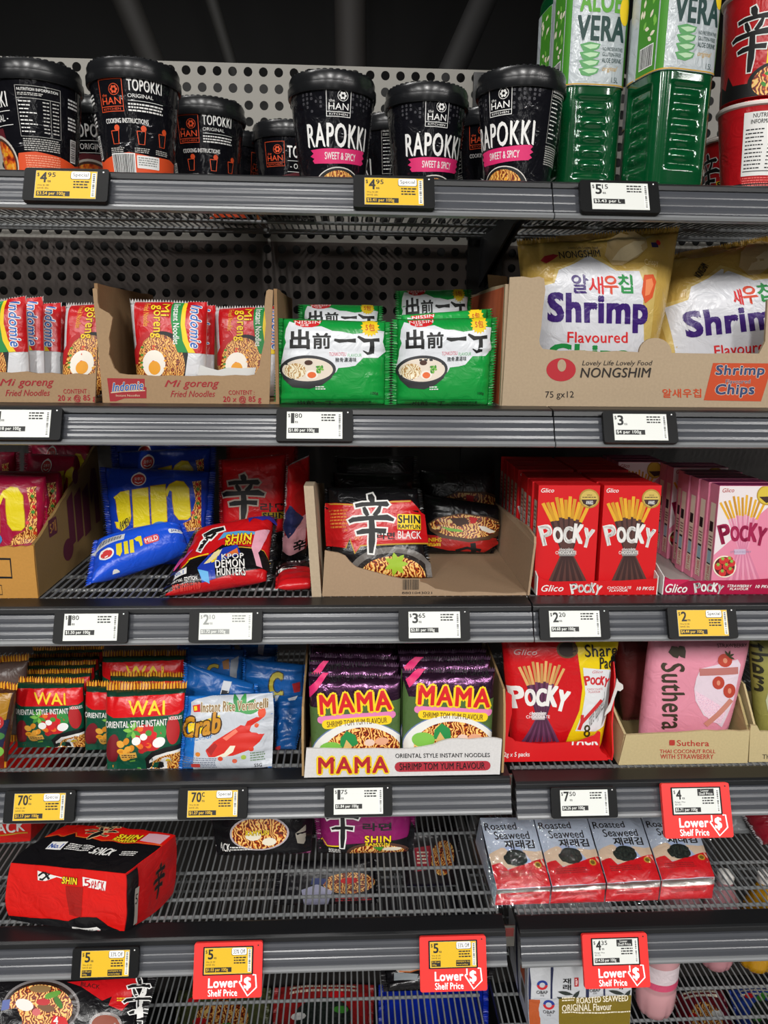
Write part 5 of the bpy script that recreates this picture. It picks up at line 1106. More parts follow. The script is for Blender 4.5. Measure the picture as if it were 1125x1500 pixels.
# ================================================================ fourth shelf
Z4 = TOP[3]; Z4R = Z4-.009
PLAID = bpy.data.materials.new('striped crimp film'); PLAID.use_nodes = True
nt = PLAID.node_tree; tc = nt.nodes.new('ShaderNodeTexCoord'); wv = nt.nodes.new('ShaderNodeTexWave'); cr = nt.nodes.new('ShaderNodeValToRGB')
wv.bands_direction = 'X'; wv.inputs['Scale'].default_value = 75; cr.color_ramp.interpolation = 'CONSTANT'
cr.color_ramp.elements[0].color = lin('#e6a528'); cr.color_ramp.elements[1].color = lin('#8a3a12'); cr.color_ramp.elements[1].position = .62
nt.links.new(tc.outputs['Object'], wv.inputs['Vector']); nt.links.new(wv.outputs['Fac'], cr.inputs['Fac']); nt.links.new(cr.outputs['Color'], nt.nodes['Principled BSDF'].inputs['Base Color'])
nt.nodes['Principled BSDF'].inputs['Roughness'].default_value = .35
WQ = [(156, 1000), (274, 997), (262, 1129), (157, 1130)]
WA = CropArt(WQ, 110, 940, 200); WGR = mat('#11503a', 'film'); WRD = mat('#d8141a', 'film')
WA.poly([(250, 590), (900, 560), (870, 1080), (260, 1080)], WGR, 0).poly([(262, 450), (905, 420), (900, 560), (860, 590), (340, 616), (262, 580)], WRD, 1)
WA.txt('WAI', 462, 474, 756, 588, YELP, 2, .03, fat=.02)
WA.txt('ORIENTAL STYLE INSTANT', 272, 636, 776, 690, SWH, 4, .03, rot=-3).txt('NOODLES', 790, 604, 884, 634, SWH, 4, .03, rot=-3)
for x, y, rx, ry, m, ro in ((330, 880, 56, 130, '#7a1420', 10), (620, 780, 130, 110, '#c81e24', 20), (820, 720, 50, 120, '#b3161c', 0), (720, 720, 50, 80, '#2f8a3a', -10)): WA.ell(x, y, rx, ry, mat(m), 2, n=22, rot=ro)
for k in range(6): leaf(WA, 500, 720, 80, 18, .5+k*.9, (LEAF, LEAF2)[k % 2], 3)
r = random.Random(8)
for k in range(15): WA.ell(r.uniform(390, 540), r.uniform(790, 960), 32, 24, (YOLK, mat('#d98a1e'), mat('#e8a63a'))[k % 3], 3, n=10, rot=k*30)
for k in range(10): WA.ell(r.uniform(540, 690), r.uniform(690, 900), 26, 24, (REDP, mat('#b3161c'), mat('#e8701e'))[k % 3], 3, n=10)
for x, y, rx, ry in ((530, 806, 38, 34), (590, 770, 30, 28), (712, 816, 54, 40)): WA.ell(x, y, rx, ry, WHT, 4, n=16, rot=-30)
WA.ell(630, 738, 26, 24, LEAF, 4, n=12).poly([(390, 920), (520, 900), (526, 950), (396, 968)], mat('#d9a548'), 4).small(404, 924, 514, 958, 2, BROWN, 5)
WA.poly([(590, 960), (650, 900), (760, 860), (900, 840), (900, 1080), (590, 1080)], BLK, 3).poly([(596, 1060), (620, 980), (680, 930), (780, 900), (900, 880), (900, 1080), (600, 1080)], SWH, 4).poly([(620, 1060), (650, 990), (710, 945), (800, 920), (890, 905), (890, 1080), (620, 1080)], NOODLEY, 5)
WA.ell(760, 990, 46, 44, SWH, 6, n=18).ell(776, 985, 24, 24, YELP, 7, n=14)
for k in range(6): leaf(WA, 450+k*18, 1010, 70, 16, -.6+k*.5, (LEAF2, LEAF)[k % 2], 4)
def wai(q, yt, yb, label, seed, z=Z4, art=WA, film='#123a2a', **k): return pack('noodle_packet', label, 'noodle packet', art, quad(q, yt, yb, z), .03, film, 'tb', .085, PLAID, 'red and green noodle packets with vegetables', seed, wr=.0014, p=4, pu=5, **k)
wai(WQ, .085, .055, 'red and green noodle packet nearest the aisle, its striped seal folded over the top', 71)
wai([(24, 990), (123, 992), (125, 1092), (26, 1092)], .135, .116, 'red and green noodle packet set back at the left, fully visible above bare wires', 72)
wai([(127, 996), (240, 998), (236, 1098), (125, 1098)], .125, .107, 'red and green noodle packet mostly covered by the front one, its left part visible', 73)
wai([(162, 982), (272, 984), (268, 1080), (160, 1080)], .170, .155, 'red and green noodle packet behind the front one, its red top band showing', 74)
wai([(150, 952), (272, 951), (266, 1062), (152, 1062)], .205, .185, 'noodle packet with a striped yellow seal just below the shelf edge', 75)
for k, (y, Y, lb) in enumerate(((980, .185, 'red noodle packet right behind the set-back left packet, only its top strip visible'), (968, .225, 'red noodle packet third back in the left row, a striped seal strip visible'), (957, .265, 'red noodle packet fourth back in the left row, in shade'), (947, .305, 'red noodle packet rearmost in the left row, right under the shelf edge'))):
    wai([(30+k*6, y), (134+k*6, y-2), (132+k*6, y+100), (36+k*6, y+100)], Y, Y-.012, lb, 76+k)
EQ = [(-92, 985), (26, 1000), (9, 1126), (-95, 1132)]
EA = CropArt(EQ, 0, 940, 160); EA.poly([(-400, 500), (140, 520), (90, 800), (-400, 820)], mat('#a8781c', 'film'), 0).poly([(-400, 780), (120, 780), (60, 1060), (-400, 1060)], mat('#1f2742', 'film'), 1).poly([(-400, 1000), (80, 1000), (40, 1300), (-400, 1300)], mat('#7d2116', 'film'), 0)
EA.ell(24, 800, 52, 66, mat('#b31c1c'), 2, n=20).txt('3', 4, 760, 44, 836, WHT, 3, .04).ell(20, 940, 60, 40, mat('#3f7a3a'), 2, n=14).ell(20, 1100, 44, 54, LEAF2, 2, n=14)
wai(EQ, .085, .060, 'brown and yellow noodle packet cut by the left edge of the fourth shelf', 81, art=EA, film='#4a2c20')
wai([(-60, 964), (42, 956), (32, 1090), (-60, 1090)], .150, .130, 'dull packet with a striped seal, at the left edge behind the brown packet', 82, art=None, film='#5b4a44')
# ---- blue crab noodle packets
CQ = [(268, 1020), (403, 1013), (399, 1127), (260, 1127)]
CBL = mat('#1c6fc4', 'film'); CWH = mat('#c6cbd3', 'film')
CA = CropArt(CQ, 250, 940, 210)
CA.poly([(165, 470), (210, 445), (330, 420), (800, 400), (812, 560), (800, 990), (180, 1000), (200, 780), (165, 600)], CWH, 0)
for k in range(5): leaf(CA, 560, 540, 150, 26, -2.6+k*.62, (mat('#3f9a4e'), mat('#2f8a44'))[k % 2], 1)
CA.txt('Instant Rice Vermicelli', 250, 456, 760, 530, mat('#8a6a3a'), 3, .04, rot=-3, out=(.03, CREAM))
CA.poly([(180, 496), (240, 482), (244, 540), (190, 546)], REDP, 2).poly([(190, 502), (215, 496), (220, 530), (195, 536)], YELP, 3)
CA.poly([(140, 640), (400, 560), (400, 660), (210, 720), (150, 700)], YELP, 1).txt('Crab', 106, 566, 400, 722, mat('#c98a16'), 3, .05, .15, rot=-13, out=(.06, mat('#3a2410'))).txt('Flavour', 170, 720, 340, 756, mat('#3b7fc0'), 2, .03, rot=-12)
CRB = mat('#d4281c'); CA.poly([(286, 840), (350, 770), (460, 700), (560, 640), (600, 650), (640, 700), (740, 720), (700, 780), (640, 830), (500, 880), (380, 890), (310, 890)], CRB, 2).poly([(590, 650), (610, 610), (680, 580), (730, 586), (680, 620), (640, 650), (620, 700)], CRB, 3).ell(720, 550, 30, 40, mat('#e04a22'), 2, n=14).ell(680, 646, 18, 18, mat('#e0562a'), 3, n=10)
CA.poly([(360, 890), (430, 860), (480, 800), (520, 800), (500, 850), (440, 890)], CREAM, 3).poly([(290, 830), (360, 780), (380, 800), (330, 880)], mat('#a81a14'), 3).poly([(420, 740), (520, 670), (540, 690), (450, 760)], mat('#ee7a62'), 3)
for x, y, m in ((225, 870, '#e0862a'), (400, 905, '#d8431f'), (510, 925, '#e0664a'), (640, 830, '#d8351f'), (580, 895, '#a9c24a')): CA.ell(x, y, 20, 19, mat(m), 3, n=12)
CA.small(100, 900, 370, 985, 6, mat('#6a7386'), 2).rect(170, 945, 240, 975, mat('#c23a34'), 3).txt('55G', 660, 956, 718, 980, BLK, 3, .03).small(630, 860, 740, 940, 4, mat('#6f8a6a'), 2)
def crab(q, yt, yb, label, seed, z=Z4, **k): return pack('noodle_packet', label, 'noodle packet', CA, quad(q, yt, yb, z), .028, CBL, 'lr', .05, '#1a66ba', 'blue crab noodle packets', seed, wr=.0024, p=3.5, pu=4, **k)
crab(CQ, .080, .053, 'pale grey and blue packet picturing a red crab claw, front of the fourth shelf', 91)
def blue(pts, label, seed, art=None, T=.028):
    P = [atY(x, y, Y) if z is None else onYZ(x, Y, z) for x, y, Y, z in pts]
    return pack('noodle_packet', label, 'noodle packet', art, P, T, mat('#14579f', 'film'), 'lr', .05, '#1a66ba', 'blue crab noodle packets', seed, wr=.003, p=3.2, pu=3.5)
def scrap(q, parts):
    a = CropArt(q, 250, 940, 210)
    for kind, pts, m in parts:
        if kind == 'p': a.poly(pts, mat(m), 2)
        else: a.txt('C', *pts, mat(m), 2, .06, rot=kind, out=(.05, mat('#2a2410')))
    return a
q = [(268, 970), (378, 1003), (384, 1060), (262, 1060)]
blue([(268, 970, .150, None), (378, 1003, .135, None), (384, 1060, .115, Z4), (262, 1060, .13, Z4)], 'blue packet with a white barcode patch slanting behind the crab packet', 92, scrap(q, [('p', [(430, 284), (494, 296), (452, 412), (398, 392)], '#c8ccd2'), ('p', [(424, 330), (484, 342), (474, 366), (416, 354)], '#15181c')]))
q = [(272, 948), (362, 952), (356, 1040), (276, 1040)]
blue([(272, 948, .215, None), (362, 952, .210, None), (356, 1040, .190, Z4), (276, 1040, .190, Z4)], 'shaded blue packet with yellow letter shapes behind the slanting barcode packet', 93, scrap(q, [(0, (300, 150, 384, 240), '#9c8a1e'), ('p', [(415, 130), (465, 110), (470, 180), (425, 180)], '#8a5a1e'), ('p', [(480, 120), (540, 100), (520, 260), (470, 300)], '#8d949e')]))
q = [(354, 964), (450, 974), (446, 1050), (356, 1050)]
blue([(354, 964, .185, None), (450, 974, .18, None), (446, 1050, .165, Z4), (356, 1050, .165, Z4)], 'blue packet with one yellow letter and a red emblem, right behind the crab packet', 94, scrap(q, [(0, (786, 220, 880, 372), '#a89b22'), ('p', [(956, 290), (1016, 280), (1016, 350), (970, 350)], '#a3222a')]))
q = [(350, 943), (408, 943), (404, 1030), (354, 1030)]
blue([(350, 943, .255, None), (408, 943, .255, None), (404, 1030, .24, Z4), (354, 1030, .24, Z4)], 'bright blue crumpled packet high at the back with a white strip', 95, scrap(q, [('p', [(690, 10), (740, 10), (730, 90), (690, 80)], '#c9d2de')]))
blue([(258, 945, .265, None), (345, 944, .265, None), (340, 1020, .25, Z4), (262, 1020, .25, Z4)], 'dark blue packet at the back left of the crab packets under the shelf edge', 96)
q = [(402, 1018), (452, 1020), (434, 1102), (404, 1098)]
blue([(402, 1018, .150, None), (452, 1020, .150, None), (434, 1103, .100, Z4), (403, 1100, .100, Z4)], 'bright blue crumpled packet drooping between the crab packet and the white tray', 97, scrap(q, [('p', [(820, 430), (860, 420), (840, 470), (820, 470)], '#c2cbd6'), ('p', [(920, 460), (1000, 430), (980, 470), (930, 480)], '#c2cbd6'), ('p', [(826, 830), (870, 826), (862, 866), (830, 862)], '#c22a34')]), .022)
# ---- tom yum packets in a white tray
YM = .0245; ZM = Z4+.0016; TWH = mat('#d9d7d6', 'card'); MDK = mat('#5b3a58', 'foil'); MGR = mat('#4f6b3a', 'film'); MPK = mat('#e582b8')
def mama_logo(a, x0, y0, x1, y1, red, lay=3): a.txt('MAMA', x0, y0, x1, y1, red, lay+1, .05, out=(.09, YELP))
def mama(q, dx, dy, tilt):
    a = CropArt(q, 440, 940, 310); cx, cy = 300+dx, 400+dy
    i = len(a.sh)
    a.poly([(30+dx, 250+dy), (60+dx, 330+dy), (540+dx, 320+dy), (540+dx, 780+dy), (30+dx, 780+dy)], MGR, 0)
    a.rect(70+dx, 120+dy, 520+dx, 150+dy, mat('#3c5a32', 'film'), 0)
    a.poly([(40+dx, 240+dy), (150+dx, 140+dy), (190+dx, 130+dy), (60+dx, 280+dy)], PINKM, 1)
    a.txt('SHRIMP TOM YUM FLAVOUR', 150+dx, 172+dy, 480+dx, 200+dy, BLK, 1, .02)
    mama_logo(a, 112+dx, 262+dy, 484+dx, 366+dy, REDP)
    a.rrect(92+dx, 378+dy, 504+dx, 420+dy, 20, MPK, 1).rrect(114+dx, 400+dy, 482+dx, 452+dy, 24, YELP, 2).txt('SHRIMP TOM YUM FLAVOUR', 140+dx, 410+dy, 456+dx, 442+dy, mat('#6e4a08'), 3, .02)
    a.ell(296+dx, 610+dy, 250, 190, mat('#6a7fa8'), 1, n=44).ell(296+dx, 612+dy, 245, 186, mat('#e9e8e2'), 2, n=44).ell(310+dx, 610+dy, 206, 152, NOODLE, 3, n=44)
    a.poly([(200+dx, 560+dy), (205+dx, 510+dy), (240+dx, 470+dy), (285+dx, 500+dy), (295+dx, 550+dy), (250+dx, 570+dy)], mat('#1f8a44'), 5).poly([(215+dx, 570+dy), (235+dx, 520+dy), (262+dx, 560+dy), (250+dx, 590+dy)], mat('#d9b26a'), 6)
    a.ell(150+dx, 570+dy, 60, 44, LEAF2, 5, n=20).ell(355+dx, 548+dy, 28, 20, mat('#e9c9b8'), 5, n=14).ell(420+dx, 545+dy, 36, 22, mat('#e2a583'), 5, n=14)
    a.tilt(tilt, cx, cy, i)
    return a
M1 = [(452, 984), (587, 988), (585, 1134), (457, 1134)]; M2 = [(589, 979), (725, 977), (717, 1134), (589, 1134)]
for col, (q, art, side) in enumerate(((M1, mama(M1, 0, 0, -4), 'left'), (M2, mama(M2, 508, -30, 3.5), 'right'))):
    for k in range(5):
        lb = ('front purple-topped packet of the %s row in the white tray' if k == 0 else '%s packet back in the %%s row of the white tray' % ('second', 'third', 'fourth', 'fifth')[k-1]) % side
        pack('noodle_packet', lb, 'noodle packet', art if k < 2 else None, [p+V((-.0006*k, .030*k, .003*(k % 2)+.001*k)) for p in quad(q, .058, .044, ZM+.0045)], .027, MDK, 'tb', .045, '#4a3148', 'tom yum packets in the white tray', 101+col*10+k, wr=.0013, p=6, pu=7)
cp = crop_pts(440, 940, 310, [(20, 724), (1060, 726), (1064, 640), (1072, 520), (1040, 514), (1000, 511), (900, 521), (840, 516), (780, 521), (735, 535), (710, 548), (650, 560), (600, 568), (530, 573), (400, 570), (300, 573), (150, 570), (32, 568)])
fr = seated(cp, YM, ZM, 2)
MT = CropArt([(448, 1080), (735, 1080), (732, 1140), (445, 1139)], 440, 940, 310)
mama_logo(MT, 96, 616, 462, 700, mat('#b3202c'), 1); MT.txt('ORIENTAL STYLE INSTANT NOODLES', 502, 598, 1006, 622, BLK, 1, .03).rrect(498, 644, 1010, 700, 26, mat('#b02c3a'), 1).txt('SHRIMP TOM YUM FLAVOUR', 524, 652, 980, 690, BLK, 2, .03)
aq = [atY(448, 1080, YM), atY(735, 1080, YM), onYZ(732, YM, ZM), onYZ(445, YM, ZM)]
root = thing('display_tray', 'white printed tray with torn edge holding the purple-topped packets', 'display tray', (fr[0]+fr[1])/2)
slab('front_panel', fr, (0, .003, 0), TWH, root, MT, aq)
KR = mat('#a98a5e', 'card')
for x, s in ((fr[0].x-.0002, 0), (fr[1].x+.003, 1)):
    hh = .118 if s else .095
    slab('side_panel', [V((x, YM+.004, ZM)), V((x, YM+.004, ZM+(.062 if s else .056))), V((x, YM+.012, ZM+hh-.02)), V((x, YM+.02, ZM+hh)), V((x, YM+.16, ZM+.13)), V((x, YM+.16, ZM))], (.003 if s else -.003, 0, 0), KR, root)
mb = MB(); mb.box((fr[0].x, YM+.003, ZM), (fr[1].x, YM+.19, ZM+.003), KR); mb.build('base_panel', root)
# ---- biscuit share pouch in a torn red carton
YP = .058; PR2 = mat('#d8171c', 'board')
cp = crop_pts(715, 935, 200, [(110, 1022), (985, 1022), (976, 965), (935, 935), (918, 905), (926, 775), (905, 768), (880, 800), (740, 852), (600, 862), (420, 870), (330, 862), (225, 850), (205, 830), (165, 812), (180, 700), (196, 620), (196, 470), (150, 440), (105, 408), (75, 420), (62, 480), (80, 620), (110, 760)])
fr = seated(cp, YP, Z4, 2); x9 = onYZ(732, YM, ZM).x+.0105
fr = [V((max(p.x, x9), p.y, p.z)) for p in fr]
root = thing('biscuit_carton', 'torn red carton holding the big red biscuit share pouch', 'carton', (fr[0]+fr[1])/2)
PA = CropArt([(728, 1086), (880, 1086), (890, 1117), (734, 1117)], 715, 935, 200); PA.txt('2g x 5 packs', 130, 940, 340, 990, SWH, 1, .02, .1).txt('PACK', 690, 790, 905, 880, SWH, 1, .05, .15)
slab('front_panel', fr, (0, .002, 0), PR2, root, PA, [atY(728, 1086, YP), atY(880, 1086, YP), onYZ(890, YP, Z4), onYZ(734, YP, Z4)])
xr = fr[1].x+.005
slab('side_panel', [V((xr, YP+.25, Z4)), V((xr, YP, Z4)), V((xr+.001, YP, Z4+.012)), V((xr, YP+.01, Z4+.05)), V((xr+.003, YP+.02, Z4+.085)), V((xr+.006, YP+.03, Z4+.115)), V((xr+.008, YP+.045, Z4+.132)), V((xr+.008, YP+.06, Z4+.125)), V((xr, YP+.25, Z4+.12))], (.002, 0, 0), PR2, root)
tb = MB(); tb.hexa(PXY(crop_pts(715, 935, 200, [(960, 640), (1010, 596), (1044, 490), (1066, 430), (1090, 436), (1114, 416), (1112, 384), (1078, 362), (1062, 330), (1050, 400), (1010, 530), (966, 610)]), YP+.004), (0, .0015, 0), mat('#d9d5d0', 'card')); tb.build('white_tab', root)
xl = fr[0].x
slab('side_panel', [V((xl, YP+.002, Z4)), V((xl-.001, YP+.002, Z4+.1)), V((xl-.001, YP+.2, Z4+.11)), V((xl, YP+.2, Z4))], (.0015, 0, 0), mat('#b9a07a', 'card'), root)
mb = MB(); mb.box((xl, YP+.002, Z4), (xr, YP+.25, Z4+.0025), PR2); mb.build('base_panel', root)
HQ = [(733, 922), (908, 926), (879, 1112), (748, 1112)]
SP = CropArt(HQ, 715, 935, 200); SPY = mat('#e6c812', 'film')
SP.poly([(690, -80), (1100, -80), (1080, 300), (900, 1060), (600, 1060), (640, 830), (720, 600), (746, 400), (720, 200)], SPY, 0).poly([(100, -80), (680, -80), (712, 220), (726, 420), (700, 620), (640, 780), (560, 1060), (100, 1060)], mat('#c9121a', 'film'), 1)
SP.poly([(750, 226), (1040, 260), (1000, 500), (930, 760), (860, 800), (690, 790), (740, 640), (768, 450)], mat('#dfe0e2', 'film'), 2).poly([(975, 270), (1030, 280), (960, 640), (905, 760), (930, 560)], mat('#8f9190', 'film'), 3)
SP.stroke([(905, 515), (740, 715), (720, 780)], 30, mat('#c92a2e'), 4).stroke([(745, 640), (740, 720)], 26, mat('#c92a2e'), 4)
i = len(SP.sh); logo(SP, 764, 306, 966, 396, mat('#c9202a'), 4); SP.tilt(4, 860, 350, i)
SP.txt('CHOCOLATE', 784, 406, 912, 424, mat('#c9606a'), 4).txt('FLAVOUR', 796, 430, 892, 448, mat('#c9606a'), 4).txt('Glico', 826, 252, 914, 276, mat('#c9606a'), 4, .01, .3)
SP.txt('share happiness!', 800, 530, 930, 720, mat('#5a5352'), 4, 0, 0, rot=-55).txt('8', 762, 735, 812, 850, mat('#3a3208'), 4, .02)
sticks(SP, (mat('#d9a866'), mat('#c08f50')), (mat('#4d2340'), mat('#6a3658')), 415, 165, 660, 900, 360); SP.rect(336, 620, 440, 682, mat('#bdb2b4'), 4).txt('CHOCOLATE', 290, 642, 480, 668, mat('#efe9ea'), 5, .02).txt('chocolate', 316, 606, 452, 636, mat('#efe9ea'), 5, .02, .3)
logo(SP, 174, 392, 630, 604, SWH); SP.txt('Glico', 196, 76, 380, 120, mat('#c9a9a9'), 3, .02, .3).ell(628, 76, 88, 70, mat('#5a4324'), 3, n=24).ell(628, 76, 74, 58, mat('#2a1a14'), 4, n=24)
SP.txt('Share', 770, 40, 1046, 136, BLK, 4, .03).txt('Pack', 890, 142, 1040, 240, BLK, 4, .03)
pack('biscuit_pouch', 'large red and yellow biscuit share pouch standing in the torn red carton', 'biscuit pouch', SP, quad(HQ, .098, .084, Z4+.004), .035, mat('#c9121a', 'film'), 'tb', .03, '#a80f16', None, 121, wr=.0012, p=4, pu=6, lim=(xl+.002, xr-.003, YP+.004, YP+.24, Z4+.15))
# ---- coconut roll pouches
YS = .060; KS = mat('#c3b184', 'card'); KSD = mat('#a99767', 'card'); RPR = mat('#b5382e', 'matte')
cp = crop_pts(885, 935, 240, [(98, 886), (985, 850), (992, 740), (1000, 634), (940, 640), (860, 634), (780, 640), (700, 634), (600, 642), (500, 650), (400, 652), (240, 660), (150, 664)])
fr = seated(cp, YS, Z4R, 2); SU = CropArt([(917, 1076), (1098, 1070), (1095, 1116), (906, 1124)], 885, 935, 240)
SU.star(464, 718, 26, 20, 4, RPR, 1).txt('Suthera', 498, 700, 718, 740, RPR, 1, .03).txt('THAI COCONUT ROLL', 380, 764, 762, 790, RPR, 1, .03, rot=-1).txt('WITH STRAWBERRY', 384, 798, 748, 830, RPR, 1, .03, rot=-1)
xl, xr = fr[0].x, fr[1].x
root = thing('pouch_carton', 'torn buff carton with red lettering holding the pink pouch', 'carton', V(((xl+xr)/2, YS, Z4R)), 'torn buff pouch cartons')
slab('front_panel', fr, (0, .0035, 0), KS, root, SU, [atY(917, 1076, YS), atY(1098, 1070, YS), onYZ(1095, YS, Z4R), onYZ(906, YS, Z4R)])
slab('side_panel', [V((xl, YS+.0035, Z4R)), V((xl+.006, YS+.0035, Z4R+.046)), V((xl+.004, YS+.03, Z4R+.056)), V((xl, YS+.06, Z4R+.075)), V((xl-.002, YS+.09, Z4R+.08)), V((xl-.002, YS+.22, Z4R+.08)), V((xl, YS+.22, Z4R))], (.0035, 0, 0), KS, root)
slab('side_panel', [V((xr-.001, YS+.0035, Z4R)), V((xr, YS+.0035, Z4R+.048)), V((xr+.001, YS+.02, Z4R+.062)), V((xr, YS+.04, Z4R+.085)), V((xr-.002, YS+.07, Z4R+.105)), V((xr-.002, YS+.10, Z4R+.125)), V((xr-.002, YS+.22, Z4R+.13)), V((xr-.001, YS+.22, Z4R))], (-.0035, 0, 0), KSD, root)
mb = MB(); mb.box((xl+.004, YS+.0035, Z4R), (xr-.005, YS+.22, Z4R+.003), KSD); mb.build('base_panel', root)
UQ4 = [(951, 926), (1101, 926), (1058, 1112), (933, 1114)]
PP = CropArt(UQ4, 885, 935, 240); DK = mat('#3a3020'); PPK = mat('#df8ea2', 'film', .45)
for dx in (0, 50): PP.poly([(412+dx, 80), (440+dx, 40), (476+dx, 44), (500+dx*.6, 70), (470+dx, 120), (440+dx, 110)], DK, 2)
PP.txt('Suthera', 362, 156, 512, 650, DK, 2, .03, rot=90)
PP.poly([(590, 260), (620, 190), (880, 130), (900, 170), (850, 420), (770, 640), (730, 600), (640, 540), (585, 430), (576, 340)], mat('#e3d0dc', 'film'), 1).poly([(580, 350), (640, 390), (760, 470), (790, 520), (760, 610), (690, 590), (600, 460)], SPRINK, 2)
PP.poly([(610, 190), (880, 184), (880, 236), (612, 242)], mat('#b9746e'), 3).stroke([(655, 618), (740, 530), (830, 425)], 38, mat('#c98474'), 3)
for x, y, rx, ry in ((738, 294, 42, 48), (815, 356, 44, 54), (790, 136, 50, 46)): PP.ell(x, y, rx, ry, mat('#b8402e'), 4, n=18).ell(x, y, rx*.3, ry*.4, mat('#d98a6e'), 5, n=10)
for k in range(4): leaf(PP, 815, 110, 46, 8, -2+k*.8, mat('#3a3a1c'), 5)
PP.txt('STRAWBERRY', 750, 26, 960, 50, DK, 2)
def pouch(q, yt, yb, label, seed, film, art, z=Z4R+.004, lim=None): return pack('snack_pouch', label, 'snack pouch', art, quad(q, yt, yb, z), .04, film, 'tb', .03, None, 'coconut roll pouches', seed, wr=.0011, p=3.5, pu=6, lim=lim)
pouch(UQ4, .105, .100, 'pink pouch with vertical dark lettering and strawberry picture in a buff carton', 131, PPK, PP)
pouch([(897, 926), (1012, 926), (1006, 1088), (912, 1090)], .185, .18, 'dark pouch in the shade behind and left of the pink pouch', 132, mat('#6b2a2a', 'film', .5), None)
GQ = [(1096, 926), (1250, 926), (1225, 1108), (1108, 1108)]
GP = CropArt(GQ, 885, 935, 240); GP.txt('Suthera', 965, -130, 1100, 390, mat('#23210f'), 2, .03, rot=90).poly([(1180, 300), (1090, 340), (1070, 440), (1090, 560), (1180, 600)], mat('#b9bd9a', 'film'), 2)
pouch(GQ, .115, .105, 'olive green pouch with vertical dark lettering at the right edge', 133, mat('#8f8a44', 'film', .5), GP)
cp = crop_pts(885, 935, 240, [(994, 848), (1700, 830), (1700, 600), (1170, 650), (1125, 640), (1070, 640), (1050, 600), (1008, 598), (1002, 640)])
fr = seated(cp, YS+.002, Z4R, 2)
root = thing('pouch_carton', 'torn buff carton cut by the right edge, holding the olive pouch', 'carton', fr[0], 'torn buff pouch cartons')
GA = CropArt([(1099, 1064), (1247, 1064), (1247, 1112), (1097, 1116)], 885, 935, 240); GA.txt('THAI', 1086, 794, 1180, 824, mat('#4a4030', 'matte'), 1, .02)
slab('front_panel', fr, (0, .0035, 0), KS, root, GA, [atY(1099, 1064, YS+.002), atY(1247, 1064, YS+.002), onYZ(1247, YS+.002, Z4R), onYZ(1097, YS+.002, Z4R)])
xl = fr[0].x+.0045
slab('side_panel', [V((xl, YS+.0055, Z4R)), V((xl, YS+.0055, Z4R+.05)), V((xl, YS+.05, Z4R+.10)), V((xl, YS+.22, Z4R+.11)), V((xl, YS+.22, Z4R))], (.003, 0, 0), KS, root)
mb = MB(); mb.box((xl+.003, YS+.0055, Z4R), (fr[1].x, YS+.22, Z4R+.003), KSD); mb.build('base_panel', root)
# ================================================================ fifth shelf
Z5 = TOP[4]; Z5R = Z5-.003; Z6 = TOP[5]
def block(name, label, cat, c8, film, arts, k=.10, wr=.002, group=None, seed=1, n=16, fins=None):
    """a soft wrapped brick; c8: front BL, BR, TR, TL then back BL, BR, TR, TL; arts: face -> print"""
    c8 = [V(p) for p in c8]; root = thing(name, label, cat, (c8[0]+c8[1])/2, group)
    ctr = sum(c8, V((0, 0, 0)))/8
    def P(x, y, z):                              # each in -1..1: right, up, back
        X, Y, Z = (a*math.sqrt(max(0, 1-k*b*b-k*c*c+k*k*b*b*c*c*1.5)) for a, b, c in ((x, y, z), (y, x, z), (z, x, y)))
        u, v, w = (X+1)/2, (Y+1)/2, (Z+1)/2
        f = (c8[0]*(1-u)+c8[1]*u)*(1-v)+(c8[3]*(1-u)+c8[2]*u)*v; b = (c8[4]*(1-u)+c8[5]*u)*(1-v)+(c8[7]*(1-u)+c8[6]*u)*v
        p = f*(1-w)+b*w
        d = (p-ctr).normalized()
        q = noise.noise(V((p.x*26, p.y*26, p.z*26+seed)))*wr + noise.noise(V((p.x*60, p.z*22, seed)))*wr*.6
        return p+d*q*(1 if y > -.98 else 0)
    FC = {'front': lambda u, v: (2*u-1, 2*v-1, -1), 'back': lambda u, v: (1-2*u, 2*v-1, 1), 'top': lambda u, v: (2*u-1, 1, 2*v-1), 'bottom': lambda u, v: (2*u-1, -1, 1-2*v),
          'right': lambda u, v: (1, 2*v-1, 2*u-1), 'left': lambda u, v: (-1, 2*v-1, 1-2*u)}
    mb = MB(); g = [i/n for i in range(n+1)]
    for nm, fn in FC.items():
        vs = [P(*fn(u, v)) for v in g for u in g]
        fm = film.get(nm, film['']) if isinstance(film, dict) else film
        mb.add(vs, [(j*(n+1)+i, j*(n+1)+i+1, (j+1)*(n+1)+i+1, (j+1)*(n+1)+i) for j in range(n) for i in range(n)], fm)
        if nm in arts:
            def S(u, v, h=0.0, fn=fn):
                e = .01; u = min(max(u, 0), 1); v = min(max(v, 0), 1)
                N = (P(*fn(min(u+e, 1), v))-P(*fn(max(u-e, 0), v))).cross(P(*fn(u, min(v+e, 1)))-P(*fn(u, max(v-e, 0)))).normalized()
                return P(*fn(u, v))+N*h
            arts[nm].emit(mb, S, g[1:-1], g[1:-1], .0005, .00012)
    mb.build('wrapper', root, smooth=True)
    return root
RF = mat('#dc1610', 'film', .35)
FBL = atZ(2, 1353, Z5+.002); FBR = atZ(187, 1372, Z5+.002); FTL = atY(0, 1262, FBL.y+.002); FTR = atY(188, 1280, FBR.y+.002)
BTR = atZ(270, 1216, FTR.z+.012); BTR.y = min(BTR.y, .36); dd = BTR-FTR; BTL = FTL+dd; BBR = V((BTR.x-.014, BTR.y-.01, Z5+.002)); BBL = V((BTL.x, BTL.y, Z5+.002))
f5 = [(2, 1263), (188, 1281), (187, 1372), (2, 1353)]
A5 = CropArt(f5, 0, 1190, 280)
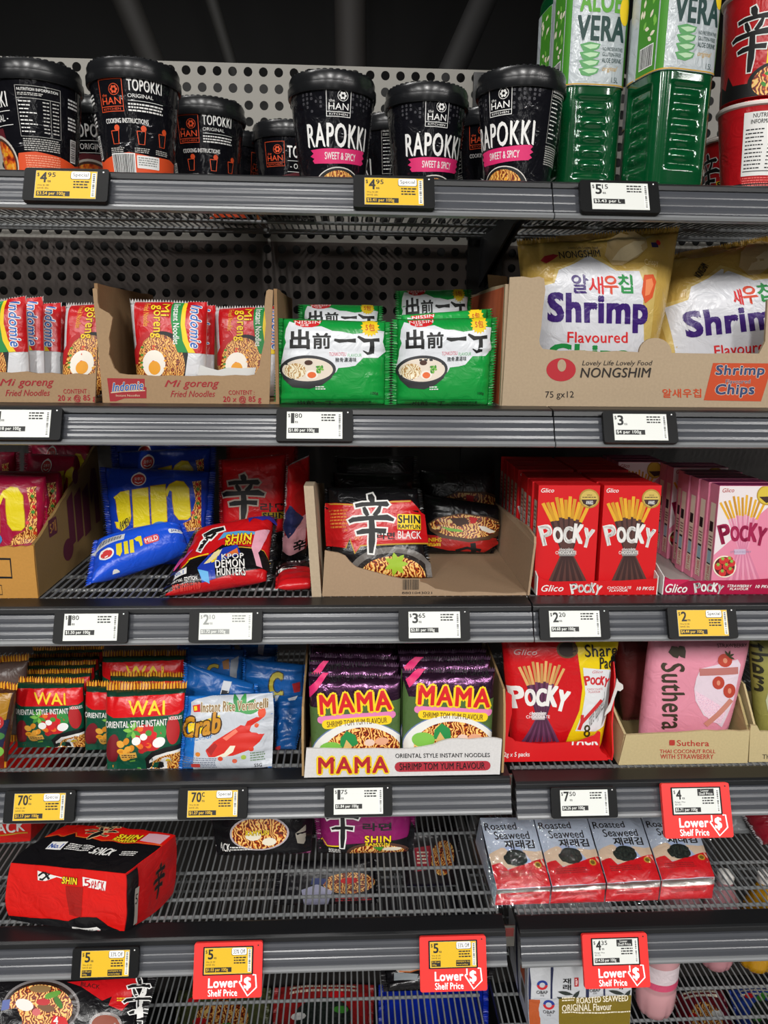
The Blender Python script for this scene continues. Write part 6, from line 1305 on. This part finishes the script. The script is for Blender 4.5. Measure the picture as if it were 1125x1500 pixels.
A5.poly([(-10, 625), (140, 628), (405, 648), (480, 612), (580, 620), (650, 690), (760, 745), (-10, 760)], SBK, 1)
A5.poly([(210, 340), (390, 388), (390, 396), (330, 378), (270, 400), (220, 396)], SWH, 2); A5.stroke([(222, 370), (250, 352), (290, 360), (252, 392), (232, 388)], 12, BLK, 3).stroke([(262, 350), (290, 390)], 12, BLK, 3)
A5.txt('SHIN', 364, 380, 458, 420, YELP, 4, .05, rot=6, out=(.06, BLK)).poly([(496, 378), (640, 406), (632, 462), (498, 432)], WHT, 2).txt('5', 506, 390, 545, 438, mat('#c9121f'), 3, .04).txt('PACK', 552, 402, 628, 456, mat('#c9121f'), 3, .03, rot=8)
A5.poly([(388, 430), (500, 440), (490, 615), (410, 612)], mat('#a81712', 'film'), 1)
A5.poly([(424, 686), (580, 680), (606, 706), (590, 735), (430, 718)], SWH, 3).ell(594, 722, 18, 14, REDP, 4, n=10).small(436, 692, 560, 714, 3, BLK, 4)
t5 = Art(190, 210); t5.rect(0, 78, 190, 212, SBK, 1).poly([(0, 80), (20, 70), (34, 82), (44, 58), (54, 80), (190, 74), (190, 86), (0, 86)], SBK, 1).stroke([(0, 76), (20, 66), (34, 78), (44, 54), (54, 76), (190, 70)], 2, GOLDP, 2)
brush_char(t5, 50, -10, 100, 82, BLK, mat('#d9b98a'), 2, 2); t5.txt('SHIN', 110, 34, 146, 56, YELP, 4, .05, out=(.05, BLK)).txt('RAMYUN', 110, 59, 146, 72, YELP, 4, .05, out=(.05, BLK)).poly([(150, 16), (184, 12), (184, 66), (150, 62)], mat('#d9a8b4'), 2)
t5.poly([(28, 104), (54, 104), (56, 140), (28, 138)], SWH, 2).txt('No.1', 31, 114, 52, 132, mat('#2a4fa0'), 3, .05).small(60, 110, 98, 140, 4, SWH, 2).txt('5PACK', 102, 112, 136, 144, SWH, 2, .03, .25).small(146, 116, 168, 140, 3, SWH, 2)
r5 = Art(210, 90); brush_char(r5, 100, 20, 150, 70, BLK, mat('#8a2a20'), 2, 1.5); r5.rect(2, 2, 40, 90, SBK, 1).rect(30, 30, 44, 86, mat('#8f8780'), 2).txt('5', 33, 40, 42, 56, BLK, 3)
A5.finish()
block('noodle_multipack', 'big glossy red and black noodle multipack overhanging the fifth shelf at the left', 'noodle multipack', [FBL, FBR, FTR, FTL, BBL, BBR, BTR, BTL], {'': RF, 'left': SBK, 'right': mat('#a81214', 'film')}, {'front': A5, 'top': t5, 'right': r5}, .10, .0035, 'red noodle multipacks', 3, 20)
a = onYZ(-170, .235, Z5+.002); b = onYZ(52, .225, Z5+.002); hz = V((0, 0, .105)); bk = V((.01, .17, 0))
pk = Art(200, 105); pk.txt('5 PACK', 130, 60, 192, 84, SWH, 2, .04, rot=-8).stroke([(60, 100), (196, 84)], 3, GOLDP, 1)
block('noodle_multipack', 'second red noodle multipack behind the big one, a corner peeking at the left edge', 'noodle multipack', [a, b, b+hz, a+hz, a+bk, b+bk, b+bk+hz, a+bk+hz], RF, {'front': pk}, .10, .003, 'red noodle multipacks', 5, 12)
MAG = mat('#8c1a62', 'film')
G1 = [(452, 1138), (614, 1136), (606, 1251), (466, 1255)]
GA1 = CropArt(G1, 300, 1195, 320); GA1.poly([(555, 165), (600, 130), (620, 160), (720, 140), (1040, 110), (1065, 40), (1090, 90), (1090, 230), (555, 230)], SBK, 1).stroke([(590, 160), (608, 124), (632, 158), (700, 150)], 7, YELP, 2)
brush_char(GA1, 628, -130, 790, 160, BLK, WHT, 3, 7); GA1.txt('라면', 812, 24, 955, 62, BLK, 3, .01, fat=.05).txt('SHIN', 822, 90, 952, 124, YELP, 5, .05, out=(.06, BLK)).txt('RAMYUN', 826, 128, 946, 144, YELP, 5, .05, out=(.06, BLK)).ell(890, 190, 160, 64, mat('#57372b'), 2, n=30).ell(890, 196, 145, 56, NOODLE, 3, n=30).poly([(860, 150), (920, 150), (900, 180)], LEAF, 4).ell(960, 165, 50, 12, CREAM, 4, n=12).small(640, 170, 700, 195, 3, SWH, 3)
GA2 = CropArt([(300, 1140), (462, 1140), (456, 1247), (318, 1242)], 300, 1195, 320); GA2.rect(40, -200, 560, 170, SBK, 0).ell(290, 50, 150, 84, mat('#b9aeb4'), 2, n=30).ell(290, 50, 140, 76, NOODLE, 3, n=30).ell(260, 60, 40, 22, CREAM, 4, n=12).ell(340, 90, 36, 20, CREAM, 4, n=12).txt('RAMYUN', 222, 34, 338, 56, YELP, 5, .05, out=(.05, BLK)).txt('4PACK', 58, 98, 140, 136, SWH, 3, .03).small(140, 112, 260, 134, 2, SWH, 3).poly([(470, 60), (520, 30), (545, 70), (510, 124), (480, 110)], mat('#9a9488'), 2)
for q, art, lb, sd in ((G1, GA1, 'magenta noodle multipack with black brushed character at the back of the nearly empty shelf', 141), ([(300, 1140), (462, 1140), (456, 1247), (318, 1242)], GA2, 'dark noodle multipack with a noodle bowl, left of the magenta one at the shelf back', 142)):
    pack('noodle_multipack', lb, 'noodle multipack', art, quad(q, .235, .195, Z5+.002), .055, MAG, 'lr', .05, '#701450', 'magenta noodle multipacks', sd, wr=.002, p=4, pu=4)
# ---- seaweed multipack in clear film
CLEAR = bpy.data.materials.new('clear film'); CLEAR.use_nodes = True
nt = CLEAR.node_tree; ou = nt.nodes['Material Output']; tr = nt.nodes.new('ShaderNodeBsdfTransparent'); gl = nt.nodes.new('ShaderNodeBsdfGlossy'); mx = nt.nodes.new('ShaderNodeMixShader'); nz = nt.nodes.new('ShaderNodeTexNoise'); bp = nt.nodes.new('ShaderNodeBump'); tc = nt.nodes.new('ShaderNodeTexCoord')
gl.inputs['Roughness'].default_value = .08; mx.inputs[0].default_value = .10; nz.inputs['Scale'].default_value = 38; nz.inputs['Distortion'].default_value = 2; bp.inputs['Strength'].default_value = 1; bp.inputs['Distance'].default_value = .008
tr.inputs['Color'].default_value = (.96, .96, .97, 1)
nt.links.new(tc.outputs['Object'], nz.inputs['Vector']); nt.links.new(nz.outputs['Fac'], bp.inputs['Height']); nt.links.new(bp.outputs['Normal'], gl.inputs['Normal'])
nt.links.new(tr.outputs[0], mx.inputs[1]); nt.links.new(gl.outputs[0], mx.inputs[2]); nt.links.new(mx.outputs[0], ou.inputs['Surface'])
SWT = mat('#b9c4d4', 'film'); SBE = mat('#d9bfa4', 'film'); SRD = mat('#d01620', 'film'); SZG = mat('#d4cfc8', 'foil', .4)
SA2 = Art(80, 120)
SA2.poly([(0, 64), (20, 56), (70, 64), (80, 60), (80, 90), (0, 90)], SBE, 0).poly([(24, 56), (46, 54), (62, 84), (44, 84)], mat('#a9b9d9', 'film'), 1)
SA2.txt('Roasted', 3, 12, 50, 25, BLK, 2, .015).txt('Seaweed', 14, 28, 66, 42, BLK, 2, .015).txt('재래김', 26, 44, 70, 58, BLK, 2, .01, fat=.03)
SA2.poly([(0, 82), (14, 80), (22, 92), (50, 84), (80, 74), (80, 121), (0, 121)], SRD, 2)
r = random.Random(3); SA2.poly([(38+18*math.cos(t)*r.uniform(.85, 1.1), 74+14*math.sin(t)*r.uniform(.85, 1.1)) for t in [k*math.pi/10 for k in range(20)]], NUTS, 3)
SA2.star(68, 86, 6, 4.6, 12, GOLDP, 4).ell(68, 86, 3.4, 3.4, mat('#6f5312'), 5, n=12).small(10, 94, 56, 104, 3, mat('#8a0f14'), 3)
SA3 = Art(80, 36); SA3.rect(0, -1, 80, 10, SZG, 1)
for k in range(40): SA3.poly([(k*2, 9.8), (k*2+2, 9.8), (k*2+1, 12.4)], SZG, 1)
SA3.small(14, 16, 66, 22, 2, mat('#8a0f14'), 2)
root = thing('seaweed_multipack', 'clear-wrapped row of seaweed packets, red below and pale blue above', 'seaweed multipack', atZ(880, 1320, Z5R))
L = lambda a, b, t: a+(b-a)*t
tl, trr = atY(702, 1198, .185), atY(1016, 1196, .180); zl, zr = atY(727, 1304, .085), atY(1048, 1285, .085); bl, br = atZ(724, 1326, Z5R+.004), atZ(1044, 1316, Z5R+.004)
for i in range(4):
    u0, u1 = i/4+.003, (i+1)/4-.003; mb = MB()
    for q, art, hgt in (([L(tl, trr, u0), L(tl, trr, u1), L(zl, zr, u1), L(zl, zr, u0)], SA2, .007), ([L(zl, zr, u0), L(zl, zr, u1), L(bl, br, u1), L(bl, br, u0)], SA3, .006)):
        S0, nn = quadmap(q); g = [k/12 for k in range(13)]
        bul = lambda u, v: hgt*max(0, 1-abs(2*u-1)**4)**.5*max(0, 1-abs(2*v-1)**4)**.5 + noise.noise(V((u*5+i*3, v*4, i)))*.0016
        S = lambda u, v, h=0.0: S0(u, v, h+bul(u, v))
        mb.add([S(u, v) for v in g for u in g], [(j*13+k, j*13+k+1, (j+1)*13+k+1, (j+1)*13+k) for j in range(12) for k in range(12)], SWT if art is SA2 else SRD)
        art.emit(mb, S, g[1:-1], g[1:-1], .0004, .0001)
    a, b, c, d = L(tl, trr, u0), L(tl, trr, u1), L(bl, br, u1), L(bl, br, u0)
    mb.add([a, b, V((b.x, b.y+.03, Z5R+.004)), V((a.x, a.y+.03, Z5R+.004)), d, c], [(0, 1, 2, 3), (3, 2, 5, 4), (0, 3, 4), (1, 5, 2)], SWT)
    mb.build('seaweed_packet', root, smooth='auto')
mb = MB(); e = V((.010, 0, 0)); up = V((0, -.008, .010)); fwd = V((0, -.012, .004)); N = 16; vs = []
for prof in ([bl+V((0, -.004, -.0025)), br+V((0, -.004, -.0025))], [zl+fwd, zr+fwd], [tl+up, trr+up], [tl+V((0, .035, .004)), trr+V((0, .035, .004))], [V((tl.x, tl.y+.04, Z5R+.001)), V((trr.x, trr.y+.04, Z5R+.001))]):
    for k in range(N+1):
        t = -.025+1.05*k/N; p = L(prof[0], prof[1], t); q_ = noise.noise(p*30)*.003; vs.append(p+V((0, q_, abs(q_))))
fs = [(j*(N+1)+k, j*(N+1)+k+1, (j+1)*(N+1)+k+1, (j+1)*(N+1)+k) for j in range(4) for k in range(N)]
mb.add(vs, fs+[tuple(j*(N+1) for j in range(4, -1, -1)), tuple(j*(N+1)+N for j in range(5))], CLEAR); o = mb.build('clear_wrap', root, smooth='auto'); o['label'] = 'crinkled clear film'
P = [(1076, 1180), (1190, 1176), (1190, 1252), (1114, 1254)]
pack('snack_packet', 'dark red speckled packet in clear film, cut by the right edge of the fifth shelf', 'snack packet', None, quad(P, .235, .195, Z5R+.002), .06, mat('#8a1524', 'film'), 'lr', .05, '#8f8a8c', None, 151, wr=.003)
pack('snack_packet', 'grey clear-film packet half hidden behind the red-sleeved tag', 'snack packet', None, quad([(1030, 1170), (1084, 1170), (1102, 1236), (1044, 1232)], .255, .225, Z5R+.002), .04, mat('#777a7c', 'film'), 'lr', .05, '#8f9294', None, 152, wr=.003)
# ================================================================ lowest shelf and base
mb = MB(); mb.box((XL, .02, 0), (XR, .46, .085), mat('#131314', 'plastic')); tag(mb.build('base_plinth', base=(0, .24, 0), bevel=.003), 'black base plinth under the lowest wire shelf', 'plinth')
BQ6 = [(-70, 1420), (232, 1428), (200, 1560), (-70, 1572)]
B6 = CropArt(BQ6, 0, 1380, 250)
B6.poly([(470, 270), (920, 240), (860, 420), (820, 470), (740, 430), (760, 370), (700, 400), (560, 300)], SR, 1)
brush_char(B6, 830, 230, 1010, 620, BLK, WHT, 3, 7); B6.txt('BLACK', 560, 280, 680, 310, mat('#2a0a0a'), 2, .03, rot=10).small(790, 380, 850, 410, 2, YELP, 2)
B6.ell(310, 440, 250, 190, mat('#7d7878', 'film'), 2, n=44).ell(308, 445, 236, 176, mat('#2a1a14', 'film'), 3, n=44).ell(300, 450, 215, 160, NOODLE, 4, n=44)
for x, y, rx, ry, m, ro in ((200, 430, 60, 40, '#f3ece4', 20), (300, 320, 70, 26, '#8a6a3a', 0), (320, 410, 46, 24, '#c4262c', 0), (380, 360, 60, 22, '#5c9a2a', -20), (420, 410, 50, 20, '#3f7a22', 60), (340, 450, 60, 26, '#7a5232', 10), (280, 480, 30, 26, '#d86a6a', 0)): B6.ell(x, y, rx, ry, mat(m), 5, n=16, rot=ro)
B6.poly([(60, 470), (150, 450), (190, 540), (180, 640), (60, 640)], SBK, 6).poly([(390, 500), (470, 516), (500, 600), (360, 600)], REDP, 6).txt('4', 392, 512, 420, 560, WHT, 7, .05).ell(720, 560, 100, 84, mat('#8d8583', 'film'), 2, n=30).ell(720, 566, 86, 70, mat('#8a3a1c'), 3, n=30).poly([(60, 400), (110, 390), (100, 460), (50, 470)], mat('#5a6aa8'), 5)
pack('noodle_multipack', 'black noodle multipack with a large noodle bowl, bottom left corner', 'noodle multipack', B6, quad(BQ6, .145, .055, Z6+.002), .06, SBK, 'lr', .05, '#151315', 'dark noodle multipacks on the lowest shelf', 161, wr=.003, p=4, pu=4)
K6 = [(552, 1402), (738, 1396), (714, 1464), (560, 1462)]
KA = CropArt(K6, 540, 1380, 260); KA.poly([(150, 200), (340, 190), (330, 240), (190, 250)], mat('#a9a29a'), 1).stroke([(190, 236), (260, 250), (330, 232)], 10, mat('#b5622a'), 2).poly([(160, 240), (310, 270), (300, 310), (160, 296)], mat('#7d8488'), 2).txt('Spicy Ramen', 460, 250, 690, 296, mat('#a99a2a'), 2, .03, .2, rot=-6)
pack('noodle_multipack', 'shiny black noodle multipack behind the red-sleeved tag, yellow script on its edge', 'noodle multipack', KA, quad(K6, .215, .165, Z6+.005), .045, SBK, 'lr', .05, '#151315', 'dark noodle multipacks on the lowest shelf', 162, wr=.0035, p=3, pu=3)
for q, y1, y0, z, film, lb, sd, art in (
    ([(404, 1262), (556, 1258), (560, 1372), (400, 1374)], .415, .375, Z6+.002, mat('#1c1a1e', 'film'), 'dark noodle packet on the lowest shelf seen through the wires, orange noodle picture', 163, 1),
    ([(586, 1216), (676, 1212), (672, 1330), (590, 1330)], .44, .42, Z6+.002, mat('#20181c', 'film'), 'dark packet with a bright picture at the lowest shelf back, seen through the wires', 164, 2)):
    A_ = Art(140, 110)
    if art == 1: A_.ell(98, 56, 34, 26, NOODLE, 1, n=24).ell(98, 50, 12, 8, REDP, 2, n=10).poly([(36, 70), (56, 56), (76, 74), (70, 108), (40, 108)], mat('#b9b9d6', 'film'), 1).poly([(50, 40), (70, 44), (64, 58), (48, 56)], mat('#33407a'), 2).small(80, 92, 130, 102, 2, mat('#c9303a'), 2)
    else: A_.poly([(30, 30), (70, 24), (66, 70), (30, 76)], mat('#a82436', 'film'), 1).ell(96, 50, 28, 34, NOODLE, 1, n=20).small(36, 36, 62, 62, 4, CREAM, 2)
    pack('noodle_packet', lb, 'noodle packet', A_, quad(q, y1, y0, z), .03, film, 'lr', .05, None, 'packets seen through the wire decks', sd, wr=.002)
for q, z, film, lb, sd in (([(262, 1448), (398, 1446), (392, 1540), (250, 1540)], .110, '#4d5230', 'olive packet lying on the plinth, dimly seen through the wires at the bottom', 165), ([(402, 1428), (548, 1424), (546, 1540), (398, 1540)], .110, '#a02020', 'red packet lying on the plinth, seen through the wires at the bottom', 166), ([(554, 1440), (716, 1436), (716, 1540), (552, 1540)], .110, '#1233c0', 'bright blue packet lying on the plinth, seen through the wires at the bottom', 167),
                          ([(985, 1456), (1060, 1450), (1085, 1540), (1000, 1540)], .110, '#6e1220', 'dark red packet on the plinth below the pink bottles, seen through the wires', 168), ([(1066, 1450), (1150, 1450), (1180, 1540), (1090, 1540)], .110, '#23409a', 'blue packet on the plinth at the right edge, seen through the wires', 169)):
    A_ = Art(120, 100); r = random.Random(sd)
    A_.ell(60, 60, 34, 30, (NOODLE, NUTS, STEW)[sd % 3], 1, n=24) if sd != 167 else None
    for k in range(5): A_.ell(r.uniform(15, 105), r.uniform(10, 90), 9, 6, r.choice((LEAF, REDP, CREAM, WHT)), 2, n=10) if sd != 167 else None
    A_.small(20, 8, 100, 24, 2, CREAM, 2) if sd != 167 else None
    P = [atZ(x, y, z) for x, y in q]; P = [V((p.x, min(p.y, .44), p.z)) for p in P]
    pack('noodle_packet', lb, 'noodle packet', A_, P, .034, mat(film, 'film'), 'lr', .05, None, 'packets seen through the wire decks', sd, wr=.002, base=V((sum(p.x for p in P)/4, sum(p.y for p in P)/4, .09)))
# ---- seaweed packs standing in clear film
OW = mat('#c4c6ca', 'film'); ONV = mat('#23284a'); OGD = mat('#7d6a1e', 'film')
oq = [(771, 1392), (928, 1390), (924, 1530), (774, 1534)]
OA = CropArt(oq, 740, 1380, 385)
for x0, x1 in ((100, 200), (350, 430)):
    OA.poly([(x0-6, 30), (x0+4, 30), (x0, 130), (x0+8, 200), (x0+6, 480), (x0-6, 480)], ONV, 1).poly([(x1-8, 30), (x1, 30), (x1+4, 130), (x1, 200), (x1, 480), (x1-8, 480)], ONV, 1)
def obap(x, y, k=1.0):
    for a0, c in ((0, '#c3262e'), (180, '#243a8a')):
        OA.stroke([(x+18*k*math.cos(math.radians(a0+t)), y+18*k*math.sin(math.radians(a0+t))) for t in range(0, 190, 15)], 11*k, mat(c), 3)
    OA.txt('OBAP', x-24*k, y+28*k, x+24*k, y+44*k, BLK, 3, .03).txt('오밥', x-9*k, y+47*k, x+9*k, y+56*k, BLK, 3)
obap(156, 204); obap(384, 196)
for x in (245, 470): OA.txt('재', x, 170, x+34, 196, BLK, 3, 0, fat=.03).txt('래', x, 200, x+34, 228, BLK, 3, 0, fat=.03)
for x in (222, 444):
    for k, (dx, dy, l, ro) in enumerate(((0, 236, 70, .25), (62, 282, 60, -1.0), (-4, 262, 60, .5))): leaf(OA, x+dx, dy, l, 10, ro, mat('#2c3330', 'film'), 3)
for x in (294, 516): OA.rect(x, 166, x+18, 210, mat('#b3242c'), 3).small(x+4, 172, x+14, 206, 4, WHT, 4)
OA.rect(122, 270, 226, 480, mat('#b9bcc2', 'film'), 4).rect(100, 276, 146, 480, mat('#b5562a', 'film'), 5).poly([(226, 272), (550, 258), (546, 480), (226, 480)], OGD, 4); n0 = len(OA.sh); obap(184, 300, 1.05)
for k in range(n0, len(OA.sh)): P_, f_, m_, l_ = OA.sh[k]; OA.sh[k] = (P_, f_, m_, 6)
OA.txt('ROASTED SEAWEED', 304, 262, 526, 292, CREAM, 6, .03, rot=-3).txt('ORIGINAL Flavour', 240, 300, 456, 334, CREAM, 6, .02, rot=-2).small(240, 340, 540, 352, 1, CREAM, 6).small(240, 264, 296, 290, 2, CREAM, 6)
y0 = .080; a, b = onYZ(774, y0, Z6), onYZ(925, y0, Z6); ta, tb_ = atY(771, 1392, y0+.012), atY(928, 1390, y0+.012); bk = V((0, .15, 0))
OS = Art(150, 110); OS.rect(70, 6, 82, 110, ONV, 1).rect(100, 24, 130, 60, mat('#b5562a'), 1).rect(104, 66, 128, 86, mat('#4a4438'), 1).txt('OBAP', 100, 8, 128, 16, BLK, 1)
OA.finish()
block('seaweed_multipack', 'white seaweed multipack with olive band and round emblems, under the lower red-sleeved tag', 'seaweed multipack', [a, b, tb_, ta, a+bk, b+bk, tb_+bk, ta+bk], OW, {'front': OA, 'left': OS}, .03, .0015, None, 9, 14)
# ---- drink bottles
def drink(px, Y, r, h, col, label, band, z=Z6, capc='#e8e4e0'):
    c = onYZ(px, Y, z); root = thing('drink_bottle', label, 'bottle', c, 'small drink bottles on the lowest shelf')
    m = mat(col, 'gloss'); b = m.node_tree.nodes['Principled BSDF']; b.inputs['Transmission Weight'].default_value = .35; b.inputs['Coat Weight'].default_value = .3
    prof = [(.3, 0), (.62, .002), (.86, .010), (.97, .022), (1, .04), (1, .055), (.97, .058), (.97, .062), (1, .066), (1, h*.6), (.97, h*.66), (.8, h*.76), (.5, h*.86), (.42, h*.9), (.42, h*.94)]
    N = 60; vs = []
    for R, zz in prof:
        for k in range(N):
            t = 2*math.pi*k/N; pet = 1-.10*max(0, math.cos(5*t))**6*max(0, 1-zz/.055); rr = r*R*pet
            vs.append(c+V((rr*math.cos(t), rr*math.sin(t), zz)))
    mb = MB(); n = len(prof); mb.add(vs, [(i*N+k, i*N+(k+1) % N, (i+1)*N+(k+1) % N, (i+1)*N+k) for i in range(n-1) for k in range(N)]+[tuple(range(N-1, -1, -1)), tuple(range((n-1)*N, n*N))], m)
    mb.build('bottle_body', root, smooth=True)
    mb = MB(); mb.lathe([(r*1.012, .070), (r*1.012, h*.58)], c, mat(band, 'film'), 48, False, False)
    mb.lathe([(r*1.02, .070), (r*1.02, .082)], c, mat('#c9486a' if band != '#d9a01c' else '#b8860c', 'film'), 48, False, False); mb.build('label_sleeve', root, smooth='auto')
    mb = MB(); mb.lathe([(r*.46, h*.93), (r*.46, h*.995), (r*.40, h)], c, mat(capc, 'plastic'), 24); mb.build('cap', root, smooth='auto')
PK1, PK2 = '#e2a9ae', '#d99aa2'
drink(957, .115, .0315, .190, PK1, 'pink drink bottle nearest the aisle, right of the white seaweed multipack', '#d3c3c8')
drink(990, .228, .0305, .190, PK2, 'pink drink bottle at the back, left of the back pair', '#d8c4c8')
drink(1046, .205, .0305, .190, PK2, 'pink drink bottle at the back, between the other pink one and the yellow one', '#d8c4c8')
drink(1104, .200, .0315, .190, '#d9a012', 'yellow drink bottle at the right edge of the lowest shelf', '#d9a01c')
